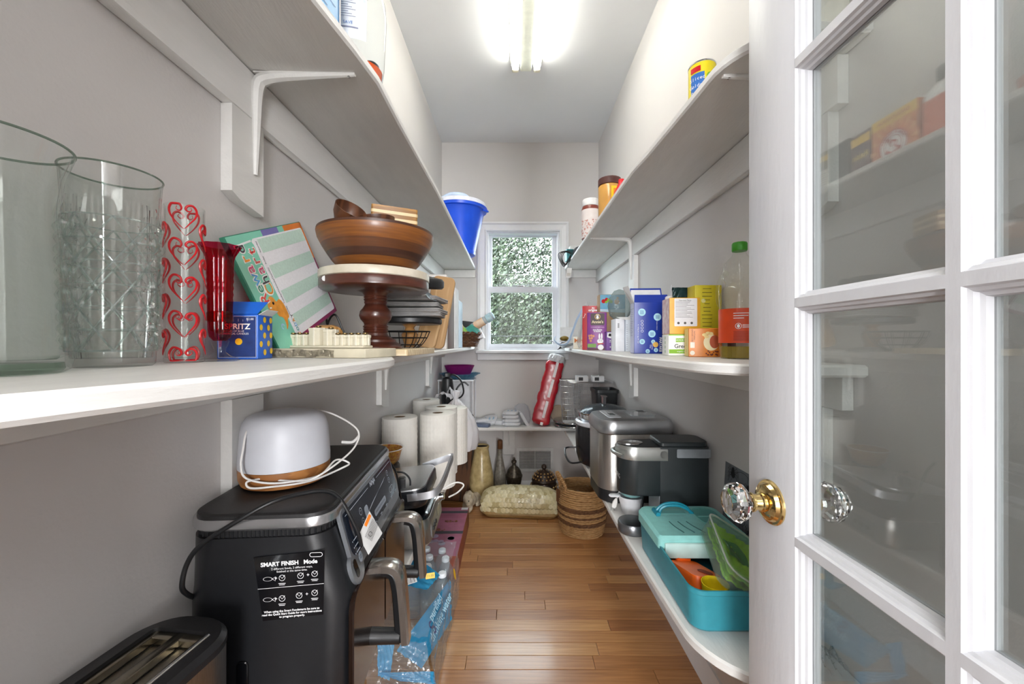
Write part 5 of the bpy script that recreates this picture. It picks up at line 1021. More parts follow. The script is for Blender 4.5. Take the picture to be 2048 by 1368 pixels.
for k, x in enumerate((-0.05, 0.045)):
    tt, f = carton('small_box', ['small white card box on the chrome rack, left one', 'small white card box on the chrome rack, right one'][k], 'box', 0.07, 0.05, 0.035, (0.45 + x, 2.40, BZ2 + 0.3182), 0, CARD)
    m = MB(); m.rect(-0.022, -0.010, 0.004, 0.010, f['front']); flat(tt, 'dark_print', m, INKB)
# ================================================================== RIGHT LOWER SHELF
RW = LOW + 0.0004
# slow cooker with glass lid
t = thing('slow_cooker', 'black round slow cooker with pale rim and glass lid on the right lower shelf', 'cooker', (0.422, 1.90, RW))
m = MB(); m.lathe([(0.095, 0), (0.118, 0.012), (0.130, 0.05), (0.133, 0.12), (0.132, 0.175), (0.128, 0.19)], 48, None, True, False); build('body', m, mat('cooker_black', '#202124', 0.25, 0.2), t)
m = MB(); m.lathe([(0.129, 0.188), (0.134, 0.192), (0.134, 0.206), (0.125, 0.212), (0.115, 0.206)], 48, None, False, False); build('rim', m, mat('cooker_rim', '#c9ccd2', 0.35, 0.2), t)
m = MB(); m.lathe([(0.112, 0.207), (0.116, 0.240), (0.121, 0.243), (0.115, 0.246), (0.105, 0.21)], 48, None, False, False); build('steel_pot', m, CHROME, t)
m = MB(); m.lathe([(0.120, 0.245), (0.117, 0.250), (0.09, 0.268), (0.05, 0.281), (0.0, 0.285), (0.0, 0.282), (0.05, 0.278), (0.09, 0.265), (0.115, 0.247)], 48, None, False, False); ld = build('glass_lid', m, glass('lid_clear', '#d3dade', 0.05, 0.5, haze=0.25, hazecol='#7d848a'), t)
m = MB(); m.tube([(0.1195 * math.cos(a * PI / 24), 0.1195 * math.sin(a * PI / 24), 0.247) for a in range(48)], 0.003, 6, closed=True); build('lid_rim', m, CHROME, ld)
m = MB(); m.loft([[(x, y, z) for y, z in ((-0.014, 0.283), (0.014, 0.283), (0.020, 0.318), (-0.020, 0.318))] for x in (-0.007, 0.007)]); m.loft([[(x, y, z) for y, z in ((-0.020, 0.318), (0.020, 0.318), (0.018, 0.322), (-0.018, 0.322))] for x in (-0.012, 0.012)]); build('lid_handle', m, STEEL, ld)
m = MB(); m.tube(smooth([(-0.112, -0.050, 0.022), (-0.165, -0.070, 0.024), (-0.185, -0.050, 0.045), (-0.185, 0.0, 0.062), (-0.172, 0.030, 0.068), (-0.128, 0.030, 0.07)], 6), 0.0042, 8); build('side_handle', m, BLACKP, t)
# bread machine
t = thing('bread_machine', 'brushed steel bread machine with lid window on the right lower shelf', 'bread maker', (0.438, 1.545, RW), R(2))
def bm_ring(x0, x1, y, rf, rb): return [(p[0] + (x0 + x1) / 2, p[1]) for p in rr(x1 - x0, y, [rb, rf, rf, rb], 7)]
m = MB(); m.loft([(bm_ring(-0.128, 0.125, 0.225, 0.055, 0.02), 0), (bm_ring(-0.133, 0.128, 0.232, 0.058, 0.02), 0.004), (bm_ring(-0.133, 0.128, 0.232, 0.058, 0.02), 0.045)]); build('base', m, BLACKP, t)
m = MB(); m.loft([(bm_ring(-0.135, 0.127, 0.235, 0.06, 0.02), 0.045), (bm_ring(-0.135, 0.127, 0.235, 0.06, 0.02), 0.243), (bm_ring(-0.132, 0.125, 0.229, 0.058, 0.02), 0.247)]); build('body', m, mat('drum_steel', '#b7b4af', 0.3, 1.0, var=0.07, scale=50, stretch=(14, 14, 0.6)), t)
m = MB(); m.loft([(bm_ring(-0.137, 0.128, 0.238, 0.06, 0.02), 0.2475), (bm_ring(-0.139, 0.13, 0.241, 0.062, 0.022), 0.255), (bm_ring(-0.139, 0.13, 0.241, 0.062, 0.022), 0.281), (bm_ring(-0.130, 0.125, 0.226, 0.056, 0.02), 0.294), (bm_ring(-0.10, 0.11, 0.19, 0.04, 0.02), 0.299)]); ld = build('lid', m, mat('lid_steel', '#aeb0b2', 0.32, 0.9, var=0.04), t)
TT = frame((0, 0, 0.2992), (0, -1, 0), (1, 0, 0))
m = MB(); m.prism(rr(0.10, 0.095, 0.01, 4, 0.0, 0.045), -0.001, 0.001, TT, b=0.0005); build('lid_window', m, mat('window_glass_dark', '#6d747a', 0.12), ld)
m = MB(); 
for i in range(4): m.prism(rr(0.004, 0.03, 0.0018, 3, -0.065 + i * 0.010, 0.065), -0.001, 0.0012, TT)
build('vents', m, BLACKP, ld, kind='stuff')
m = MB(); m.prism(rr(0.15, 0.048, 0.008, 4, 0.0, -0.073), -0.006, 0.0012, TT, b=0.0005); build('control_panel', m, mat('panel_pale', '#c6c9cd', 0.35, 0.3), ld)
m = MB(); m.prism(rr(0.042, 0.022, 0.002, 3, 0.012, -0.070), 0.001, 0.002, TT); build('display', m, mat('lcd', '#4a5357', 0.25), ld)
for i in range(6):
    m = MB(); m.prism(rr(0.012, 0.006, 0.002, 3, (-0.055, -0.038, -0.021)[i % 3], -0.064 - 0.012 * (i // 3)), 0.001, 0.002, TT); build('button', m, CHROME, ld)
# plug hanging at the shelf edge
t = thing('mains_plug', 'white two pin plug on a short cord lying before the bread machine', 'plug', (0.337, 1.372, RW + 0.002), rot=(R(-8), 0, 0)); t.scale = (0.75, 0.75, 0.75)
m = MB(); m.loft([(rr(0.016, 0.013, 0.004, 3), 0), (rr(0.022, 0.016, 0.004, 3), 0.008), (rr(0.020, 0.015, 0.004, 3), 0.028), (rr(0.008, 0.008, 0.003, 3), 0.044)], T(0, 0, 0.008, ry=R(22))); build('body', m, MATS['white_cord'], t)
m = MB(); m.box(-0.0075, -0.0058, -0.003, 0.003, -0.016, 0.001, T(0, 0, 0.008, ry=R(22))); build('pin', m, STEEL, t); m = MB(); m.box(0.0058, 0.0075, -0.003, 0.003, -0.016, 0.001, T(0, 0, 0.008, ry=R(22))); build('pin', m, STEEL, t)
m = MB(); m.tube(smooth([(0.019, 0, 0.050), (0.034, 0, 0.085), (0.05, 0.0, 0.12), (0.07, 0.01, 0.135), (0.09, 0.02, 0.11)], 6), 0.0035, 8); build('cord', m, MATS['white_cord'], t)
# coffee maker
t = thing('coffee_maker', 'slim black pod coffee maker with silver head on the right lower shelf', 'coffee maker', (0.436, 1.222, RW), R(-1))
CB = mat('coffee_black', '#1e2426', 0.4, var=0.06); CS = mat('coffee_silver', '#b5b7b4', 0.3, 0.85, var=0.04)
D_ = 0.105
def cyl_front(x0, x1, d): return [(x1, d / 2), (x1 - 0.0001, d / 2)] and [(p[0] + (x0 + x1) / 2, p[1]) for p in rr(x1 - x0, d, [0.001, d / 2 - 0.001, d / 2 - 0.001, 0.001], 9)]
m = MB(); m.loft([([(p[0] + 0.0625, p[1]) for p in rr(0.145, D_, [0.012, 0.001, 0.001, 0.012], 4)], 0.0), ([(p[0] + 0.0625, p[1]) for p in rr(0.145, D_, [0.012, 0.001, 0.001, 0.012], 4)], 0.268)]); build('column', m, CB, t)
m = MB(); m.loft([(cyl_front(-0.122, 0.0, D_ - 0.006), 0.124), (cyl_front(-0.123, -0.0095, D_ - 0.001), 0.128), (cyl_front(-0.123, -0.0095, D_ - 0.001), 0.228), (cyl_front(-0.123, -0.0095, D_ - 0.001), 0.2281)]); build('brew_head', m, CB, t, sharp=30)
m = MB(); m.loft([(cyl_front(-0.126, 0.012, D_ + 0.003), 0.2285), (cyl_front(-0.129, 0.012, D_ + 0.004), 0.236), (cyl_front(-0.129, 0.012, D_ + 0.004), 0.258), (cyl_front(-0.123, 0.012, D_ - 0.004), 0.2665)]); hd = build('lever_head', m, CS, t, sharp=30)
m = MB(); m.loft([(cyl_front(-0.120, 0.010, D_ - 0.008), 0.2662), (cyl_front(-0.118, 0.010, D_ - 0.012), 0.2685)]); build('head_top', m, BLACKP, hd, sharp=30)
m = MB(); m.lathe([(0.036, 0.268), (0.035, 0.271), (0.02, 0.2725), (0.0, 0.272)], 32, T(-0.085, 0, 0) @ Matrix.Diagonal((1.1, 0.75, 1, 1)), False, False); build('brew_button', m, CHROME, hd)
for s in (-1, 1): 
    m = MB(); m.lathe([(0.011, 0), (0.011, 0.002), (0.0, 0.0022)], 24, frame((0.0, s * (D_ / 2 + 0.002), 0.247), (s, 0, 0), (0, 0, 1)) if s < 0 else frame((0.0, D_ / 2 + 0.002, 0.247), (-1, 0, 0), (0, 0, 1)), True, False); build('hinge_disc', m, CS, hd)
m = MB(); m.tube(smooth([(-0.118, -0.045, 0.24), (-0.133, -0.02, 0.242), (-0.136, 0.0, 0.242), (-0.133, 0.02, 0.242), (-0.118, 0.045, 0.24)], 5), 0.006, 8); build('lever_lip', m, CS, hd)
m = MB(); m.prism([(p[0] + 0.0625, p[1]) for p in rr(0.146, D_ + 0.001, [0.03, 0.012, 0.012, 0.03], 5)], 0.268, 0.2825, b=0.003); build('tank_lid', m, CB, t)
m = MB(); m.prism(rr(0.098, 0.026, 0.003, 3, 0.087, 0.250), 0.0, 0.0016, frame((0, -D_ / 2, 0), (1, 0, 0), (0, 0, 1)), b=0.0005); build('water_tank_window', m, mat('tank_window', '#787d81', 0.15, var=0.2, scale=14), t)
m = MB(); m.box(-0.012, -0.0095, -D_ / 2 + 0.004, D_ / 2 - 0.004, 0.0, 0.124); build('column_face', m, mat('column_grey', '#8b9296', 0.35), t)
m = MB(); m.lathe([(0.043, 0), (0.0445, 0.004), (0.0445, 0.026), (0.042, 0.030)], 40, T(-0.076, 0, 0)); dt = build('drip_tray', m, mat('tray_steel', '#7d7f82', 0.3, 0.85), t)
m = MB(); m.lathe([(0.0425, 0.0302), (0.0405, 0.0312), (0.0, 0.0312)], 40, T(-0.076, 0, 0), False, False); build('tray_grid', m, BLACKP, dt)
text(t, 'KEURIG', 0.020, frame((-0.1235, 0, 0.176), (0, -1, 0), (0, 0, 1)), INKW, spacing=1.1)
text(t, 'KEURIG', 0.014, frame((-0.126, -0.0485, 0.176), (0.55, -0.45, 0), (0, 0, 1)), INKW) if False else None
# cup with strainer behind the coffee maker
t = thing('white_cup', 'white cup with side grip seen under the coffee maker head', 'cup', (0.392, 1.352, RW))
m = MB(); m.lathe([(0.027, 0), (0.029, 0.004), (0.044, 0.060), (0.0425, 0.060), (0.027, 0.006), (0, 0.005)], 32, None, True, False); build('cup', m, mat('cup_white', '#dfe0e4', 0.35), t)
m = MB(); m.prism(rr(0.04, 0.022, 0.010), 0, 0.006, T(-0.055, 0, 0.055), b=0.002); build('grip', m, MATS['cup_white'], t)
t = thing('tea_strainer', 'teal mesh strainer bowl resting in the white cup', 'strainer', (0.394, 1.352, RW + 0.0605))
m = MB(); m.lathe([(0.030, 0.0), (0.043, 0.016), (0.047, 0.026), (0.0455, 0.026), (0.028, 0.001), (0, -0.001)], 40, None, True, False, fn=lambda r, z, a: r * (1 + 0.02 * math.cos(a * 30))); build('bowl', m, mat('teal_plastic_pale', '#8fbdbd', 0.4, var=0.05), t)
m = MB(); m.lathe([(0.034, 0.026), (0.036, 0.046), (0.034, 0.050), (0, 0.051)], 32, None, False, False); build('clear_top', m, glass('clear_top', '#e6eef0', 0.08, 0.4, haze=0.35, hazecol='#c5d3d6'), t)
m = MB(); m.loft([[(0, -0.006, 0), (0.005, -0.006, 0), (0.005, 0.006, 0), (0, 0.006, 0)], [(0.024, -0.004, 0.13), (0.03, -0.004, 0.13), (0.03, 0.004, 0.13), (0.024, 0.004, 0.13)]]); one('black_stirrer', m, BLACKP, 'black flat stirrer leaning by the white cup', 'stirrer', (0.402, 1.30, RW))

# teal tool box
TEAL = mat('teal_plastic', '#2f8796', 0.42, var=0.05, scale=40, bump=0.05); TEALP = mat('pale_teal_plastic', '#86c4c0', 0.45, var=0.05, scale=60); TEALH = mat('teal_handle', '#157d92', 0.4)
tx, ty = 0.215, 0.355
t = thing('tool_caddy', 'teal plastic craft caddy with pale teal lid at the end of the right lower shelf', 'caddy', (0.455, 0.962, RW))
def rq(w, d, r=0.028): return rr(w, d, r, 6)
m = MB(); m.loft([(rq(tx - 0.022, ty - 0.022), 0), (rq(tx - 0.012, ty - 0.012), 0.006), (rq(tx - 0.004, ty - 0.004), 0.075), (rq(tx, ty), 0.077), (rq(tx, ty), 0.086), (rq(tx - 0.007, ty - 0.007), 0.086), (rq(tx - 0.020, ty - 0.020), 0.008)]); build('tub', m, TEAL, t, sharp=35)
ly = 0.185; yc = ty / 2 - ly / 2 + 0.002
m = MB(); lo = [(p[0], p[1] + yc) for p in rr(tx + 0.006, ly, [0.03, 0.03, 0.012, 0.012], 6)]; li = [(p[0], p[1] + yc) for p in rr(tx - 0.006, ly - 0.012, [0.026, 0.026, 0.008, 0.008], 6)]
m.loft([(lo, 0.080), (lo, 0.102), (li, 0.110)]); ld = build('lid', m, TEALP, t, sharp=35)
m = MB(); m.box(-tx / 2 + 0.01, tx / 2 - 0.01, yc - ly / 2 - 0.006, yc - ly / 2 + 0.002, 0.060, 0.096, b=0.002); build('lid_wall', m, mat('inner_lid', '#b4d3cf', 0.45), ld)
m = MB(); m.box(-0.035, 0.035, -0.010, 0.010, 0.1098, 0.1106, T(-0.025, yc + 0.045, 0)); 
build('handle_recess', m, mat('teal_mid', '#6fb0ad', 0.5), ld)
for k in range(3):
    m = MB(); m.tube(smooth([(-0.055 + k * 0.022, yc - 0.012, 0.1102), (-0.052 + k * 0.024, yc - 0.04, 0.1104), (-0.042 + k * 0.026, yc - 0.072, 0.1102)], 5), 0.0013, 6); build('slot', m, mat('slot_shadow', '#2f5f60', 0.6), ld)
m = MB(); pr = [(p[0] + 0.060, p[1] + yc + 0.02) for p in rr(0.062, 0.105, 0.03, 6)]; pi = [(p[0] + 0.060, p[1] + yc + 0.02) for p in rr(0.056, 0.099, 0.027, 6)]; m.loft([(pr, 0.1095), (pr, 0.1118), (pi, 0.1118), (pi, 0.1105)], None, False, True); build('pill_tray', m, mat('teal_recess', '#5fa39f', 0.5), ld)
m = MB(); m.box(0.033, 0.087, yc + 0.017, yc + 0.020, 0.1105, 0.1118); build('tray_divider', m, TEALP, ld)
for k in range(2):
    m = MB(); yy = yc + 0.045 + k * 0.012 - 0.006; 
    m.tube(smooth([(-0.072 + k * 0.008, yy - k * 0.016, 0.110), (-0.066 + k * 0.006, yy - k * 0.016, 0.124), (-0.045, yy - k * 0.018, 0.136 - k * 0.003), (-0.015, yy - k * 0.018, 0.137 - k * 0.003), (0.010, yy - k * 0.014, 0.127 - k * 0.003), (0.024 + k * 0.004, yy - k * 0.012, 0.110)], 6), 0.0042, 8); build('handle', m, TEALH, ld)
m = MB(); m.tube([(-0.072, yc + 0.02, 0.114), (-0.072, yc + 0.055, 0.114)], 0.006, 10); build('hinge_pin', m, TEALH, ld)
# orange container, yellow cup, clear tub inside the caddy
t = thing('orange_container', 'bright orange plastic case lying in the teal caddy', 'container', (0.405, 0.902, RW + 0.040), rot=(R(-10), R(8), R(10)))
ORG = mat('orange_plastic', '#e8641c', 0.4)
m = MB(); m.loft([(rr(0.064, 0.10, 0.012, 4), -0.02), (rr(0.070, 0.106, 0.014, 4), 0.018), (rr(0.066, 0.102, 0.013, 4), 0.024)]); build('body', m, ORG, t)
m = MB(); m.box(-0.014, 0.022, 0.045, 0.056, 0.012, 0.032, b=0.003); build('clip', m, ORG, t)
m = MB(); m.prism(rr(0.020, 0.034, 0.010), 0.0242, 0.0252, T(0.008, -0.025, 0, rz=R(20))); build('grip_hole', m, mat('deep_orange', '#8e3010', 0.6), t)
t = thing('yellow_cup', 'yellow plastic cup standing in the near end of the teal caddy', 'cup', (0.4145, 0.828, RW + 0.011))
m = MB(); m.lathe([(0.020, 0), (0.027, 0.066), (0.0255, 0.066), (0.019, 0.003), (0, 0.002)], 32, None, True, False); build('cup', m, mat('yellow_plastic', '#e7cd16', 0.4), t)
FROST = glass('frosted_tub', '#eef5ee', 0.12, 0.3, haze=0.07, hazecol='#d5dcd4')
t = thing('clear_tub', 'clear plastic tub of green packets tilted in the teal caddy', 'tub', (0.484, 0.862, RW + 0.108), rot=(R(16), R(33), R(-4)))
CT = frame((0, 0, 0), (1, 0, 0), (0, 1, 0))
m = MB(); m.loft([(rr(0.115, 0.165, 0.02, 5), -0.030), (rr(0.128, 0.178, 0.024, 5), 0.012), (rr(0.126, 0.176, 0.023, 5), 0.012), (rr(0.112, 0.162, 0.018, 5), -0.028)], None, True, True); build('tub', m, FROST, t, sharp=35)
m = MB(); m.loft([(rr(0.131, 0.181, 0.025, 5), 0.008), (rr(0.133, 0.183, 0.026, 5), 0.014), (rr(0.122, 0.172, 0.022, 5), 0.018), (rr(0.118, 0.168, 0.02, 5), 0.015)], None, False, True); build('lid', m, FROST, t, sharp=35)
m = MB(); m.tube([(p[0], p[1], 0.015) for p in rr(0.131, 0.181, 0.025, 5)], 0.002, 6, closed=True); build('lid_edge', m, glass('tub_edge', '#e9efe8', 0.1, 0.4, haze=0.45, hazecol='#dfe5de'), t)
for k, (c, z, sx, sy) in enumerate((('#a2dc34', -0.020, 0.10, 0.15), ('#aee23c', -0.004, 0.104, 0.156))):
    m = MB(); m.grid(lambda a, b, k=k: (sx * (a - 0.5), sy * (b - 0.5), z + 0.008 * wr(a * 2, b * 3, k + 0.7) + 0.002), 26, 30, None, 0.004); one('green_packet', m, mat('lime_wrapper_%d' % k, c, 0.3, col2=('#86c42a', '#8cd02c')[k], scale=16, var=0.1), ['lime green packet at the bottom of the clear tub', 'lime green leaf printed packet on top in the clear tub'][k], 'packet', (0.484, 0.862, RW + 0.108), rot=(R(16), R(33), R(-4)))
MT = T(0.484, 0.862, RW + 0.108) @ Matrix.Rotation(R(-4), 4, 'Z') @ Matrix.Rotation(R(33), 4, 'Y') @ Matrix.Rotation(R(16), 4, 'X')
m = MB(); m.grid(lambda a, b: (-0.035 + 0.045 * a, -0.02 + 0.05 * b, 0.0075 + 0.003 * math.sin(a * 6 + b * 4)), 8, 8, None, 0.002); one('dark_green_packet', m, mat('dark_green_wrapper', '#2f7a3f', 0.35), 'small dark green packet in the clear tub', 'packet', (0.484, 0.862, RW + 0.108), rot=(R(16), R(33), R(-4)))
# spider web card, beige bottle
t = thing('spider_card', 'grey card printed with black spiders and web leaning on the right wall', 'card', (0.578, 1.035, RW + 0.002), rot=(0, R(2), 0))
SPF = frame((-0.0017, 0, 0), (0, -1, 0), (0, 0, 1))
out_ = [(-0.085, 0.0), (0.09, 0.0), (0.085, 0.245), (-0.075, 0.285)]
m = MB(); m.prism(out_, -0.0015, 0.0015, frame((0, 0, 0), (0, -1, 0), (0, 0, 1))); build('card', m, mat('smoke_card', '#6f7378', 0.5), t)
m = MB(); cx_, cy_ = 0.01, 0.13
for i in range(10):
    a = i * PI / 5; m.line([(cx_, cy_), (cx_ + 0.075 * math.cos(a), cy_ + 0.11 * math.sin(a))], 0.0012, SPF)
for r in (0.25, 0.5, 0.75, 1.0):
    P_ = []
    for i in range(11):
        a = i * PI / 5; P_.append((cx_ + 0.073 * r * math.cos(a), cy_ + 0.108 * r * math.sin(a)))
    m.line(smooth([(a, b, 0) for a, b in P_], 3) and [(p.x, p.y) for p in smooth([(a, b, 0) for a, b in P_], 3)], 0.0011, SPF)
for (x, y, s) in ((-0.035, 0.22, 1.0), (0.035, 0.20, 0.8), (-0.03, 0.15, 0.7), (0.05, 0.10, 0.9)):
    m.disc(x, y, 0.010 * s, SPF, 0.0008); m.disc(x, y + 0.013 * s, 0.006 * s, SPF, 0.0008)
    for q in range(4):
        for d in (-1, 1): m.line([(x, y + 0.004), (x + d * 0.016 * s, y + (0.014 - q * 0.009) * s + 0.006 * s), (x + d * 0.024 * s, y + (0.008 - q * 0.011) * s)], 0.0016, SPF, 0.0008)
flat(t, 'spider_print', m, mat('black_print', '#141416', 0.5))['kind'] = 'stuff'
m = MB(); m.loft([(rr(0.012, 0.10, 0.005, 4), 0), (rr(0.014, 0.10, 0.006, 4), 0.24), (rr(0.014, 0.07, 0.006, 4), 0.262), (rr(0.008, 0.03, 0.003, 4), 0.27)]); one('beige_tray', m, mat('beige_plastic', '#a59a77', 0.45), 'upright beige tray edge between the door knob and right wall', 'tray', (0.5735, 0.885, RW), 0)
# film crumpled at the end of the shelf, seen through the door
m = MB(); m.grid(lambda a, b: (0.505 + 0.07 * a, 0.675 + 0.10 * b, RW + 0.003 + 0.028 * wr(a * 2, b * 2, 0.3) * math.sin(PI * min(1, b * 1.3)) ), 26, 26); one('crumpled_film', m, glass('film_blue', '#e9f3f8', 0.08, 0.3, wrinkle=0.9, wscale=60, haze=0.2, hazecol='#cfe0ea'), 'crumpled clear film at the end of the right lower shelf', 'film')

# ================================================================== RIGHT MIDDLE SHELF
RM = MIDR + 0.0004
# --- food cartons (front faces turn to the door)
NAVY = mat('royal_blue_card', '#12308f', 0.35, var=0.05); PALEB = mat('pale_aqua_print', '#a9d6e2', 0.45)
t, f = carton('cookie_carton', 'royal blue open cookie carton with pale aqua cookies on the right middle shelf', 'carton', 0.112, 0.055, 0.172, (0.4555, 1.36, RM), R(-3), NAVY)
m = MB(); m.rect(-0.0265, 0.002, 0.0265, 0.170, frame((-0.056, 0, 0), (0, -1, 0), (0, 0, 1))); flat(t, 'side_panel', m, mat('lilac_card', '#c4c8e2', 0.45))
m = MB()
for i in range(16): m.rect(-0.022, 0.06 + i * 0.006, -0.022 + random.uniform(0.02, 0.042), 0.0612 + i * 0.006, frame((-0.056, 0, 0), (0, -1, 0), (0, 0, 1)), 0.0008)
flat(t, 'side_text', m, mat('slate_ink', '#5d6484', 0.5))['kind'] = 'stuff'
for (x, z, r) in ((-0.031, 0.052, 0.0125), (0.020, 0.036, 0.0125), (0.002, -0.020, 0.012), (-0.030, -0.046, 0.009), (0.006, -0.046, 0.0065), (0.015, -0.074, 0.007), (-0.012, -0.078, 0.007), (0.046, -0.068, 0.0075)):
    m = MB(); m.disc(x, z, r, f['front'], 0.0006); flat(t, 'printed_cookie', m, PALEB); m = MB()
    for i in range(5): m.rect(x - r * 0.5, z - r * 0.45 + i * r * 0.2, x + r * 0.5, z - r * 0.38 + i * r * 0.2, f['front'], 0.0009)
    flat(t, 'cookie_text', m, NAVY)['kind'] = 'stuff'
m = MB(); m.disc(0.014, -0.056, 0.009, f['front'], 0.0008); flat(t, 'printed_biscuit', m, mat('biscuit_print', '#d9a94a', 0.5))
text(t, 'Chocolate Chip', 0.0095, at(f['front'], 0.040, 0.0, -PI / 2), INKW, h=0.0009); text(t, 'PARTAKE', 0.0115, at(f['front'], 0.030, -0.056, -PI / 2), INKW, h=0.0012, bold=0.0003)
text(t, 'THE COOKIE COMPANY', 0.0036, at(f['front'], 0.018, 0.012, -PI / 2), INKW, h=0.0009); text(t, 'Crunchy\nChip', 0.006, at(f['front'], 0.0, -0.062, -PI / 2), INKW, h=0.0009); text(t, 'N - 45.36g (No nut, egg, milk, soy)', 0.0045, at(f['front'], -0.043, -0.02, -PI / 2), INKW, h=0.0009)
m = MB()
for i in range(4): m.ring(-0.030, 0.022 - i * 0.011, 0.0042, 0.0009, f['front'], 0.0008)
flat(t, 'allergen_rings', m, INKW)['kind'] = 'stuff'
m = MB(); m.loft([[(-0.056, 0.0275, 0.170), (0.056, 0.0275, 0.170), (0.050, 0.034, 0.226), (-0.056, 0.034, 0.226)], [(-0.056, 0.0280, 0.170), (0.056, 0.0280, 0.170), (0.050, 0.0347, 0.2262), (-0.056, 0.0347, 0.2262)]]); build('back_flap', m, [NAVY], t, sharp=10)
m = MB(); m.loft([[(-0.053, 0.0268, 0.168), (0.053, 0.0268, 0.168), (0.046, 0.0328, 0.220), (-0.053, 0.0328, 0.220)], [(-0.053, 0.0272, 0.168), (0.053, 0.0272, 0.168), (0.046, 0.0332, 0.220), (-0.053, 0.0332, 0.220)]]); build('flap_lining', m, CARD, t, sharp=10)
m = MB(); m.loft([[(-0.056, -0.0275, 0.171), (0.056, -0.0275, 0.171), (0.054, -0.022, 0.197), (-0.054, -0.022, 0.197)], [(-0.056, -0.0270, 0.171), (0.056, -0.0270, 0.171), (0.054, -0.0215, 0.197), (-0.054, -0.0215, 0.197)]]); build('front_flap', m, NAVY, t, sharp=10)
m = MB(); m.loft([[(0.056, -0.024, 0.171), (0.056, 0.024, 0.171), (0.083, 0.024, 0.236), (0.076, -0.020, 0.200)], [(0.0565, -0.024, 0.1705), (0.0565, 0.024, 0.1705), (0.0836, 0.024, 0.2356), (0.0766, -0.020, 0.1996)]]); build('right_flap', m, CARD, t, sharp=10)
m = MB(); m.loft([[(-0.056, -0.026, 0.171), (-0.056, 0.026, 0.171), (-0.084, 0.022, 0.228), (-0.074, -0.022, 0.228)], [(-0.0565, -0.026, 0.1705), (-0.0565, 0.026, 0.1705), (-0.0846, 0.022, 0.2276), (-0.0746, -0.022, 0.2276)]]); build('left_flap', m, CARD, t, sharp=10)
# tea cartons
LIME = mat('lime_print', '#86b82e', 0.5)
t, f = carton('tea_carton', 'white and lime green tea carton at the bottom of the tea stack', 'carton', 0.082, 0.07, 0.060, (0.4745, 1.150, RM), R(-6), mat('tea_white_card', '#e8e8e2', 0.45))
m = MB(); m.rect(-0.041, 0.0265, 0.041, 0.0298, f['front']); m.rect(-0.040, -0.0235, 0.041, -0.012, f['front']); m.poly([(-0.022, 0.008), (0.0, 0.009), (0.006, 0.006), (0.018, 0.006), (0.024, 0.009), (0.039, 0.008), (0.039, 0.019), (0.022, 0.017), (0.014, 0.021), (0.004, 0.019), (-0.022, 0.019)], f['front']); flat(t, 'lime_band', m, LIME)['kind'] = 'stuff'
text(t, 'GOOD', 0.0075, at(f['front'], -0.011, 0.0138), INKW, h=0.0009, sx=1.1); text(t, '&', 0.010, at(f['front'], 0.012, 0.0135), INKW, h=0.0009); text(t, 'GREEN', 0.0065, at(f['front'], 0.029, 0.0138), INKW, h=0.0009)
text(t, 'Green Tea', 0.0155, at(f['front'], -0.026, -0.0035), INKB, h=0.0006, align='LEFT', bold=0.0002); text(t, 'organic fair trade', 0.0055, at(f['front'], 0.0, -0.0178), INKW, h=0.0009)
m = MB()
for i in range(4): m.disc(0, 0.02 - i * 0.013, 0.005, f['left'])
flat(t, 'side_print', m, mat('sage_print', '#a9bd9c', 0.5))['kind'] = 'stuff'
YC = mat('amber_card', '#dca42c', 0.45)
t, f = carton('biscuit_carton', 'amber yellow carton with nutrition panel on top of the white tea carton', 'carton', 0.084, 0.068, 0.102, (0.4775, 1.152, RM + 0.0605), R(-4), YC)
m = MB(); m.poly(rr(0.062, 0.078, 0.002, 2, 0.002, 0.010), f['front'], 0.0005); flat(t, 'nutrition_panel', m, mat('panel_white', '#dedee0', 0.5))
m = MB(); rb = random.Random(9)
for i in range(13): m.rect(-0.026, 0.040 - i * 0.0037, -0.026 + rb.uniform(0.03, 0.054), 0.0408 - i * 0.0037, f['front'], 0.0009)
for i in range(3): m.disc(-0.018 + i * 0.018, -0.020, 0.0035, f['front'], 0.0009)
flat(t, 'nutrition_text', m, mat('grey_ink', '#54504a', 0.5))['kind'] = 'stuff'
text(t, 'Nutrition Facts', 0.0055, at(f['front'], 0.0, 0.0435), INKB, h=0.0009)
m = MB(); m.rect(-0.033, -0.050, 0.033, 0.050, f['left'], 0.0004); flat(t, 'side_panel', m, mat('pale_floral_print', '#d9d3cf', 0.5, col2='#b98f9c', scale=70))
t, f = carton('tea_carton', 'orange ginger tea carton at the right end of the tea cartons', 'carton', 0.080, 0.062, 0.074, (0.4985, 1.062, RM), R(-14), mat('orange_tea_card', '#d27c20', 0.4, var=0.08))
m = MB(); m.rect(-0.030, -0.036, 0.030, 0.036, f['left'], 0.0004); flat(t, 'side_panel', m, mat('pale_yellow_card', '#e9cf83', 0.45))
text(t, 'TAZO', 0.013, at(f['left'], 0.002, 0.012, -PI / 2), mat('gold_ink', '#b98f38', 0.5)) if False else None
m = MB()
for i in range(5): m.line([(-0.006, 0.022 - i * 0.006), (0.006, 0.018 - i * 0.006), (-0.006, 0.016 - i * 0.006)], 0.001, f['left'], 0.0008)
m.ring(0, -0.022, 0.004, 0.0014, f['left'], 0.0008); flat(t, 'side_motif', m, mat('gold_ink', '#8a6a34', 0.5))['kind'] = 'stuff'
m = MB(); m.disc(0.014, 0.0, 0.0185, f['front'], 0.0005, r2=0.021); flat(t, 'printed_cup', m, mat('cup_print', '#e8ddb0', 0.5))
m = MB(); m.disc(0.022, 0.002, 0.012, f['front'], 0.0008, r2=0.017); flat(t, 'printed_tea', m, mat('tea_print', '#a8481c', 0.5))
m = MB()
for (x, z) in ((-0.002, 0.020), (0.006, 0.024), (0.013, 0.023), (0.003, 0.015)): m.disc(x, z, 0.006, f['front'], 0.0008, r2=0.004)
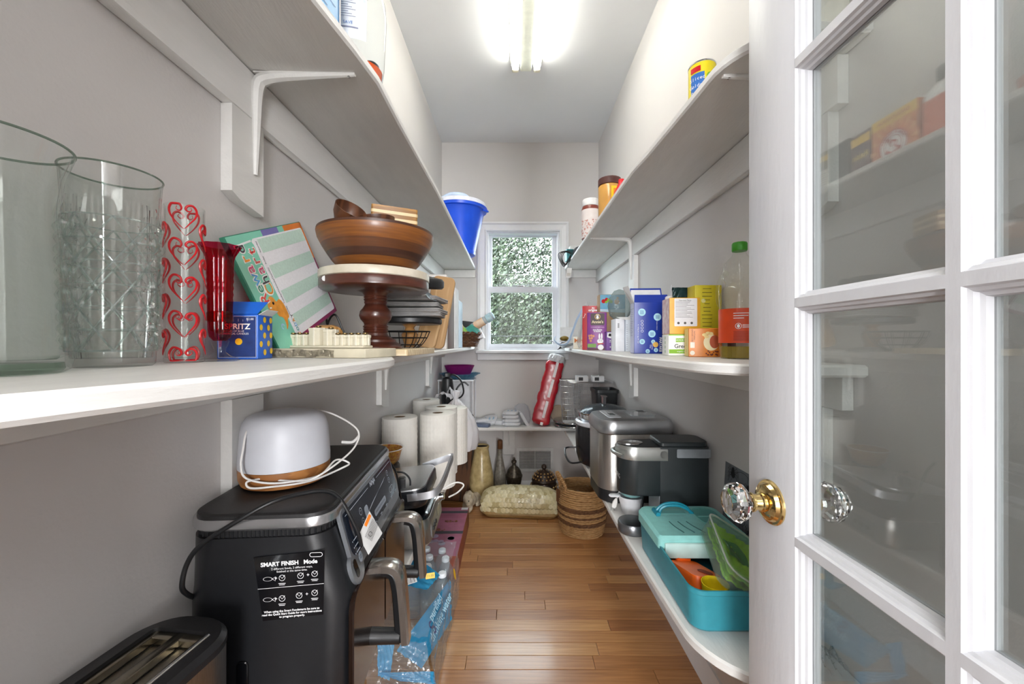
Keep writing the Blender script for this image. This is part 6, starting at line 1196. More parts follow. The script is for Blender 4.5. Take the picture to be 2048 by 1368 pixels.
flat(t, 'printed_ginger', m, mat('ginger_print', '#e5cf8a', 0.5))['kind'] = 'stuff'
m = MB(); rb = random.Random(4)
for i in range(16): m.disc(rb.uniform(0.0, 0.032), rb.uniform(-0.033, -0.021), 0.002, f['front'], 0.0008, 8)
flat(t, 'printed_spice', m, mat('spice_print', '#6b2a1c', 0.5))['kind'] = 'stuff'
m = MB(); m.rect(-0.036, -0.014, -0.0255, 0.001, f['front'], 0.0006); m.disc(-0.031, -0.027, 0.0058, f['front'], 0.0006); flat(t, 'organic_seal', m, mat('seal_white', '#e4ddcd', 0.5))['kind'] = 'stuff'
text(t, 'NATURAL\nGINGER CHAI', 0.0052, at(f['front'], -0.029, 0.018, -PI / 2), mat('brown_ink', '#5f2e12', 0.5), h=0.0008)
m = MB(); m.box(0.0005, 0.012, -0.010, 0.010, 0, 0.0735, T(0.5515 - 0.001, 1.028, RM), b=0.001); one('tea_box', m, mat('maroon_card', '#4d2118', 0.4), 'narrow dark maroon box beside the oil bottle', 'box')
# yellow carton, snack bag, white lidded jar behind
t, f = carton('cracker_carton', 'tall mustard yellow carton behind the oil bottle', 'carton', 0.075, 0.05, 0.198, (0.5415, 1.145, RM), 0, mat('mustard_card', '#c3b51c', 0.45, var=0.06))
m = MB(); rb = random.Random(12)
for i in range(16):
    w_ = rb.uniform(0.012, 0.028); m.rect(-0.004 - w_ * 0.6, 0.088 - i * 0.0105, -0.004 + w_ * 0.6, 0.0895 - i * 0.0105, f['front'], 0.0006)
flat(t, 'printed_text', m, mat('olive_ink', '#4f4a12', 0.5))['kind'] = 'stuff'
m = MB(); m.disc(-0.014, 0.055, 0.006, f['front'], 0.0006); flat(t, 'printed_leaf', m, mat('light_leaf', '#d9d48a', 0.5))
t = thing('snack_bag', 'dark green crinkled snack bag wedged behind the yellow carton', 'bag', (0.520, 1.215, RM))
m = MB(); m.grid(lambda a, b: (0.045 * (a - 0.5) * 2 * (1 - 0.3 * abs(b - 0.5)), -0.02 * math.sin(PI * a) * math.sin(PI * b) + 0.008 * wr(a * 2, b * 3, 0.5), 0.205 * b), 20, 26, None, 0.004); build('bag', m, mat('dark_green_foil', '#223b3c', 0.25, 0.4, var=0.3, scale=30), t)
t = thing('lidded_jar', 'white lidded jar peeping over the amber carton', 'jar', (0.515, 1.30, RM))
m = MB(); m.lathe([(0.026, 0), (0.028, 0.006), (0.028, 0.155), (0.024, 0.165)], 28); build('jar', m, CARD, t)
m = MB(); m.lathe([(0.026, 0.166), (0.026, 0.184), (0.023, 0.187), (0, 0.187)], 28, None, True, False); build('lid', m, mat('lid_white', '#e2e0dc', 0.4), t)
# oil bottle
OILG = glass('bottle_plastic', '#fdfefb', 0.03, 0.8)
t = thing('oil_bottle', 'clear cooking oil bottle with green cap and orange label by the door', 'bottle', (0.522, 0.93, RM))
m = MB(); m.lathe([(0.038, 0), (0.042, 0.004), (0.042, 0.03), (0.0435, 0.034), (0.0435, 0.115), (0.042, 0.12), (0.0435, 0.127), (0.043, 0.145), (0.037, 0.160), (0.030, 0.168), (0.029, 0.174), (0.034, 0.186), (0.036, 0.20), (0.031, 0.222), (0.017, 0.238), (0.014, 0.243), (0.014, 0.252)], 48, None, True, True); build('bottle', m, OILG, t, sharp=25)
m = MB(); m.tube(smooth([(-0.040, -0.006, 0.115), (-0.052, -0.010, 0.128), (-0.054, -0.011, 0.16), (-0.046, -0.009, 0.185), (-0.033, -0.006, 0.198)], 6), 0.006, 10); build('bottle_handle', m, OILG, t)
m = MB(); m.lathe([(0.0395, 0.002), (0.0405, 0.028), (0.0, 0.028)], 40, None, True, False); build('oil', m, glass('yellow_oil', '#e6d24a', 0.02, 0.5, haze=0.3, hazecol='#c9b32e'), t)
m = MB(); m.lathe([(0.044, 0.036), (0.044, 0.114)], 48, None, False, False); build('label', m, mat('orange_red_label', '#d8481a', 0.4), t)
def cyl_text(par, body, size, r, a0, z, m_, sp=0.62):
    n = len(body)
    for i, ch in enumerate(body):
        a = a0 + (i - (n - 1) / 2) * size * sp / r
        text(par, ch, size, frame((r * math.cos(a), r * math.sin(a), z), (-math.sin(a), math.cos(a), 0), (0, 0, 1)), m_, h=0.0004) if ch != ' ' else None
aF = R(-120)
def cyl_patch(m, r, a0, a1, z0, z1, n=10): m.lathe([(r, z0), (r, z1)], 2, None, False, False) if False else m.loft([[(r * math.cos(a0 + (a1 - a0) * i / n), r * math.sin(a0 + (a1 - a0) * i / n), z) for i in range(n + 1)] for z in (z0, z1)], None, False, False, closed=False)
m = MB()
for i in range(3): cyl_patch(m, 0.0446, R(-135), R(-85) - i * 0.2, 0.102 - i * 0.0055, 0.1035 - i * 0.0055)
for i in range(3): cyl_patch(m, 0.0446, R(-112), R(-85), 0.076 - i * 0.003, 0.0772 - i * 0.003)
flat(t, 'label_lines', m, INKW)['kind'] = 'stuff'
m = MB(); m.ring(0, 0, 0.0065, 0.001, frame((0.0446 * math.cos(R(-122)), 0.0446 * math.sin(R(-122)), 0.074), (-math.sin(R(-122)), math.cos(R(-122)), 0), (0, 0, 1)), 0.0004); m.disc(0, 0, 0.003, frame((0.0446 * math.cos(R(-122)), 0.0446 * math.sin(R(-122)), 0.074), (-math.sin(R(-122)), math.cos(R(-122)), 0), (0, 0, 1)), 0.0004, r2=0.004); flat(t, 'flame_icon', m, INKW)['kind'] = 'stuff'
m = MB()
for i in range(8): cyl_patch(m, 0.0446, R(-135), R(-78), 0.061 - i * 0.0028, 0.0622 - i * 0.0028)
flat(t, 'label_small_print', m, mat('dark_red_ink', '#a52c10', 0.5))['kind'] = 'stuff'
m = MB(); m.lathe([(0.0155, 0.249), (0.0165, 0.251), (0.0165, 0.266), (0.0145, 0.269), (0, 0.269)], 32, None, True, False, fn=lambda r, z, a: r * (1 + 0.02 * math.cos(a * 24))); build('cap', m, mat('green_cap', '#3f9a24', 0.4), t)
# cartons further back
SW_ = mat('pale_carton', '#dcdde2', 0.5)
t, f = carton('white_carton', 'plain white carton with barcode, left of the two beside the blue carton', 'carton', 0.036, 0.09, 0.135, (0.4335, 1.69, RM), R(-2), SW_)
m = MB()
for i in range(9): m.rect(-0.010, 0.030 + i * 0.0022, -0.003, 0.0308 + i * 0.0022 + 0.0006 * (i % 2), f['front'])
flat(t, 'barcode', m, INKB)['kind'] = 'stuff'
t, f = carton('white_carton', 'open white carton with measuring lines, right of the two beside the blue carton', 'carton', 0.038, 0.09, 0.130, (0.4735, 1.68, RM), R(-2), mat('blue_white_carton', '#d3dae4', 0.5))
m = MB()
for i in range(12): m.rect(-0.017, -0.055 + i * 0.009, -0.011, -0.054 + i * 0.009, f['front'])
flat(t, 'scale_marks', m, INKB)['kind'] = 'stuff'
text(t, 'S', 0.02, at(f['front'], 0.008, 0.04), mat('navy_ink', '#27335f', 0.5))
m = MB(); m.loft([[(-0.03, -0.044, 0.130), (0.03, -0.044, 0.130), (0.03, -0.01, 0.143), (-0.05, -0.01, 0.143)], [(-0.03, -0.044, 0.1305), (0.03, -0.044, 0.1305), (0.03, -0.01, 0.1436), (-0.05, -0.01, 0.1436)]]); build('lid_flap', m, CARD, t, sharp=10)
PUR = mat('purple_card', '#6d2a83', 0.4, col2='#8a2c86', scale=10)
t, f = carton('cracker_carton', 'purple cracker carton with white bunny in front of the red carton', 'carton', 0.092, 0.035, 0.182, (0.3985, 1.945, RM), R(-13), PUR)
m = MB(); m.rect(-0.0165, -0.09, 0.0165, 0.09, f['left'], 0.0004); flat(t, 'side_panel', m, CARD)
m = MB(); m.poly(rr(0.066, 0.058, 0.006, 3, 0.003, 0.058), f['front'], 0.0005); flat(t, 'brand_patch', m, mat('brown_patch', '#3f2a2e', 0.5))
m = MB(); m.ring(0.003, 0.070, 0.0135, 0.0028, f['front'], 0.0009); flat(t, 'gold_ring', m, mat('gold_print', '#c9a95c', 0.5))
m = MB(); m.disc(0.003, 0.067, 0.006, f['front'], 0.0009, r2=0.007); m.disc(0.0, 0.077, 0.0018, f['front'], 0.0009, r2=0.005); m.disc(0.006, 0.077, 0.0018, f['front'], 0.0009, r2=0.005); flat(t, 'bunny_badge', m, INKW)['kind'] = 'stuff'
text(t, "Annie's", 0.0185, at(f['front'], 0.003, 0.045), mat('cream_print', '#e8d9b0', 0.5), h=0.0009, bold=0.0004)
text(t, 'ORGANIC CRACKERS', 0.0066, at(f['front'], 0.003, 0.019), mat('lilac_ink', '#d9b6dc', 0.5), h=0.0009); text(t, 'Extra Bunnies\n& Cheddar', 0.0078, at(f['front'], 0.003, 0.003), INKW, h=0.0009, bold=0.0003)
m = MB(); m.disc(0.016, -0.047, 0.0145, f['front'], 0.0009, r2=0.012); m.disc(0.012, -0.026, 0.004, f['front'], 0.0009, r2=0.016); m.disc(0.023, -0.025, 0.004, f['front'], 0.0009, r2=0.016); m.disc(0.018, -0.077, 0.014, f['front'], 0.0009, r2=0.013); flat(t, 'printed_bunny', m, INKW)['kind'] = 'stuff'
m = MB(); m.poly([(0.004, -0.064), (0.033, -0.060), (0.030, -0.056), (0.002, -0.058)], f['front'], 0.0013); flat(t, 'printed_scarf', m, mat('red_scarf_print', '#c2452c', 0.5))
m = MB(); m.disc(0.012, -0.046, 0.0015, f['front'], 0.0013); m.disc(0.021, -0.046, 0.0015, f['front'], 0.0013); flat(t, 'bunny_eyes', m, INKB)['kind'] = 'stuff'
m = MB()
for (x, z) in ((-0.036, -0.022), (-0.026, -0.020), (-0.016, -0.023), (-0.034, -0.034), (-0.024, -0.033), (-0.029, -0.046)): m.disc(x, z, 0.005, f['front'], 0.0009, r2=0.006)
flat(t, 'printed_crackers', m, mat('cracker_print', '#c98652', 0.5))['kind'] = 'stuff'
m = MB(); m.rect(-0.044, -0.078, -0.004, -0.060, f['front'], 0.0009); flat(t, 'green_band', m, mat('green_band_print', '#6f9a3a', 0.5)); m = MB(); m.rect(-0.045, -0.0905, 0.045, -0.081, f['front'], 0.0007); flat(t, 'foot_band', m, mat('plum_print', '#57202e', 0.5))
t, f = carton('oatmeal_carton', 'red carton with white lettering behind the purple bunny carton', 'carton', 0.108, 0.05, 0.222, (0.3985, 2.04, RM), R(-10), mat('red_card', '#b81c26', 0.4))
text(t, 'the', 0.010, at(f['front'], 0.0, 0.100), INKW, bold=0.0004); text(t, 'original', 0.016, at(f['front'], 0.0, 0.089), INKW, bold=0.0006)
m = MB(); m.rect(-0.0245, -0.111, 0.0245, 0.048, f['left'], 0.0005); flat(t, 'side_panel', m, mat('tan_panel', '#b98a3e', 0.5)); m = MB(); m.line([(-0.045, 0.06), (-0.038, 0.07), (-0.043, 0.072)], 0.002, f['front']); m.line([(-0.05, 0.05), (-0.043, 0.058)], 0.002, f['front']); flat(t, 'white_marks', m, INKW)['kind'] = 'stuff'
m = MB(); m.disc(0.047, 0.085, 0.009, f['front'], 0.0006, r2=0.012); flat(t, 'yellow_emblem', m, YEL)
t, f = carton('snack_carton', 'tall blue and kraft snack carton behind the white cartons', 'carton', 0.125, 0.06, 0.272, (0.475, 1.98, RM), R(2), KRAFT)
m = MB(); m.rect(-0.0615, 0.062, 0.0615, 0.134, f['front'], 0.0005); flat(t, 'sky_panel', m, mat('sky_print', '#5b9fc4', 0.45, col2='#7fb4c9', scale=30))
m = MB(); m.poly([(-0.0615, 0.052), (0.0615, 0.046), (0.0615, 0.066), (0.0, 0.062), (-0.0615, 0.064)], f['front'], 0.0007); flat(t, 'white_swoosh', m, mat('ice_print', '#b8cfdd', 0.5))
m = MB(); 
for (x, z, r) in ((-0.045, 0.102, 0.010), (-0.030, 0.110, 0.009)): m.disc(x, z, r, f['front'], 0.0009)
flat(t, 'red_fruit_print', m, RED)['kind'] = 'stuff'
m = MB()
for (x, z, r) in ((-0.018, 0.106, 0.010), (-0.032, 0.098, 0.006), (-0.008, 0.100, 0.008)): m.disc(x, z, r, f['front'], 0.0011)
flat(t, 'green_fruit_print', m, LIME)['kind'] = 'stuff'
m = MB()
for (x, z, r) in ((0.02, 0.100, 0.013), (0.024, 0.118, 0.006)): m.disc(x, z, r, f['front'], 0.0009)
flat(t, 'tan_print', m, mat('tan_bear', '#b98a52', 0.5))['kind'] = 'stuff'
t, f = carton('paper_carton', 'low purple carton beneath the kraft one with a torn white opening', 'carton', 0.085, 0.04, 0.088, (0.471, 1.895, RM), R(1), mat('violet_card', '#6a3590', 0.45))
m = MB(); m.poly([(-0.040, 0.018), (-0.038, 0.040), (0.004, 0.040), (0.012, 0.034), (-0.004, 0.018), (-0.022, 0.012)], f['front'], 0.0005); flat(t, 'torn_edge', m, INKW); m = MB(); m.poly([(-0.034, 0.022), (-0.032, 0.035), (-0.002, 0.035), (-0.012, 0.022)], f['front'], 0.0009); flat(t, 'dark_opening', m, INKB)
m = MB(); m.rect(-0.030, -0.006, 0.025, -0.004, f['front'], 0.0006); m.disc(-0.025, 0.002, 0.003, f['front'], 0.0006); m.disc(-0.025, -0.028, 0.003, f['front'], 0.0006); flat(t, 'white_specks', m, INKW)['kind'] = 'stuff'
m = MB(); m.lathe([(0.02, 0.0), (0.042, 0.02), (0.050, 0.06), (0.044, 0.10), (0.022, 0.128), (0.004, 0.135)], 40, Matrix.Diagonal((1, 0.55, 1, 1)), True, True, fn=lambda r, z, a: r * (0.85 + 0.25 * wr(a, z * 24, 3.1))); one('clear_pouch', m, glass('grey_pouch', '#dfe6e6', 0.06, 0.5, wrinkle=0.8, wscale=40, haze=0.3, hazecol='#8f9a98'), 'clear plastic pouch standing on the white cartons', 'pouch', (0.460, 1.76, RM + 0.136))
# papers, masks and tray at the far end
t, f = carton('sweet_carton', 'small cream carton with orange lettering at the far end of the shelf', 'carton', 0.065, 0.05, 0.07, (0.373, 2.33, RM), R(-6), mat('cream_card', '#ddd5c4', 0.5))
text(t, 'Mini', 0.034, at(f['front'], 0.0, 0.012), mat('orange_ink', '#cf6f1e', 0.5), bold=0.0006); text(t, '12', 0.018, at(f['front'], 0.015, -0.020), mat('brown_ink2', '#6a3a1c', 0.5), bold=0.0004)
m = MB(); m.grid(lambda a, b: (0.0 + 0.035 * a + 0.05 * b * b, 0.0 + 0.09 * a - 0.045, 0.018 + 0.235 * b - 0.02 * math.sin(PI * a) + 0.012 * wr(a * 2, b * 2, 0.2)), 14, 24); one('clear_sleeve', m, glass('clear_sleeve', '#f2f6f7', 0.08, 0.4, wrinkle=0.8, wscale=35, haze=0.3, hazecol='#e2e6e8'), 'crinkled clear sleeve propped against the red carton', 'sleeve', (0.335, 2.20, RM + 0.0))
m = MB(); m.tube(smooth([(0.245, 2.42, RM + 0.075), (0.238, 2.42, RM + 0.055), (0.25, 2.40, RM + 0.035), (0.275, 2.36, RM + 0.022), (0.305, 2.32, RM + 0.035), (0.325, 2.28, RM + 0.09), (0.345, 2.24, RM + 0.16), (0.375, 2.20, RM + 0.225)], 8), 0.0065, 8, flat=0.35); one('blue_strap', m, mat('pale_blue_strap', '#b4cbe6', 0.5), 'pale blue curved strap hanging over the shelf end', 'strap')
m = MB(); m.box(-0.045, 0.045, -0.002, 0.002, 0, 0.14, b=0.0008); one('white_card', m, CARD, 'blank white card standing at the far end of the right middle shelf', 'card', (0.345, 2.68, RM))
m = MB(); m.grid(lambda a, b: (0.10 * (a - 0.5), 0.10 * (b - 0.5), 0.004 + 0.03 * a + 0.008 * math.sin(b * 5)), 10, 10, None, 0.003); one('black_folder', m, BLACKP, 'black folded card jutting out under the white papers', 'folder', (0.318, 2.42, RM), R(10))
m = MB(); m.grid(lambda a, b: (0.13 * (a - 0.5), 0.12 * (b - 0.5), 0.012 + 0.045 * abs(a - 0.4) + 0.012 * wr(a * 2, b * 2, 1.1)), 16, 14, None, 0.002); one('crumpled_paper', m, mat('crumpled_paper', '#ccd2de', 0.7), 'crumpled white paper hanging off the end of the right middle shelf', 'paper', (0.285, 2.50, RM + 0.012), R(-8))
m = MB(); m.ball(0.02, Matrix.Diagonal((1.4, 1, 0.8, 1)), 12, 8); one('brown_figure', m, mat('olive_brown', '#7a6420', 0.5), 'small olive brown shape lying on the crumpled paper', 'ornament', (0.30, 2.44, RM + 0.062))
# ================================================================== FLOOR
# capiz shell chest: low domed cushion shape covered with overlapping shell discs
t = thing('shell_box', 'domed oblong box covered in pale capiz shell discs on the floor', 'box', (0.035, 2.455, 0.0), R(-5))
SHELL = [mat('shell_%d' % i, c, 0.3, var=0.08, scale=60, coat=0.3) for i, c in enumerate(('#d6cba0', '#c9bd92', '#e0d7b2', '#bcae80'))]
LX, LYR, HZ = 0.235, 0.108, 0.145
def dome(u, v):
    """u along the length -1..1, v over the top 0..1 from the front foot to the back foot."""
    e_ = (1 - abs(u) ** 3.2) ** 0.5 if abs(u) < 1 else 0
    a = PI * v; wy = LYR * (0.62 + 0.38 * e_); hz = HZ * (0.50 + 0.50 * e_)
    return Vector((LX * u, -wy * math.cos(a), 0.030 + hz * math.sin(a) ** 0.75 * 0.86))
m = MB(); m.grid(lambda a, b: dome(2 * a - 1, b), 40, 24); 
for s in (-1, 1):
    loop = [dome(s, i / 24) for i in range(25)]; m.add(loop, [tuple(range(25))] if s > 0 else [tuple(reversed(range(25)))])
build('dome', m, mat('shell_backing', '#a8996c', 0.6), t, sharp=60)
m = MB(); m.loft([(rr(0.44, 0.19, 0.06, 6), 0.004), (rr(0.478, 0.212, 0.07, 6), 0.022), (rr(0.472, 0.206, 0.07, 6), 0.036)]); build('base', m, mat('shell_base', '#9d7f4e', 0.55, var=0.15), t)
disc = MB(); disc.lathe([(0.0, 0.0), (0.0155, 0.0002), (0.0155, 0.0012), (0.0, 0.0024)], 10, None, False, False)
dmesh = []
for k in range(4):
    o = build('shell_disc', disc, SHELL[k], t); dmesh.append(o.data); bpy.data.objects.remove(o)
rs = random.Random(21); cnt = 0
for row in range(13):
    v = 0.03 + row * 0.072
    for i in range(21):
        u = -0.97 + (i + (0.5 if row % 2 else 0)) * 0.0945
        if abs(u) > 0.98: continue
        p = dome(u, v); e1 = (dome(min(u + 0.01, 0.999), v) - dome(max(u - 0.01, -0.999), v)).normalized(); e2 = (dome(u, min(v + 0.01, 1)) - dome(u, max(v - 0.01, 0))).normalized()
        n_ = e1.cross(e2).normalized(); 
        if n_.dot(p - Vector((p.x, 0, 0))) < 0: n_ = -n_
        q = (n_ + e2 * -0.16 + Vector((rs.uniform(-.1, .1), rs.uniform(-.1, .1), rs.uniform(-.1, .1)))).normalized()
        o = bpy.data.objects.new('shell_disc', dmesh[rs.choice((0, 0, 1, 2, 2, 3))]); COL.objects.link(o); o.parent = t
        o.matrix_local = Matrix.Translation(p + n_ * 0.002) @ q.to_track_quat('Z', 'X').to_matrix().to_4x4() @ Matrix.Diagonal((rs.uniform(0.85, 1.1),) * 2 + (1, 1)); cnt += 1
m = MB(); m.lathe([(0.046, 0), (0.060, 0.006), (0.078, 0.05), (0.083, 0.10), (0.080, 0.15), (0.066, 0.23), (0.052, 0.30), (0.048, 0.335), (0.052, 0.352), (0.049, 0.358), (0.042, 0.35), (0.04, 0.33), (0.0, 0.32)], 40, None, True, False)
t = thing('floor_vase', 'tall mottled cream tapered vase standing on the floor', 'vase', (X(963, 2.66), 2.655, 0)); build('body', m, mat('mother_of_pearl', '#c9b584', 0.35, col2='#a18c5c', scale=34, bump=0.25, bscale=50, coat=0.3), t)
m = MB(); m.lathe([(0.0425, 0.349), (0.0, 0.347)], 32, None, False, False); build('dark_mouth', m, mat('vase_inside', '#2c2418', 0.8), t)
t = thing('stoppered_bottle', 'slender grey engraved bottle with brown wooden stopper on the floor', 'bottle', (X(1000, 2.715), 2.715, 0))
m = MB(); m.lathe([(0.034, 0), (0.040, 0.006), (0.041, 0.10), (0.038, 0.16), (0.026, 0.225), (0.017, 0.27), (0.0155, 0.315), (0.018, 0.32)], 40, None, True, True, fn=lambda r, z, a: r * (1 + (0.02 * math.sin(a * 12) if z < 0.2 else 0))); build('body', m, mat('grey_stoneware', '#8f8a80', 0.3, col2='#6c675f', scale=60, bump=0.3), t)
m = MB(); m.lathe([(0.016, 0.32), (0.0175, 0.322), (0.0175, 0.375), (0.014, 0.379), (0, 0.38)], 24, None, True, False); build('stopper', m, mat('stopper_wood', '#6b4426', 0.5), t)
PEW = mat('dark_pewter', '#5c554b', 0.35, 0.75, var=0.35, scale=60, bump=0.6, bscale=120)
t = thing('lidded_urn', 'small dark pierced metal urn with domed lid beneath the air vent', 'urn', (X(1028, 2.70), 2.70, 0))
m = MB(); m.lathe([(0.036, 0), (0.038, 0.005), (0.028, 0.016), (0.013, 0.026), (0.017, 0.034), (0.012, 0.042), (0.022, 0.055), (0.044, 0.085), (0.053, 0.12), (0.054, 0.135)], 40, None, True, True, fn=lambda r, z, a: r * (1 + (0.035 * abs(math.sin(a * 8)) if 0.055 < z < 0.12 else 0))); build('bowl', m, PEW, t)
m = MB(); m.lathe([(0.057, 0.1355), (0.058, 0.146), (0.053, 0.152), (0.045, 0.175), (0.030, 0.198), (0.014, 0.21), (0.010, 0.222), (0.018, 0.232), (0.017, 0.244), (0.008, 0.25), (0.010, 0.256), (0.006, 0.264), (0, 0.266)], 40, None, True, False, fn=lambda r, z, a: r * (1 + (0.03 * math.sin(a * 14) * math.sin(z * 260) if 0.152 < z < 0.20 else 0))); build('lid', m, PEW, t)
t = thing('beaded_jar', 'round brown jar studded with pale beads and a domed lid on the floor', 'jar', (X(1088, 2.66), 2.66, 0))
BRN = mat('dark_bronze_glaze', '#3d2d22', 0.35, 0.2, var=0.3, scale=40)
m = MB(); m.lathe([(0.045, 0), (0.060, 0.008), (0.080, 0.05), (0.086, 0.085), (0.081, 0.115), (0.076, 0.122)], 44, None, True, True); build('body', m, BRN, t)
m = MB(); m.lathe([(0.080, 0.1225), (0.083, 0.130), (0.076, 0.138), (0.066, 0.160), (0.045, 0.180), (0.016, 0.19), (0.010, 0.198), (0.018, 0.21), (0.016, 0.222), (0.008, 0.23), (0, 0.231)], 44, None, True, False); ld = build('lid', m, BRN, t)
BEAD = mat('amber_bead', '#a98654', 0.25, var=0.2, scale=60)
m = MB()
for (z, r, n_) in ((0.03, 0.070, 16), (0.05, 0.080, 18), (0.07, 0.0845, 19), (0.095, 0.085, 19)):
    for i in range(n_):
        a = 2 * PI * (i + 0.5 * (z > 0.04)) / n_; m.ball(0.0075, T(r * math.cos(a), r * math.sin(a), z), 8, 5)
build('beads', m, BEAD, t, kind='stuff')
m = MB()
for (z, r, n_) in ((0.146, 0.073, 18), (0.164, 0.062, 16), (0.178, 0.046, 12)):
    for i in range(n_):
        a = 2 * PI * i / n_; m.ball(0.0062, T(r * math.cos(a), r * math.sin(a), z), 8, 5)
build('lid_beads', m, BEAD, ld, kind='stuff')
# rope basket
t = thing('rope_basket', 'tall woven rope basket with dark braided bands and loop handles on the floor', 'basket', (0.372, 2.225, 0))
ROPE = mat('tan_rope', '#b58f60', 0.75, col2='#8a6438', scale=60, stretch=(1, 1, 4), bump=0.7, bscale=150); DROPE = mat('dark_rope', '#6f4a2a', 0.75, col2='#4e321c', scale=60, bump=0.7, bscale=150)
NC = 24
for k in range(NC):
    z = 0.006 + k * 0.0105; r = 0.116 + 0.013 * math.sin(PI * k / NC) + 0.003 * k / NC; dark = k in (6, 7, 10, 13, 14)
    rk = random.Random(k); ph = rk.uniform(0, 6)
    if dark:
        for s in (0, 1):
            m = MB(); m.tube([((r + 0.004 * math.cos(i * PI / 3 + s * PI)) * math.cos(2 * PI * i / 96), (r + 0.004 * math.cos(i * PI / 3 + s * PI)) * math.sin(2 * PI * i / 96), z + 0.003 * math.sin(i * PI / 3 + s * PI)) for i in range(96)], 0.0048, 6, closed=True); build('braided_coil', m, DROPE, t)
    else:
        m = MB(); m.tube([((r + 0.0012 * math.sin(i * 1.7 + ph)) * math.cos(2 * PI * i / 72), (r + 0.0012 * math.sin(i * 1.7 + ph)) * math.sin(2 * PI * i / 72), z + 0.0012 * math.sin(i * 0.31 + ph)) for i in range(72)], [0.0060 + 0.0006 * math.sin(i * 2.3) for i in range(72)], 7, closed=True); build('coil', m, ROPE, t)
m = MB(); m.lathe([(0, 0.004), (0.112, 0.005)], 40, None, False, False); build('bottom', m, ROPE, t)
for s, a0 in ((-1, PI * 1.10), (1, -0.1)):
    c_, s_ = math.cos(a0), math.sin(a0); m = MB(); P = []
    for i in range(25):
        b = -0.5 + i / 24; hh = 0.255 + 0.075 * math.cos(b * PI) ; off = 0.119 + 0.028 * math.cos(b * PI)
        aa = a0 + b * 0.62; P.append((off * math.cos(aa), off * math.sin(aa), hh - (0.02 if abs(b) > 0.47 else 0)))
    m.tube(P, [0.0095 + 0.0012 * math.sin(i * 2.1) for i in range(25)], 8); hd = build('loop_handle', m, ROPE, t)
    m = MB()
    for i in range(0, 24, 2): 
        p = Vector(P[i]); q = Vector(P[i + 1]); m.tube([p + (q - p) * 0.3, p + (q - p) * 0.6], 0.0112, 8)
    build('handle_wrap', m, mat('rope_wrap', '#c6a578', 0.75), hd, kind='stuff')
m = MB(); a0 = PI * 1.02; m.prism(rr(0.045, 0.075, 0.004, 3), 0, 0.003, frame((-0.132, -0.018, 0.195), (0.35, -1, 0), (0, 0, 1))); build('leather_tag', m, mat('tan_leather', '#6d4223', 0.6), t)
# lion statuette, one continuous body
t = thing('lion_statuette', 'small ivory stone lion statuette lying on the floor by the pink box', 'statuette', (-0.285, 2.50, 0), R(58))
t.scale = (0.85, 0.85, 0.85)
m = MB()
def bl(x, y, z, r, sx=1, sy=1, sz=1): m.ball(r, T(x, y, z) @ Matrix.Diagonal((sx, sy, sz, 1)), 14, 9)
bl(0.06, 0.01, 0.055, 0.045, 1.3, 0.8, 0.85); bl(0.105, 0.015, 0.05, 0.042, 1, 0.85, 1.0); bl(0.02, 0, 0.06, 0.045, 1, 0.85, 1.0)
bl(-0.025, -0.012, 0.088, 0.044, 0.95, 0.95, 1.05); bl(-0.045, -0.03, 0.082, 0.034); bl(-0.068, -0.045, 0.070, 0.020, 1.2, 1, 0.8); bl(-0.055, -0.038, 0.058, 0.022)
for i in range(9):
    a = i * 2 * PI / 9; bl(-0.022 + 0.012 * math.cos(a), -0.010 + 0.040 * math.sin(a) * 0.8, 0.085 + 0.040 * math.cos(a), 0.017)
for dy in (-0.03, 0.026): bl(-0.030, dy - 0.005, 0.030, 0.019, 0.9, 0.9, 1.5); bl(-0.055, dy - 0.008, 0.012, 0.017, 1.5, 0.9, 0.7); bl(0.10, dy + 0.012, 0.028, 0.024, 1.2, 0.7, 1.1); bl(0.075, dy + 0.010, 0.011, 0.016, 1.5, 0.9, 0.7)
for dy in (-0.030, 0.0): bl(-0.040, -0.022 + dy * 0.9 + 0.01, 0.122, 0.009)
m.tube(smooth([(0.14, 0.015, 0.05), (0.160, 0.02, 0.075), (0.145, 0.02, 0.10), (0.125, 0.02, 0.105)], 5), 0.010, 8)
o = build('body', m, mat('ivory_stone', '#c3b7a2', 0.6, col2='#a3947c', scale=30, bump=0.3, bscale=80), t, sharp=180)
rm = o.modifiers.new('fuse', 'REMESH'); rm.mode = 'VOXEL'; rm.voxel_size = 0.0045; rm.use_smooth_shade = True
sm = o.modifiers.new('soften', 'SMOOTH'); sm.iterations = 3; sm.factor = 0.5
m = MB()
for dy in (-0.011, 0.013): m.ball(0.0045, T(-0.072, -0.040 + dy, 0.092), 8, 6)
build('eyes', m, mat('eye_dark', '#3a3128', 0.5), t, kind='stuff')
m = MB(); m.prism(rr(0.19, 0.34, 0.012), -0.007, 0.007, frame((0, 0, 0.17), (1, 0, 0), (0, 0, 1)), b=0.002)
t = thing('wood_panel', 'dark grained wood panel leaning on the left wall behind the statuette', 'panel', (-0.395, 2.62, 0.0035), rot=(R(-14), 0, R(-12))); build('panel', m, mat('dark_grain', '#5b3a22', 0.45, col2='#35200f', scale=5, stretch=(14, 14, 2), wave=1.8), t)
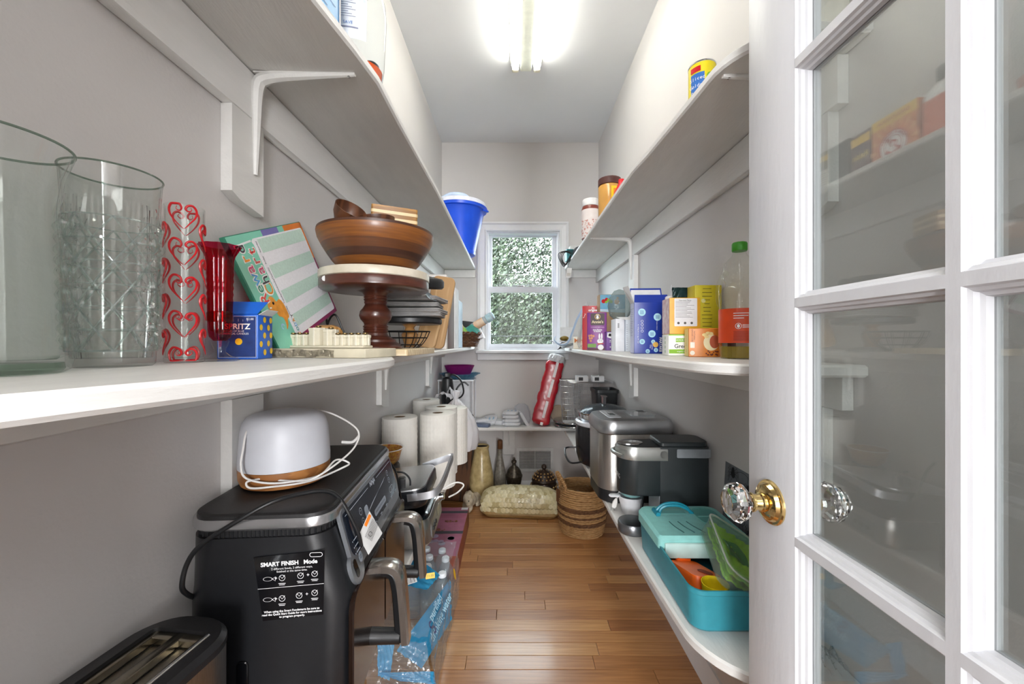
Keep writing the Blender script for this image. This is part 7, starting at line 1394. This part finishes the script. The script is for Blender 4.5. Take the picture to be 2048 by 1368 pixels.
# pink cartons
PINK = mat('mauve_card', '#a06078', 0.45, var=0.12, scale=18); PINKS = mat('rust_card', '#8a4634', 0.5, var=0.15)
t = thing('toy_carton', 'long flat pink toy carton with dark straps under the left shelf', 'carton', (-0.382, 2.01, 0), R(1))
m = MB(); m.box(-0.125, 0.125, -0.26, 0.26, 0, 0.103, b=0.0015); build('body', m, PINKS, t)
TF_ = frame((0, 0, 0.1035), (1, 0, 0), (0, 1, 0))
m = MB(); m.rect(-0.1235, -0.258, 0.1235, 0.258, TF_); flat(t, 'pink_top', m, PINK)
for y in (0.195, -0.04): 
    m = MB(); m.rect(-0.1245, y - 0.014, 0.1245, y + 0.014, TF_, 0.0012); m.rect(-0.103, y - 0.014, 0.0, y + 0.014, frame((0.1253, 0, 0), (0, 0, 1), (0, 1, 0)) @ T(0.0, 0, 0), 0.0006) if False else None; flat(t, 'strap', m, mat('strap_grey', '#3e4046', 0.5))
m = MB(); m.rect(0.085, 0.225, 0.122, 0.255, TF_, 0.001); flat(t, 'white_label', m, CARD)
m = MB(); rk = random.Random(8)
for i in range(26): m.disc(0.045 + rk.uniform(-0.03, 0.035), 0.085 + rk.uniform(-0.012, 0.012), rk.uniform(0.003, 0.006), TF_, 0.001, 8)
for i in range(16): m.disc(rk.uniform(-0.03, 0.03), rk.uniform(-0.03, 0.01), rk.uniform(0.003, 0.007), TF_, 0.001, 8)
flat(t, 'printed_flowers', m, mat('dark_flower', '#5d2731', 0.5, col2='#a07038', scale=80))['kind'] = 'stuff'
m = MB()
for i in range(7): m.disc(rk.uniform(-0.02, 0.11), rk.uniform(-0.16, -0.075), rk.uniform(0.012, 0.022), TF_, 0.001, 14)
flat(t, 'lilac_spots', m, mat('lilac_spot', '#a79ab5', 0.5))['kind'] = 'stuff'
m = MB()
for i in range(5): m.rect(-0.12, 0.165 - i * 0.010, 0.12, 0.1675 - i * 0.010, TF_, 0.0008)
flat(t, 'rose_lines', m, mat('rose_line', '#8d3d54', 0.5))['kind'] = 'stuff'
# bottled water in torn film
BW = glass('bottle_clear', '#f3f8fb', 0.05, 0.45, haze=0.10, hazecol='#cfdfe8')
def water_bottle(label, x, y):
    t = thing('water_bottle', label, 'bottle', (x, y, 0), 0, 'bottles of the drinking water pack')
    m = MB(); m.lathe([(0.022, 0), (0.029, 0.004), (0.0305, 0.012)] + [(0.0305 - (0.0012 if i % 2 else 0), 0.02 + i * 0.0075) for i in range(14)] + [(0.0305, 0.13), (0.0295, 0.142), (0.024, 0.163), (0.016, 0.178), (0.0125, 0.184)], 28); build('bottle', m, BW, t)
    m = MB(); m.lathe([(0.0135, 0.1845), (0.0148, 0.186), (0.0148, 0.197), (0.013, 0.2), (0, 0.2)], 20, None, True, False); build('cap', m, mat('white_cap', '#e3e8ee', 0.4), t)
    return t
proto = water_bottle('water bottle with white cap, nearest to the aisle in the pack', -0.266, 1.462)
WB = [(-0.272, 1.566, 'water bottle with a yellow sticker on it, second from the near end along the aisle'), (-0.296, 1.628, 'water bottle with white cap, third along the aisle side of the pack'), (-0.330, 1.512, 'water bottle with white cap, nearest in the second row of the pack'), (-0.338, 1.578, 'water bottle with white cap, middle of the second row of the pack'), (-0.362, 1.640, 'water bottle with white cap, farthest in the second row of the pack'), (-0.394, 1.53, 'water bottle with white cap, nearest in the third row under the shelf'), (-0.402, 1.594, 'water bottle with white cap, second in the third row under the shelf')]
for x, y, lab in WB: dup(proto, (x, y, 0), 0, lab)
m = MB(); m.lathe([(0.0312, 0.070), (0.0312, 0.118)], 10, None, False, False)
m = MB(); m.disc(0, 0, 0.012, frame((-0.2405, 1.566, 0.145), (0.0, 1, 0), (-0.25, 0, 1)), 0.001, r2=0.018); 
FILM = glass('pack_film', '#f4f8fa', 0.06, 0.3, wrinkle=1.0, wscale=26, haze=0.10, hazecol='#e8eff4')
BLF = glass('blue_pack_film', '#4fb3e0', 0.12, 0.3, wrinkle=0.8, wscale=22, haze=0.72, hazecol='#3f9fd0')
t = thing('water_pack_film', 'torn clear film with bright blue print sagging off the drinking water pack', 'film', (0, 0, 0))
def patch(c00, c10, c11, c01, amp, ph, nu=26, nv=26):
    a0, a1, a2, a3 = [Vector(c) for c in (c00, c10, c11, c01)]; n_ = (a1 - a0).cross(a3 - a0).normalized()
    return lambda u, v: a0 * (1 - u) * (1 - v) + a1 * u * (1 - v) + a2 * u * v + a3 * (1 - u) * v + n_ * amp * (wr(u * 1.6, v * 1.6, ph) - 0.3)
def film(name, cs, mt, amp, ph): m = MB(); m.grid(patch(*cs, amp, ph), 28, 28); return build(name, m, mt, t, sharp=50)
film('clear_sheet', [(-0.238, 1.17, 0.004), (-0.236, 1.66, 0.004), (-0.240, 1.66, 0.185), (-0.262, 1.20, 0.155)], FILM, 0.014, 0.4)
film('clear_top', [(-0.262, 1.20, 0.155), (-0.242, 1.66, 0.206), (-0.43, 1.66, 0.207), (-0.43, 1.20, 0.150)], FILM, 0.016, 1.3)
film('clear_end', [(-0.238, 1.17, 0.004), (-0.262, 1.19, 0.155), (-0.44, 1.19, 0.150), (-0.43, 1.16, 0.004)], FILM, 0.022, 2.0)
bp = film('blue_side_panel', [Pt(792, 1302, 1.20), Pt(842, 1338, 1.205), Pt(902, 1240, 1.46), Pt(900, 1158, 1.49)], BLF, 0.010, 0.9)
film('blue_side_panel_lower', [Pt(842, 1338, 1.206), Pt(862, 1330, 1.21), Pt(904, 1262, 1.46), Pt(902, 1240, 1.461)], BLF, 0.006, 0.2) if False else None
film('blue_top_panel', [(-0.30, 1.36, 0.196), (-0.268, 1.435, 0.204), (-0.43, 1.60, 0.208), (-0.44, 1.40, 0.200)], BLF, 0.006, 0.5)
film('blue_end_strip', [Pt(754, 1284, 1.245), Pt(788, 1288, 1.235), Pt(778, 1362, 1.21), Pt(755, 1352, 1.215)], BLF, 0.008, 1.9)
film('blue_foot_strip', [Pt(756, 1345, 1.215), Pt(800, 1362, 1.20), Pt(872, 1368, 1.19), Pt(868, 1342, 1.20)], BLF, 0.006, 2.7)
def onfilm(c, ex, ey): 
    ex = Vector(ex); ey = Vector(ey); ex.normalize(); ey = (ey - ex * ey.dot(ex)).normalized(); n_ = ex.cross(ey); M_ = frame(c, ex, ey); return M_
ex = (Pt(895, 1175, 1.48) - Pt(846, 1290, 1.23)); ey = (Pt(842, 1240, 1.33) - Pt(875, 1290, 1.33)); FM = onfilm(Pt(868, 1236, 1.335) + Vector((0.012, -0.02, 0.01)), ex, ey)
text(t, 'purified\ndrinking water', 0.034, at(FM, 0.025, 0.006), mat('pale_film_ink', '#a9d9ee', 0.5), name='lettering', h=0.004, bold=0.0006)
FM2 = onfilm(Pt(858, 1252, 1.285) + Vector((0.012, -0.02, 0.01)), ex, ey)
m = MB(); m.ring(0, 0.008, 0.011, 0.006, FM2, 0.004, n=16, a0=0.4, a1=5.2); m.ring(0, -0.010, 0.011, 0.006, FM2, 0.004, n=16, a0=-2.7, a1=2.1); flat(t, 'navy_emblem', m, mat('navy_film_ink', '#152a6b', 0.5))['kind'] = 'stuff'
FM3 = onfilm((-0.30, 1.415, 0.215), (1, 0.3, 0), (0, 0.4, 1))
m = MB(); m.rect(-0.016, -0.009, 0.016, 0.009, FM3, 0.001); flat(t, 'yellow_sticker', m, YEL); text(t, '11-33', 0.010, FM3, INKB, h=0.002)
FM4 = frame((-0.234, 1.545, 0.145), (0.0, 1, 0), (-0.2, 0, 1)); m = MB(); m.disc(0, 0, 0.014, FM4, 0.001, r2=0.021); flat(t, 'yellow_oval_sticker', m, YEL)
FM5 = onfilm((-0.372, 1.40, 0.214), (0.8, 0.5, 0), (-0.3, 0.6, 0.5)); m = MB(); m.rect(-0.025, -0.02, 0.025, 0.02, FM5, 0.001); flat(t, 'barcode_patch', m, INKW); m = MB()
for i in range(11): m.rect(-0.021 + i * 0.004, -0.018, -0.021 + i * 0.004 + (0.0012 if i % 3 else 0.002), 0.014, FM5, 0.0018)
flat(t, 'barcode', m, INKB)['kind'] = 'stuff'

# ================================================================== UPPER SHELVES
UZ = UP + 0.0004
# left: blue carton, clear detergent jug, row of boxes (also mirrored in the door panes), mop bucket
t, f = carton('powder_carton', 'tall sky blue carton at the near end of the left upper shelf', 'carton', 0.075, 0.13, 0.24, (-0.352, 0.642, UZ), R(-8), mat('sky_blue_card', '#3a86c4', 0.4, col2='#6fb0dc', scale=8))
m = MB(); m.poly(rr(0.042, 0.042, 0.003, 2, 0.0, 0.035), f['right'], 0.0005); flat(t, 'navy_square', m, mat('navy_square', '#1c3a86', 0.45))
m = MB(); m.line([(p.x, p.y) for p in smooth([(-0.012, 0.028, 0), (0.0, 0.024, 0), (0.012, 0.030, 0)], 5)], 0.004, f['right'], 0.0009); m.ring(0, 0.036, 0.009, 0.003, f['right'], 0.0009); flat(t, 'white_emblem', m, INKW)['kind'] = 'stuff'
m = MB(); rk = random.Random(2)
for i in range(22): m.rect(-0.055 + rk.uniform(0, 0.06), -0.11 + i * 0.0052, -0.03 + rk.uniform(0.02, 0.08), -0.1085 + i * 0.0052, f['right'], 0.0005)
flat(t, 'wave_print', m, mat('deep_blue_print', '#1f5f9e', 0.45))['kind'] = 'stuff'
m = MB(); m.rect(0.060, -0.12, 0.0648, 0.12, f['right'], 0.0007); flat(t, 'white_edge', m, CARD)
t = thing('detergent_jug', 'clear detergent jug with orange dregs and white label on the left upper shelf', 'jug', (-0.3325, 0.815, UZ))
JG = glass('jug_plastic', '#f7fafb', 0.03, 0.5)
jp = [(0.052, 0), (0.060, 0.006), (0.064, 0.03), (0.067, 0.09), (0.069, 0.13), (0.067, 0.16), (0.056, 0.20), (0.036, 0.226), (0.026, 0.236), (0.026, 0.25)]
m = MB(); m.lathe(jp, 48, Matrix.Diagonal((1, 0.8, 1, 1)), True, True); build('body', m, JG, t)
m = MB(); m.lathe([(0.050, 0.002), (0.0585, 0.008), (0.0605, 0.024), (0.0, 0.024)], 40, Matrix.Diagonal((1, 0.8, 1, 1)), True, False); build('orange_dregs', m, mat('orange_liquid', '#d8541c', 0.15), t)
m = MB(); m.lathe([(0.029, 0.2505), (0.031, 0.252), (0.031, 0.285), (0.026, 0.29), (0, 0.29)], 32, None, True, False); build('cap', m, mat('blue_cap', '#2b63b0', 0.4), t)
def jr(z):
    for (r0, z0), (r1, z1) in zip(jp, jp[1:]):
        if z0 <= z <= z1: return r0 + (r1 - r0) * (z - z0) / (z1 - z0)
    return 0.06
def jpatch(m, z0, z1, a0, a1, off, n=12, k=5): m.loft([[((jr(z0 + (z1 - z0) * j / k) + off) * math.cos(a0 + (a1 - a0) * i / n), 0.8 * (jr(z0 + (z1 - z0) * j / k) + off) * math.sin(a0 + (a1 - a0) * i / n), z0 + (z1 - z0) * j / k) for i in range(n + 1)] for j in range(k + 1)], None, False, False, closed=False)
m = MB(); jpatch(m, 0.055, 0.165, R(-150), R(-48), 0.0006); flat(t, 'white_label', m, mat('label_white', '#dfe1e4', 0.45))
m = MB(); jpatch(m, 0.130, 0.136, R(-140), R(-62), 0.0012); jpatch(m, 0.150, 0.154, R(-130), R(-75), 0.0012); flat(t, 'navy_bar', m, mat('navy_bar', '#27337a', 0.5))['kind'] = 'stuff'
m = MB()
for i in range(8): jpatch(m, 0.095 + i * 0.0042, 0.0958 + i * 0.0042, R(-140), R(-66) - 0.1 * (i % 3), 0.0012, k=1)
jpatch(m, 0.074, 0.0765, R(-96), R(-62), 0.0012, k=1); flat(t, 'label_text', m, mat('grey_label_ink', '#85879c', 0.5))['kind'] = 'stuff'
aT = R(-78)
text(t, 'SAVE', 0.008, frame(((jr(0.083) + 0.001) * math.cos(aT), 0.8 * (jr(0.083) + 0.001) * math.sin(aT), 0.083), (-math.sin(aT), math.cos(aT) * 0.8, 0), (0, 0, 1)), mat('mid_blue_ink', '#4a7fc0', 0.5))
bx = -0.377
t, f = carton('soda_carton', 'orange baking soda carton with red round emblem on the left upper shelf', 'carton', 0.045, 0.145, 0.168, (bx - 0.01, 1.205, UZ), 0, mat('soda_orange', '#e07a2a', 0.4, var=0.08))
m = MB(); m.rect(-0.072, 0.052, 0.072, 0.083, f['right']); flat(t, 'yellow_band', m, YEL)
m = MB()
for i in range(16):
    a = i * PI / 8; m.poly([(0.048 * math.cos(a), -0.016 + 0.048 * math.sin(a)), (0.075 * math.cos(a - 0.08), max(-0.083, min(0.051, -0.016 + 0.085 * math.sin(a - 0.08)))), (0.075 * math.cos(a + 0.08), max(-0.083, min(0.051, -0.016 + 0.085 * math.sin(a + 0.08))))], f['right'], 0.0005)
flat(t, 'sun_rays', m, mat('pale_ray', '#f0b46a', 0.45))['kind'] = 'stuff'
m = MB(); m.disc(0, -0.016, 0.046, f['right'], 0.0008, 32); flat(t, 'white_roundel', m, INKW)
m = MB(); m.ring(0, -0.016, 0.046, 0.004, f['right'], 0.0012, 32); m.ring(0, -0.016, 0.031, 0.012, f['right'], 0.0012, 24, PI * 1.15, PI * 1.85); m.ring(0, -0.016, 0.029, 0.002, f['right'], 0.0012, 28); flat(t, 'red_rings', m, RED)['kind'] = 'stuff'
m = MB(); m.line([(-0.016, -0.030), (-0.006, -0.018), (-0.010, -0.006), (0.002, -0.002), (0.010, -0.012)], 0.007, f['right'], 0.0012); m.line([(0.004, -0.020), (0.016, 0.004)], 0.004, f['right'], 0.0012); m.rect(0.010, 0.000, 0.022, 0.009, f['right'], 0.0012); flat(t, 'arm_emblem', m, RED)['kind'] = 'stuff'
word = 'ARM & HAMMER'
for i, ch in enumerate(word):
    a = PI * 0.5 + (5.5 - i) * 0.21
    if ch != ' ': text(t, ch, 0.0105, at(f['right'], 0.0365 * math.cos(a), -0.016 + 0.0365 * math.sin(a), a - PI / 2), RED, h=0.0013, bold=0.0003)
text(t, 'BAKING SODA', 0.0155, at(f['right'], 0, 0.068), mat('red_ink', '#b3232a', 0.5), bold=0.0003); text(t, 'Pure', 0.012, at(f['right'], 0, -0.074), mat('red_ink', '#b3232a', 0.5))
t, f = carton('raisin_box', 'dark purple raisin box with yellow band on the left upper shelf', 'carton', 0.045, 0.075, 0.165, (bx - 0.012, 1.322, UZ), 0, mat('raisin_purple', '#4b1f2e', 0.4))
m = MB(); m.rect(-0.036, 0.045, 0.036, 0.072, f['right']); flat(t, 'yellow_band', m, YEL); text(t, 'Raisin', 0.026, at(f['right'], 0, 0.006), mat('yellow_ink', '#e8cf2a', 0.5), bold=0.0006)

t = thing('dark_carton', 'tall black carton beside the raisin box on the left upper shelf', 'carton', (bx - 0.015, 1.405, UZ))
m = MB(); m.box(-0.03, 0.03, -0.042, 0.042, 0, 0.170, b=0.0012); build('body', m, mat('near_black_card', '#26221f', 0.45), t)
t, f = carton('rice_carton', 'yellow and black carton with white panel on the left upper shelf', 'carton', 0.05, 0.07, 0.175, (bx - 0.012, 1.49, UZ), 0, mat('rice_white', '#dad8d0', 0.5))
m = MB(); m.rect(-0.0345, 0.02, 0.0345, 0.0865, f['right']); flat(t, 'dark_panel', m, mat('olive_black', '#3b3722', 0.5)); m = MB(); m.rect(-0.0345, 0.052, 0.0345, 0.072, f['right'], 0.0008); flat(t, 'yellow_band', m, YEL)
m = MB()
for i in range(12): m.rect(-0.028, -0.082 + i * 0.008, 0.026, -0.080 + i * 0.008, f['right'], 0.0006)
flat(t, 'text_lines', m, INKB)['kind'] = 'stuff'
t = thing('cleaner_bottle', 'white bottle with orange label and black cap on the left upper shelf', 'bottle', (bx - 0.01, 1.075, UZ))
m = MB(); m.loft([(rr(0.055, 0.09, 0.02), 0), (rr(0.06, 0.095, 0.022), 0.01), (rr(0.06, 0.095, 0.022), 0.15), (rr(0.03, 0.04, 0.012), 0.18)]); build('bottle', m, mat('white_hdpe', '#dcdcdc', 0.4), t)
m = MB(); m.loft([(rr(0.0612, 0.0962, 0.0225), 0.04), (rr(0.0612, 0.0962, 0.0225), 0.135)], None, False, False); build('label', m, mat('orange_cleaner_label', '#e0602a', 0.45), t)
m = MB(); m.lathe([(0.020, 0.18), (0.021, 0.215), (0.016, 0.22), (0, 0.22)], 24, None, True, False); build('cap', m, BLACKP, t)
# mop bucket
t = thing('mop_bucket', 'bright blue tapered bucket with white lid at the far end of the left upper shelf', 'bucket', (-0.337, 2.44, UZ))
BL = mat('bucket_blue', '#1450d8', 0.35, var=0.06, scale=10)
m = MB(); m.lathe([(0.085, 0.0), (0.094, 0.004), (0.097, 0.02), (0.095, 0.024), (0.148, 0.262), (0.152, 0.268), (0.165, 0.270), (0.168, 0.285), (0.163, 0.287), (0.148, 0.278), (0.091, 0.03), (0, 0.02)], 56, None, True, False); build('body', m, BL, t)
m = MB(); m.lathe([(0.150, 0.286), (0.164, 0.288), (0.165, 0.302), (0.155, 0.314), (0.10, 0.322), (0, 0.324)], 56, None, True, False); build('lid', m, mat('bucket_lid', '#dfe3ee', 0.35), t)
m = MB(); m.tube(smooth([(0.16, -0.03, 0.27), (0.175, -0.05, 0.255), (0.17, -0.08, 0.245), (0.15, -0.10, 0.25)], 5), 0.006, 8); build('bail_clip', m, BL, t)
m = MB(); m.tube(smooth([(-0.10, -0.07, 0.322), (-0.04, -0.085, 0.345), (0.03, -0.08, 0.343), (0.065, -0.06, 0.325)], 6), 0.012, 10); build('lid_handle', m, mat('bucket_handle', '#c3d6ee', 0.4), t)
# right: can, jars, cables
t = thing('food_can', 'yellow food can with blue label panel on the right upper shelf', 'can', (X(1404, 0.93), 0.93, UZ))
rC, hC = 0.0295, 0.112
m = MB(); m.lathe([(rC, 0.003), (rC, hC - 0.003)], 40, None, False, False); build('label', m, mat('can_yellow', '#e6d31a', 0.4, var=0.05), t)
m = MB(); m.lathe([(rC - 0.002, 0), (rC + 0.0008, 0.001), (rC + 0.0008, 0.003), (rC, 0.0035)], 40, None, True, False); m.lathe([(rC, hC - 0.0035), (rC + 0.0008, hC - 0.003), (rC + 0.0008, hC), (rC - 0.0015, hC), (rC - 0.0025, hC - 0.004), (0, hC - 0.004)], 40, None, False, False); build('rims', m, CHROME, t, kind='stuff')
def cpatch(m, r, a0, a1, z0, z1, n=8): m.loft([[(r * math.cos(a0 + (a1 - a0) * i / n), r * math.sin(a0 + (a1 - a0) * i / n), z) for i in range(n + 1)] for z in (z0, z1)], None, False, False, closed=False)
m = MB(); cpatch(m, rC + 0.0005, R(-165), R(-105), 0.022, 0.085); flat(t, 'blue_panel', m, mat('can_blue', '#2a68b4', 0.45))
m = MB(); cpatch(m, rC + 0.0009, R(-165), R(-120), 0.088, 0.100); flat(t, 'red_flash', m, RED)
m = MB(); cpatch(m, rC + 0.0005, R(-160), R(-70), 0.004, 0.022); flat(t, 'white_foot', m, INKW)
for i, (w_, s_) in enumerate((('Sliced', 0.011), ('Golden', 0.011), ('Pears', 0.012))):
    for j, ch in enumerate(w_):
        a = R(-135) + (j - (len(w_) - 1) / 2) * 0.19; text(t, ch, s_, frame(((rC + 0.001) * math.cos(a), (rC + 0.001) * math.sin(a), 0.072 - i * 0.016), (-math.sin(a), math.cos(a), 0), (0, 0, 1)), INKW)
m = MB(); aa = R(-80); m.ring(0, 0, 0.010, 0.004, frame((rC * 1.03 * math.cos(aa), rC * 1.03 * math.sin(aa), 0.072), (-math.sin(aa), math.cos(aa), 0), (0, 0, 1)), 0.0004, a0=0.3, a1=4.2); flat(t, 'green_leaf', m, LIME)
t = thing('peanut_butter_jar', 'peanut butter jar with brown lid and yellow label on the right upper shelf', 'jar', (0.413, 1.745, UZ))
m = MB(); m.lathe([(0.044, 0), (0.049, 0.005), (0.0495, 0.145), (0.046, 0.152)], 40); build('jar', m, mat('peanut_butter', '#bd8a3a', 0.25, var=0.08, scale=14, coat=0.4), t)
m = MB(); m.lathe([(0.048, 0.1525), (0.0495, 0.154), (0.0495, 0.180), (0.047, 0.183), (0, 0.183)], 40, None, True, False, fn=lambda r, z, a: r * (1 + 0.008 * math.cos(a * 60))); build('lid', m, mat('brown_lid', '#4a2620', 0.4), t)
m = MB(); cpatch(m, 0.0502, R(-95), R(20), 0.045, 0.138); flat(t, 'yellow_label', m, YEL)
m = MB(); cpatch(m, 0.0506, R(-85), R(10), 0.062, 0.128); flat(t, 'orange_print', m, mat('orange_label_print', '#e08a1e', 0.45))
m = MB(); cpatch(m, 0.051, R(-82), R(-52), 0.066, 0.096); flat(t, 'white_flower', m, INKW)
m = MB(); m.lathe([(0.028, 0), (0.03, 0.004), (0.03, 0.085), (0.012, 0.125), (0.012, 0.14), (0, 0.14)], 24, None, True, False); one('red_bottle', m, mat('red_plastic', '#c8141e', 0.35), 'bright red bottle top showing behind the peanut butter jar', 'bottle', (0.436, 1.64, UZ - 0.0)) 
t = thing('syrup_jar', 'white wrapped jar with white cap and pink print on the right upper shelf', 'jar', (0.388, 2.05, UZ))
m = MB(); m.lathe([(0.044, 0), (0.047, 0.005), (0.047, 0.15), (0.042, 0.165)], 36); build('jar', m, mat('sauce_brown', '#7a3526', 0.3), t)
m = MB(); m.lathe([(0.0476, 0.003), (0.0476, 0.140), (0.0472, 0.146)], 36, None, False, False, fn=lambda r, z, a: r + (0.004 * math.sin(a * 5) * max(0, z - 0.12) * 30 * 0.03)); build('wrap', m, mat('white_wrap', '#dcd6d4', 0.5, col2='#cfc4c2', scale=20), t)
m = MB(); rk = random.Random(6)
for i in range(70): a = R(-170) + rk.uniform(0, 2.2); z = rk.uniform(0.01, 0.09); m.disc(0, 0, rk.uniform(0.002, 0.005), frame((0.0482 * math.cos(a), 0.0482 * math.sin(a), z), (-math.sin(a), math.cos(a), 0), (0, 0, 1)), 0.0003, 7)
flat(t, 'pink_print', m, mat('pink_map_print', '#c08a80', 0.5))['kind'] = 'stuff'
m = MB(); m.lathe([(0.040, 0.166), (0.042, 0.168), (0.042, 0.198), (0.039, 0.202), (0, 0.202)], 32, None, True, False); build('cap', m, CARD, t)
t = thing('cable_bundle', 'coil of thin black cable hanging off the far end of the right upper shelf', 'cable', (0.345, 2.52, UZ))
for k in range(4):
    m = MB(); m.tube(smooth([(0.02, -0.02, 0.02 + 0.01 * k), (-0.03 - 0.01 * k, -0.03, 0.035), (-0.05 - 0.008 * k, -0.03, 0.005), (-0.042, -0.03, -0.03 - 0.008 * k), (-0.015, -0.03, -0.042 + 0.01 * k), (0.005, -0.025, 0.0 + 0.008 * k)], 8), 0.0026, 6); build('loop', m, BLACKP, t)
m = MB(); m.tube([(-0.014, -0.03, -0.03), (-0.015, -0.032, -0.062)], 0.0012, 6); build('tag_string', m, BLACKP, t)
m = MB(); m.prism(rr(0.030, 0.062, 0.004, 3), -0.0008, 0.0008, frame((-0.010, -0.034, -0.095), (1, 0, 0), (0.15, 0, 1))); tg = build('price_tag', m, CARD, t)
m = MB(); m.rect(-0.011, -0.02, 0.011, 0.0, frame((-0.010, -0.0349, -0.095), (1, 0, 0), (0.15, 0, 1))); flat(tg, 'grey_print', m, mat('tag_print', '#b9b5b0', 0.5))
t, f = carton('small_teal_box', 'small teal box beside the black cable coil', 'box', 0.045, 0.05, 0.075, (0.352, 2.60, UZ), R(10), mat('teal_card', '#3f8c94', 0.5))
m = MB(); m.ball(0.045, Matrix.Diagonal((1, 1, 0.95, 1)), 16, 10); one('grey_pouch', m, mat('charcoal_felt', '#4a4d55', 0.8, var=0.2, scale=40), 'charcoal felt pouch beside the teal box on the right upper shelf', 'pouch', (0.412, 2.55, UZ + 0.0425))
m = MB(); m.prism(rr(0.09, 0.07, 0.01), 0, 0.11, b=0.004); one('white_box', m, CARD, 'white box behind the charcoal pouch on the right upper shelf', 'box', (0.405, 2.66, UZ))
t = thing('spice_jar', 'squat white jar with purple top seen through the upper door pane', 'jar', (0.545, 0.706, UZ))
m = MB(); m.lathe([(0.032, 0), (0.035, 0.004), (0.035, 0.075), (0.033, 0.08)], 32); build('jar', m, mat('cream_label', '#e0dccf', 0.5), t)
m = MB(); m.lathe([(0.034, 0.0805), (0.036, 0.083), (0.036, 0.13), (0.033, 0.134), (0, 0.134)], 32, None, True, False); build('cap', m, mat('mauve_cap', '#a98bb0', 0.5), t)

# ================================================================== OUTSIDE
LEAF = [mat('leaf_%d' % i, c, 0.6, var=0.25, scale=3) for i, c in enumerate(('#2c3523', '#384230', '#232b1c', '#454f38'))]; BARK = mat('tree_bark', '#1f1b18', 0.9, var=0.2, scale=8)
m = MB(); m.box(-40, 40, YB + 0.3, 60, -1.3, -1.2); struct('ground', m, mat('grass_ground', '#343d29', 0.9, var=0.2, scale=2))
def tree(label, x, y, h, spread, seed, n, ls, dens=1.0):
    t = thing('leafy_tree', label, 'tree', (x, y, -1.2)); rt = random.Random(seed); tips = []
    m = MB(); m.tube(smooth([(0, 0, 0), (rt.uniform(-.15, .15), 0, h * 0.3), (rt.uniform(-.3, .3), 0, h * 0.65), (rt.uniform(-.3, .3), 0, h * 0.95)], 5), [0.17 - 0.135 * i / 15 for i in range(16)], 8); build('trunk', m, BARK, t)
    for b in range(12):
        z0 = h * rt.uniform(0.2, 0.85); a = rt.uniform(0, 2 * PI); L_ = spread * rt.uniform(0.5, 1.0) * (1.15 - 0.6 * z0 / h)
        P = [(0, 0, z0), (L_ * 0.4 * math.cos(a), L_ * 0.4 * math.sin(a), z0 + L_ * 0.25), (L_ * math.cos(a), L_ * math.sin(a), z0 + L_ * rt.uniform(0.2, 0.6))]
        m = MB(); m.tube(smooth(P, 4), [0.06, 0.055, 0.05, 0.045, 0.04, 0.035, 0.03, 0.025, 0.02], 6); build('branch', m, BARK, t); tips += [P[1], P[2], ((P[1][0] + P[2][0]) / 2, (P[1][1] + P[2][1]) / 2, (P[1][2] + P[2][2]) / 2)]
    tips += [(rt.uniform(-.4, .4) * spread, rt.uniform(-.4, .4) * spread, h * rt.uniform(0.25, 1.0)) for _ in range(16)]
    v, f_, mi = [], [], []
    for c in tips:
        for _ in range(int(n / len(tips))):
            p = Vector(c) + Vector((rt.gauss(0, 1), rt.gauss(0, 1), rt.gauss(0, 0.8))) * spread * 0.24
            q = Vector((rt.gauss(0, 1), rt.gauss(0, 1), rt.gauss(0, 1))).normalized(); r_ = q.orthogonal().normalized(); s_ = q.cross(r_); k = len(v); L_ = ls * rt.uniform(0.6, 1.3)
            v += [p - r_ * L_, p + s_ * L_ * 0.45, p + r_ * L_, p - s_ * L_ * 0.45]; f_.append((k, k + 1, k + 2, k + 3)); mi.append(rt.choice((0, 0, 1, 2, 3)))
    mb = MB(); mb.v = [tuple(p) for p in v]; mb.f = f_; mb.mi = mi; build('foliage', mb, LEAF, t, kind='stuff', flip=False)
tree('big leafy tree filling the left of the window view', -0.7, 8.5, 5.2, 2.0, 3, 34000, 0.042)
tree('leafy tree with thin sunlit crown at the right of the window view', 1.7, 9.0, 5.6, 1.7, 8, 22000, 0.042)
tree('tree with a dark upright trunk in the middle of the window view', 0.9, 11.0, 5.0, 1.9, 11, 16000, 0.05)
tree('distant tree far behind the window on the left', -2.2, 16.0, 5.5, 3.0, 15, 7000, 0.075)
tree('distant tree far behind the window on the right', 2.6, 17.0, 5.2, 3.0, 19, 7000, 0.075)
tree('low bushy tree beyond the lower window pane', 0.1, 13.5, 3.0, 2.4, 23, 9000, 0.055)
for z in (1.62, 1.20): 
    m = MB(); m.tube([(-8, 7.0, z + 0.5 if z > 1.5 else z), (0, 7.0, z - 0.05 if z < 1.5 else z + 0.42), (8, 7.0, z + 0.5 if z > 1.5 else z)], 0.008, 6); one('overhead_wire', m, BLACKP, 'upper dark overhead wire crossing the window view' if z > 1.5 else 'lower dark overhead wire crossing the window view', 'wire')
t = thing('house', 'pale house glimpsed between the trees beyond the window', 'house', (2.4, 22, -1.2))
m = MB(); m.box(-3, 3, -2, 2, 0, 2.2); build('walls', m, mat('house_siding', '#4c4d4f', 0.7), t)
m = MB(); m.loft([[(-3.3, -2.3, 2.2), (3.3, -2.3, 2.2), (3.3, 2.3, 2.2), (-3.3, 2.3, 2.2)], [(-3.3, -0.05, 3.4), (3.3, -0.05, 3.4), (3.3, 0.05, 3.4), (-3.3, 0.05, 3.4)]]); build('roof', m, mat('house_roof', '#3c3d40', 0.8), t)
for x in (-2.0, -0.2, 1.6): 
    m = MB(); m.box(x, x + 0.8, -2.03, -1.99, 0.8, 1.7); build('window', m, mat('house_window', '#3b444c', 0.2), t)
finish_texts()
